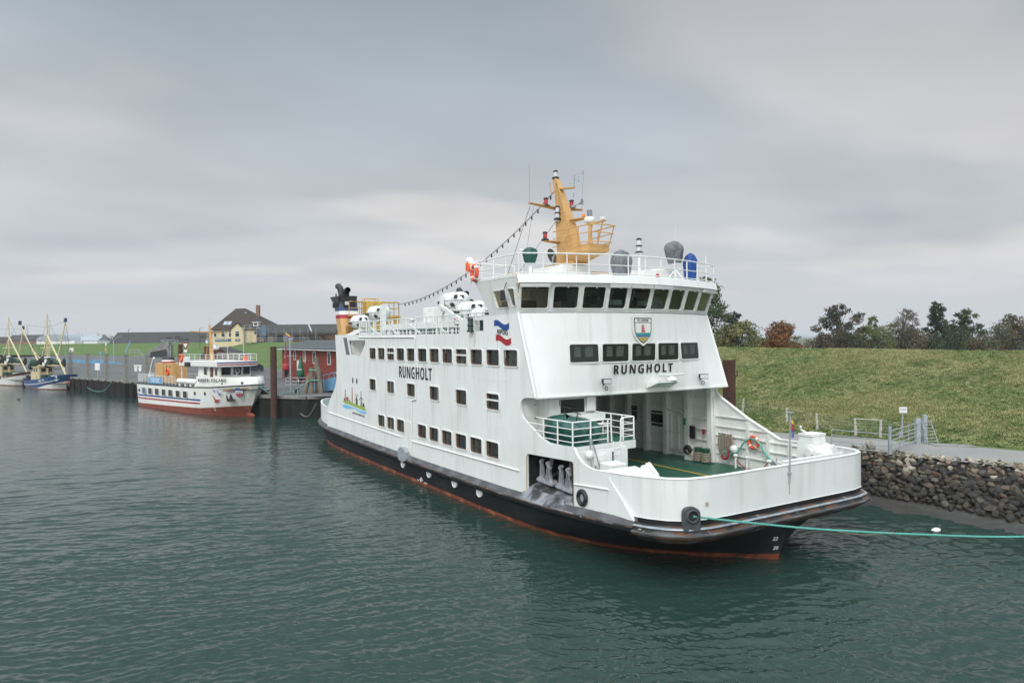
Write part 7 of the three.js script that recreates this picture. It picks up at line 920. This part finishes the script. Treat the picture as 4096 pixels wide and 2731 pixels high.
// ---------- buildings beyond the dike ----------
for (const m of [M.roofTile, M.slate, M.cream]) m.side = THREE.DoubleSide;
{
  const h = thing('yellow_house', 'cream yellow house with tall brown hipped roof and chimney', 'house', [-88.4, 2.4, -225.5]); h.scale.setScalar(1.1);
  part(h, 'wall', M.cream, [box(0, 4.9, -7, 16.2, 9.8, 13.8), ext(shp([[-2.0, 0], [1.5, 0], [1.5, 9.9], [-.2, 11.5], [-2.0, 9.9]]), 1.5, -.2)]);
  part(h, 'roof', M.roofTile, [poly([[[-8.7, 9.75, .5], [9.8, 9.75, .5], [-.85, 16.3, -7], [-3.8, 16.3, -7]], [[-8.7, 9.75, -14.5], [9.8, 9.75, -14.5], [-.85, 16.3, -7], [-3.8, 16.3, -7]], [[-8.7, 9.75, .5], [-8.7, 9.75, -14.5], [-3.8, 16.3, -7]], [[9.8, 9.75, .5], [9.8, 9.75, -14.5], [-.85, 16.3, -7]], [[-2.3, 9.7, 1.7], [-.2, 11.75, 1.7], [-.2, 11.75, -2.2]], [[1.8, 9.7, 1.7], [-.2, 11.75, 1.7], [-.2, 11.75, -2.2]]])]);
  part(h, 'chimney', M.brick, [box(3.3, 15.0, -6, 1.0, 4.4, 1.0)]); part(h, 'gutter', M.woodDark, [box(-5.4, 9.68, .55, 6.6, .12, .16)]);
  for (const [x, w, z] of [[-7.2, .9, .02], [-4.9, 1.25, .02], [-2.85, .8, .02], [-.2, 1.4, 1.33]]) { const q = part(h, 'window', M.glass, [box(x, 8.45, z, w * .8, 1.5, .05)]); part(q, 'window_frame', M.white2, [ring(x - w * .4, 7.7, x + w * .4, 9.2, .02, .12, .1, z), box(x, 8.75, z + .05, w * .8, .09, .08)]); }
  for (const x of [-4.9, -3.7]) { const s = part(h, 'skylight', mat({ c: [.30, .36, .42], rough: .15 }), [box(0, 0, 0, .95, .06, 1.5).rotateX(.71).translate(x, 11.75, -1.75)]); part(s, 'skylight_frame', M.galv, [box(0, 0, 0, 1.1, .04, 1.65).rotateX(.71).translate(x, 11.73, -1.78)]); } part(h, 'skylight', M.bluePane, [box(0, 0, 0, .5, .06, .7).rotateX(.71).translate(-.2, 14.9, -5.35)]);
  const dm = part(h, 'dormer', M.white2, [box(4.9, 11.2, -.3, 1.5, 1.1, 1.5), box(4.9, 11.85, -.3, 2.1, .2, 2)]); part(dm, 'dormer_window', M.glass, [box(4.9, 11.2, .47, .9, .7, .04)]);
  const sg = part(h, 'sign_band', mat({ c: [.02, .085, .20], rough: .6 }), [box(-5.5, 6.7, .06, 3.6, .62, .08), box(-2.9, 6.7, .06, 1.5, .62, .08), box(-.1, 6.65, 1.38, 1.4, .62, .08)]); part(sg, 'sign_lettering', M.white2, [text('Nationalpark-Haus', 3.3, .34, .02).translate(-7.15, 6.55, .1)]); part(sg, 'sign_emblem', M.white2, [ext(shp([[-.5, 0], [.1, .12], [.5, .18], [.1, -.02], [.3, -.12], [-.1, -.06]]), .02).translate(-.1, 6.65, 1.42)]);
  const sc = thing('scaffolding', 'steel scaffolding with blue netting between yellow house and long building', 'scaffolding', [-81.6, 2.4, -216]); sc.scale.setScalar(1.06); const b = []; for (const x of [-2, 0, 2.1, 4]) for (const z of [0, -1.2]) b.push(rod([x, 3, z], [x, 11.2, z], .06)); for (const y of [6.5, 8.4, 10.3]) { b.push(rod([-2, y, 0], [4, y, 0], .05), rod([-2, y + .9, 0], [4, y + .9, 0], .04)); } part(sc, 'tube', M.galv, b); part(sc, 'plank', M.woodOld, [6.5, 8.4, 10.3].map(y => box(1, y, -.6, 6, .08, 1.0))); const nt = mat({ c: [.10, .16, .24], c2: [.10, .2, .36], m: 2, n: 64, rough: .8 }); part(sc, 'netting', nt, [box(4.2, 9.0, .1, 1.4, 3.4, .05)]);
  const lb = thing('long_building', 'long low brick building under repair with grey roof', 'building', [-67.6, 3.0, -217]); lb.scale.setScalar(1.025); part(lb, 'wall', M.brick, [box(0, 4.3, -4, 24, 8.6, 8)]); part(lb, 'roof', M.roofGrey, [poly([[[-12.6, 8.5, .7], [12.4, 8.5, .7], [12.4, 11.2, -4], [-12.6, 11.2, -4]], [[-12.6, 8.5, -8.7], [12.4, 8.5, -8.7], [12.4, 11.2, -4], [-12.6, 11.2, -4]]])]); part(lb, 'roof_joint', M.galv, [beam([2.8, 11.25, -4], [5.2, 8.6, .75], .5, .06)]);
  part(lb, 'opening', M.blackP, [box(-5, 6.6, .03, 2.2, 2.6, .06), box(.6, 7.0, .03, 2.4, 1.7, .06), box(4.6, 7.0, .03, 2.4, 1.7, .06), box(8.2, 7.0, .03, 1.2, 1.7, .06)]); part(lb, 'pale_panel', M.concrete, [box(-7.6, 6.6, .05, 1.5, 2.6, .08), box(-2.4, 6.6, .05, 2.6, 2.6, .08), box(2.6, 6.2, .05, 1.4, 2.4, .08), box(6.6, 6.4, .05, 1.6, 2.6, .08)]); part(lb, 'fascia', M.darkGrey, [box(0, 8.3, .4, 24.6, .3, .5)]);
  const s2 = thing('scaffolding', 'low scaffolding along the front of the long brick building', 'scaffolding', [-67.6, 3.0, -214.7]); s2.scale.setScalar(1.025); const c = []; for (let x = -10; x <= 9; x += 2.4) c.push(rod([x, 4, 0], [x, 9.8, 0], .05)); for (const y of [6.4, 7.0]) c.push(rod([-10, y, 0], [9, y, 0], .04)); part(s2, 'tube', M.galv, c); part(s2, 'plank', M.woodOld, [box(-.5, 8.0, -.4, 19, .08, .7)]);
  const gb = thing('grey_roof_building', 'very long building with dark grey weathered roof behind the dike', 'building', [-148.3, 1.0, -310]); gb.scale.setScalar(1.336); part(gb, 'wall', M.brick, [box(3, 2, -5, 54, 4, 10)]); part(gb, 'roof', M.roofGrey, [poly([[[-24.6, 4.5, 1], [30, 4.5, 1], [30, 9.75, -5], [-23.6, 9.75, -5]], [[-24.6, 4.5, -11], [30, 4.5, -11], [30, 9.75, -5], [-23.6, 9.75, -5]], [[-24.6, 4.5, 1], [-23.6, 9.75, -5], [-24.6, 4.5, -11]]])]);
  const rw = part(gb, 'roof_window', M.blackP, [[-5, 7.6], [-2.2, 7.9], [-.8, 7.2], [1.2, 7.0], [6.2, 7.9], [10.5, 7.9], [12.2, 7.3]].map(([x, y]) => box(x, y + .02, -5 + (9.75 - y) * 1.143 + .05, 1.6, .7, .3)));
  const bu = thing('bush', 'brown leafless bush at the right end of the long building', 'bush', [-61, 8.4, -216]); treeLeaves(bu, 'foliage', [[0, 1.5, 0, 4.2, 2.6, 2], [3, 1.2, 0, 3, 2, 2]], 900, .3, [[.075, .05, .03], [.05, .045, .022]], 71);
  // far left skyline
  const fb = (n, l, p, w, hgt, d, roofH, m, rm, cat = 'barn') => { const o = thing(n, l, cat, p); part(o, 'wall', m, [box(0, hgt / 2, 0, w, hgt, d)]); part(o, 'roof', rm, [poly([[[-w / 2 - .5, hgt, d / 2 + .5], [w / 2 + .5, hgt, d / 2 + .5], [w / 2, hgt + roofH, 0], [-w / 2, hgt + roofH, 0]], [[-w / 2 - .5, hgt, -d / 2 - .5], [w / 2 + .5, hgt, -d / 2 - .5], [w / 2, hgt + roofH, 0], [-w / 2, hgt + roofH, 0]], [[-w / 2, hgt, d / 2], [-w / 2, hgt, -d / 2], [-w / 2, hgt + roofH, 0]], [[w / 2, hgt, d / 2], [w / 2, hgt, -d / 2], [w / 2, hgt + roofH, 0]]])]); return o; };
  const hall = thing('storage_hall', 'wide pale grey round roofed hall far away on the left skyline', 'hall', [-290, 2.8, -450]); part(hall, 'roof', M.galv, [ext((() => { const s = new THREE.Shape(); s.moveTo(-11, 8.5); s.bezierCurveTo(-10, 12, -4, 12.6, 2, 12.5); s.bezierCurveTo(8, 12.4, 10, 10, 11, 8.5); s.lineTo(-11, 8.5); return s; })(), 22, -11)]); part(hall, 'wall', M.whiteIn, [box(1, 4.2, 0, 24, 8.4, 21)]);
  fb('storage_hall', 'second low grey hall right of the round roofed one', [-276, 2.8, -455], 17, 8.2, 14, 3.2, M.whiteIn, M.galv, 'hall'); fb('barn', 'dark roofed barn behind the fishing boats on the skyline', [-312, 2.8, -448], 20, 9, 12, 3.4, M.brick, M.roofGrey); fb('barn', 'dark low farmhouse at the far left edge of the skyline', [-335, 2.8, -460], 16, 8, 10, 3.4, M.brick, M.roofTile, 'house');
  const tl = thing('tree_line', 'distant dark line of trees on the left skyline', 'trees', [-300, 3, -520]); tl.userData.kind = 'stuff'; const cl = []; seed = 19; for (let x = -70; x < 80; x += 4) cl.push([x, 6 + rr(0, 4), rr(-8, 8), rr(3, 6), rr(3, 5.5), 4]); treeLeaves(tl, 'foliage', cl, 5200, .75, [[.030, .042, .028], [.05, .052, .034]], 19);
  const sh = thing('slate_house', 'dark blue slate roofed house at the right edge among the trees', 'house', [79, 3, -98]); part(sh, 'wall', M.brick, [box(0, 1.6, 0, 13, 3.2, 9)]); part(sh, 'roof', M.slate, [poly([[[-6.9, 3, 5], [6.9, 3, 5], [4.6, 8.2, 0], [-5.4, 8.2, 0]], [[-6.9, 3, -5], [6.9, 3, -5], [4.6, 8.2, 0], [-5.4, 8.2, 0]], [[-6.9, 3, 5], [-6.9, 3, -5], [-5.4, 8.2, 0]]])]);
}
// ---------- right bank: fence, gates, sign ----------
{
  M.fencePost = mat({ c: [.52, .48, .42], c2: [.34, .31, .27], m: .6, n: 128, rough: .9 });
  const fz = [[-24, -18.6], [-17.2, -18.3], [-12.6, -17.3], [-10.2, -17.2], [-7.7, -16.9], [-6.4, -17.6]].map(([x, z]) => { return [x, Math.min(z, lin(footTab, x) - .5)]; });
  const gy = (x, z) => { const f = lin(footTab, x), t = (f - z) / width(x); return dikePoint(x, clamp(t, 0, 1)).y; };
  const labels = ['weathered fence post nearest the rusty pile', 'weathered fence post half hidden by the bulwark edge', 'weathered fence post left of the bow flagstaff', 'weathered fence post right of the bow flagstaff', 'left post of the pair joined by a top bar', 'right post of the pair joined by a top bar'];
  fz.forEach(([x, z], i) => { seed = 60 + i; const o = thing('fence_post', labels[i], 'fence post', S3(x, gy(x, z) - .1, z), TH, 'posts of the wire fence'); part(o, 'post', M.fencePost, [rod([0, 0, 0], [rr(-.05, .05), .55, rr(-.05, .05)], .10, .085, 7), rod([rr(-.03, .03), .5, 0], [rr(-.06, .06), 1.18, rr(-.04, .04)], .09, .075, 7)]); });
  const a = fz[4], b = fz[5]; solid('fence_bar', M.fencePost, [rod(S3(a[0], gy(...a) + 1.05, a[1]), S3(b[0], gy(...b) + 1.05, b[1]), .035)], 'thin pale top bar joining two fence posts', 'fence bar');
  const w = []; for (let i = 0; i < 6; i++) { const p = fz[i], q = i < 5 ? fz[i + 1] : [-4.1, -18.9], L = Math.hypot(p[0] - q[0], p[1] - q[1]); for (const h of [.2, .4, .6, .8, 1.0]) w.push(rod(S3(p[0], gy(...p) + h, p[1]), S3(q[0], gy(...q) + h, q[1]), .006, .006, 3)); for (let k = 1; k < L / .3; k++) { const t = k * .3 / L, x = mix(p[0], q[0], t), z = mix(p[1], q[1], t); w.push(rod(S3(x, gy(x, z) + .15, z), S3(x, gy(x, z) + 1.0, z), .005, .005, 3)); } } solid('wire_fence', M.galv, w, 'thin sheep wire mesh strung between the fence posts', 'fence');
  const A = S3(-3.1, 2.55, -13.35), Bp = S3(-3.9, 2.62, -17.6), C = S3(-3.8, 2.65, -18.3), D = S3(-6.0, 2.55, -13.0);
  const gt = thing('field_gate', 'pale galvanised tubular field gate across the road', 'gate', [0, 0, 0]); part(gt, 'gate_post', M.galv, [rod(A, [A[0], A[1] + 1.5, A[2]], .09, .09, 10)]); part(gt, 'gate_post', M.galv, [box(Bp[0], Bp[1] + .75, Bp[2], .26, 1.5, .22)]); const lev = [.25, .5, .72, .95, 1.25]; part(gt, 'rail', M.galv, lev.map(h => rod([A[0], A[1] + h, A[2]], [Bp[0], Bp[1] + h, Bp[2]], .028))); part(gt, 'upright', M.galv, [.02, .33, .66, .97].map(t => { const x = mix(A[0], Bp[0], t), y = mix(A[1], Bp[1], t), z = mix(A[2], Bp[2], t); return rod([x, y + .25, z], [x, y + 1.25, z], .025); })); part(gt, 'latch_box', M.galv, [box(mix(A[0], Bp[0], .35), A[1] + .95, mix(A[2], Bp[2], .35), .2, .24, .1)]);
  const lw = thing('guard_railing', 'low pale tubular railing from the gate to the bank end', 'railing', [0, 0, 0]); part(lw, 'rail', M.galv, [.1, .42, .74, 1.06].map(h => rod([A[0], A[1] + h, A[2]], [D[0] - .3, D[1] + h, D[2]], .024))); part(lw, 'post', M.galv, [rod([D[0] - .3, D[1] - .3, D[2]], [D[0] - .3, D[1] + 1.06, D[2]], .03)]);
  const sg = thing('sheep_gate', 'narrow galvanised kissing gate with ladder like leaf at the dike foot', 'gate', [0, 0, 0]); part(sg, 'gate_post', M.galv, [box(C[0] + .1, C[1] + .8, C[2] - .3, .22, 1.65, .2)]); const p0 = V(C[0] - .1, C[1], C[2] + .35), p1 = V(C[0] + .55, C[1], C[2] + .3), q0 = V(C[0] - .3, C[1] + 1.3, C[2] + .1), q1 = V(C[0] + .25, C[1] + 1.35, C[2] + .0); part(sg, 'gate_leaf', M.galv, [rod(p0, q0, .028), rod(p1, q1, .028), ...range(.1, .95, 6).map(t => rod(p0.clone().lerp(q0, t), p1.clone().lerp(q1, t), .018))]);
  const sn = thing('white_sign', 'white rectangular sign on a grey post in front of the dike', 'sign', S3(-5.5, 2.75, -18.8), 0); part(sn, 'post', M.galv, [rod([0, 0, 0], [.05, 1.62, 0], .05, .05, 8)]); part(sn, 'panel', M.white2, [box(.05, 1.68, .06, .46, .36, .03)]); part(sn, 'print', M.galv, [box(.05, 1.74, .078, .3, .03, .005), box(.05, 1.66, .078, .34, .03, .005)]);
  solid('concrete_slab', M.concrete, [box(...S3(-2.7, 2.63, -18.3), 1.5, .1, 1.1, TH + .9), box(...S3(-2.0, 2.63, -18.9), 1.0, .08, .9, TH + .9)], 'pale concrete slabs lying beside the road at the kissing gate', 'slab');
}
{
  const G = { dark: [[.023, .043, .020], [.041, .061, .026], [.058, .072, .029]], olive: [[.123, .123, .041], [.087, .096, .035], [.160, .145, .058]], rust: [[.246, .102, .026], [.174, .072, .026], [.131, .080, .029]], pine: [[.014, .035, .020], [.026, .046, .023]], grey: [[.084, .087, .046], [.109, .096, .058]], open: [[.032, .043, .020], [.058, .052, .026], [.080, .058, .032]], lime: [[.123, .145, .032], [.080, .102, .029], [.065, .072, .036]], brown: [[.109, .084, .058], [.080, .065, .043]], green: [[.041, .070, .020], [.065, .090, .032], [.072, .072, .032]], far: [[.043, .055, .043], [.058, .062, .046]], red: [[.087, .080, .032], [.123, .072, .043], [.065, .072, .029]] };
  const bark = mat({ c: [.085, .075, .06], c2: [.045, .04, .033], px: 16, py: 4, m: 1, n: 128, rough: .95 });
  const tree = (name, label, x, z, top, w, cols, n, size, sd, o = {}) => {
    const H = top - 3, T = thing(name, label, o.bush ? 'shrub' : 'tree', [x, 3, z]); seed = sd * 101 + 3;
    const cl = [], br = [], y0 = H * (o.low ?? .3), lean = o.lean ?? .5, K = o.k ?? 26;
    const trunks = o.trunks ?? 1;
    for (let q = 0; q < trunks; q++) { const tx = trunks > 1 ? (q - (trunks - 1) / 2) * w * .12 : 0, ex = tx * 2.2 + lean; br.push(rod([tx, -.2, 0], [mix(tx, ex, .45), H * .4, rr(-.1, .1)], .16 * H / 10 + .06, .12 * H / 10 + .03, 8), rod([mix(tx, ex, .45), H * .4, 0], [ex, H * .78, rr(-.2, .2)], .12 * H / 10 + .03, .04, 7)); }
    for (let i = 0; i < K; i++) {
      const t = Math.pow((i + .5) / K, .9), y = mix(y0, H * .98, t), prof = o.round ? Math.sqrt(Math.max(.05, 1 - (2 * t - .85) ** 2 * .82)) : mix(1, .22, Math.pow(t, 1.5)) * (.75 + .25 * smooth(0, .15, t));
      const a = i * 2.4 + rr(-.5, .5), r = w / 2 * prof * Math.sqrt(R()) * .95, cx = Math.cos(a) * r + lean * t, cz = Math.sin(a) * r * .8, s = (o.cs ?? .20) * w * rr(.55, 1.15) * (.62 + .38 * prof);
      cl.push([cx, Math.min(y, H - s * .55), cz, s, s * rr(.6, .95), s]);
      if (i % (o.bstep ?? 2) === 0) { const yb = Math.max(H * .22, y - H * .22 - r * .35); br.push(rod([lean * .4 * yb / H, yb, 0], [cx * .9, y, cz * .9], .05 * H / 10 + .015, .012, 5)); if (o.twigs) for (let j = 0; j < o.twigs; j++) br.push(rod([cx * .7, y - .4, cz * .7], [cx + rr(-1, 1) * w * .16, y + rr(.0, .9) * w * .16, cz + rr(-1, 1) * .6], .016, .006, 4)); }
    }
    part(T, 'trunk', bark, br); treeLeaves(T, 'crown', cl, n, size, cols, sd); return T;
  };
  tree('poplar', 'tall dark green tree rising beside the right end of the bridge', 27.9, -100, 17.6, 6.6, G.green, 8160, 0.187, 1, { round: 1, low: .2, k: 34 });
  tree('willow', 'dense olive willow bush right of the ferry bridge', 31.9, -98, 11.2, 7.2, G.olive, 8840, 0.187, 2, { round: 1, low: .15, k: 36, cs: .2 });
  tree('pine_tree', 'dark pine behind the olive willow', 33.6, -107, 12.9, 5.0, G.pine, 4080, 0.187, 3, { low: .4, k: 20, lean: .8 });
  tree('autumn_tree', 'rounded tree with rust orange autumn leaves', 37.6, -99, 11.0, 5.9, G.rust, 8160, 0.166, 4, { round: 1, low: .15, k: 34 });
  tree('grey_tree', 'grey green tree right behind the rust orange one', 41.6, -106, 11.0, 5.2, G.grey, 3740, 0.187, 5, { round: 1, low: .2 });
  tree('shrub', 'low brownish shrubs between the orange tree and the tall open tree', 42.6, -96, 9.3, 5, G.brown, 4080, 0.158, 6, { bush: 1, round: 1, low: .2 });
  tree('open_tree', 'tall open crowned dark tree with visible pale trunk', 47.0, -100, 13.6, 7.4, G.open, 6630, 0.158, 7, { round: 1, low: .38, k: 40, cs: .115, twigs: 1, bstep: 1, lean: .2 });
  tree('shrub', 'dark undergrowth at the foot of the open crowned tree', 46.5, -97, 9.4, 7, G.open, 4420, 0.158, 21, { bush: 1, round: 1, low: .15 });
  tree('lime_tree', 'yellow green tree right of the open crowned tree', 52.2, -101, 11.9, 4.8, G.lime, 4250, 0.166, 8, { low: .2, k: 24, cs: .16, twigs: 1 });
  tree('bare_tree', 'wispy half bare brown tree bent by the wind', 56.6, -101, 12.9, 5.6, G.brown, 2550, 0.144, 9, { round: 1, low: .35, k: 34, cs: .12, twigs: 3, bstep: 1, lean: 1.0, trunks: 2 });
  tree('shrub', 'brown green undergrowth below the wispy tree', 56, -97, 9.9, 7, G.grey, 5100, 0.158, 22, { bush: 1, round: 1, low: .15 });
  tree('spruce', 'tallest dark green tree on the right half of the tree row', 60.8, -100, 13.9, 4.8, G.dark, 6460, 0.173, 10, { low: .18, k: 34, cs: .18 });
  tree('green_tree', 'dark green tree with several thin trunks next to the tallest one', 64.8, -100, 12.7, 5.2, G.green, 5950, 0.166, 11, { round: 1, low: .28, k: 34, trunks: 3, twigs: 1, cs: .15 });
  tree('far_tree', 'small bluish dark tree further back near the slate house', 69.8, -112, 10.7, 5, G.far, 3400, 0.187, 12, { round: 1, low: .2 });
  tree('hedge_tree', 'red and green leaved tree at the right edge of the row', 72.4, -101, 11.9, 5.6, G.red, 6120, 0.166, 13, { round: 1, low: .15, k: 34 });
  [[44.5, 'dark brown'], [50.2, 'yellowish'], [54.2, 'thin brown'], [59.0, 'dark green'], [67.2, 'greenish brown'], [76, 'dark reddish']].forEach(([x, c], i) => tree('shrub', c + ' hedge bush at the foot of the tree row, ' + ['first', 'second', 'third', 'fourth', 'fifth', 'last'][i] + ' from the left', x, -94 - (i % 3) * 2, 9.9 + (i % 3) * .5, 7, [G.open, G.lime, G.brown, G.dark, G.grey, G.red][i], 6460, 0.115, 40 + i, { bush: 1, round: 1, low: .12 }));
  tree('shrub', 'low rusty brown shrubs before the tree row at right', 63.5, -95, 8.6, 8, G.red, 4080, 0.144, 23, { bush: 1, round: 1, low: .2 });
}
renderer.render(scene, camera);
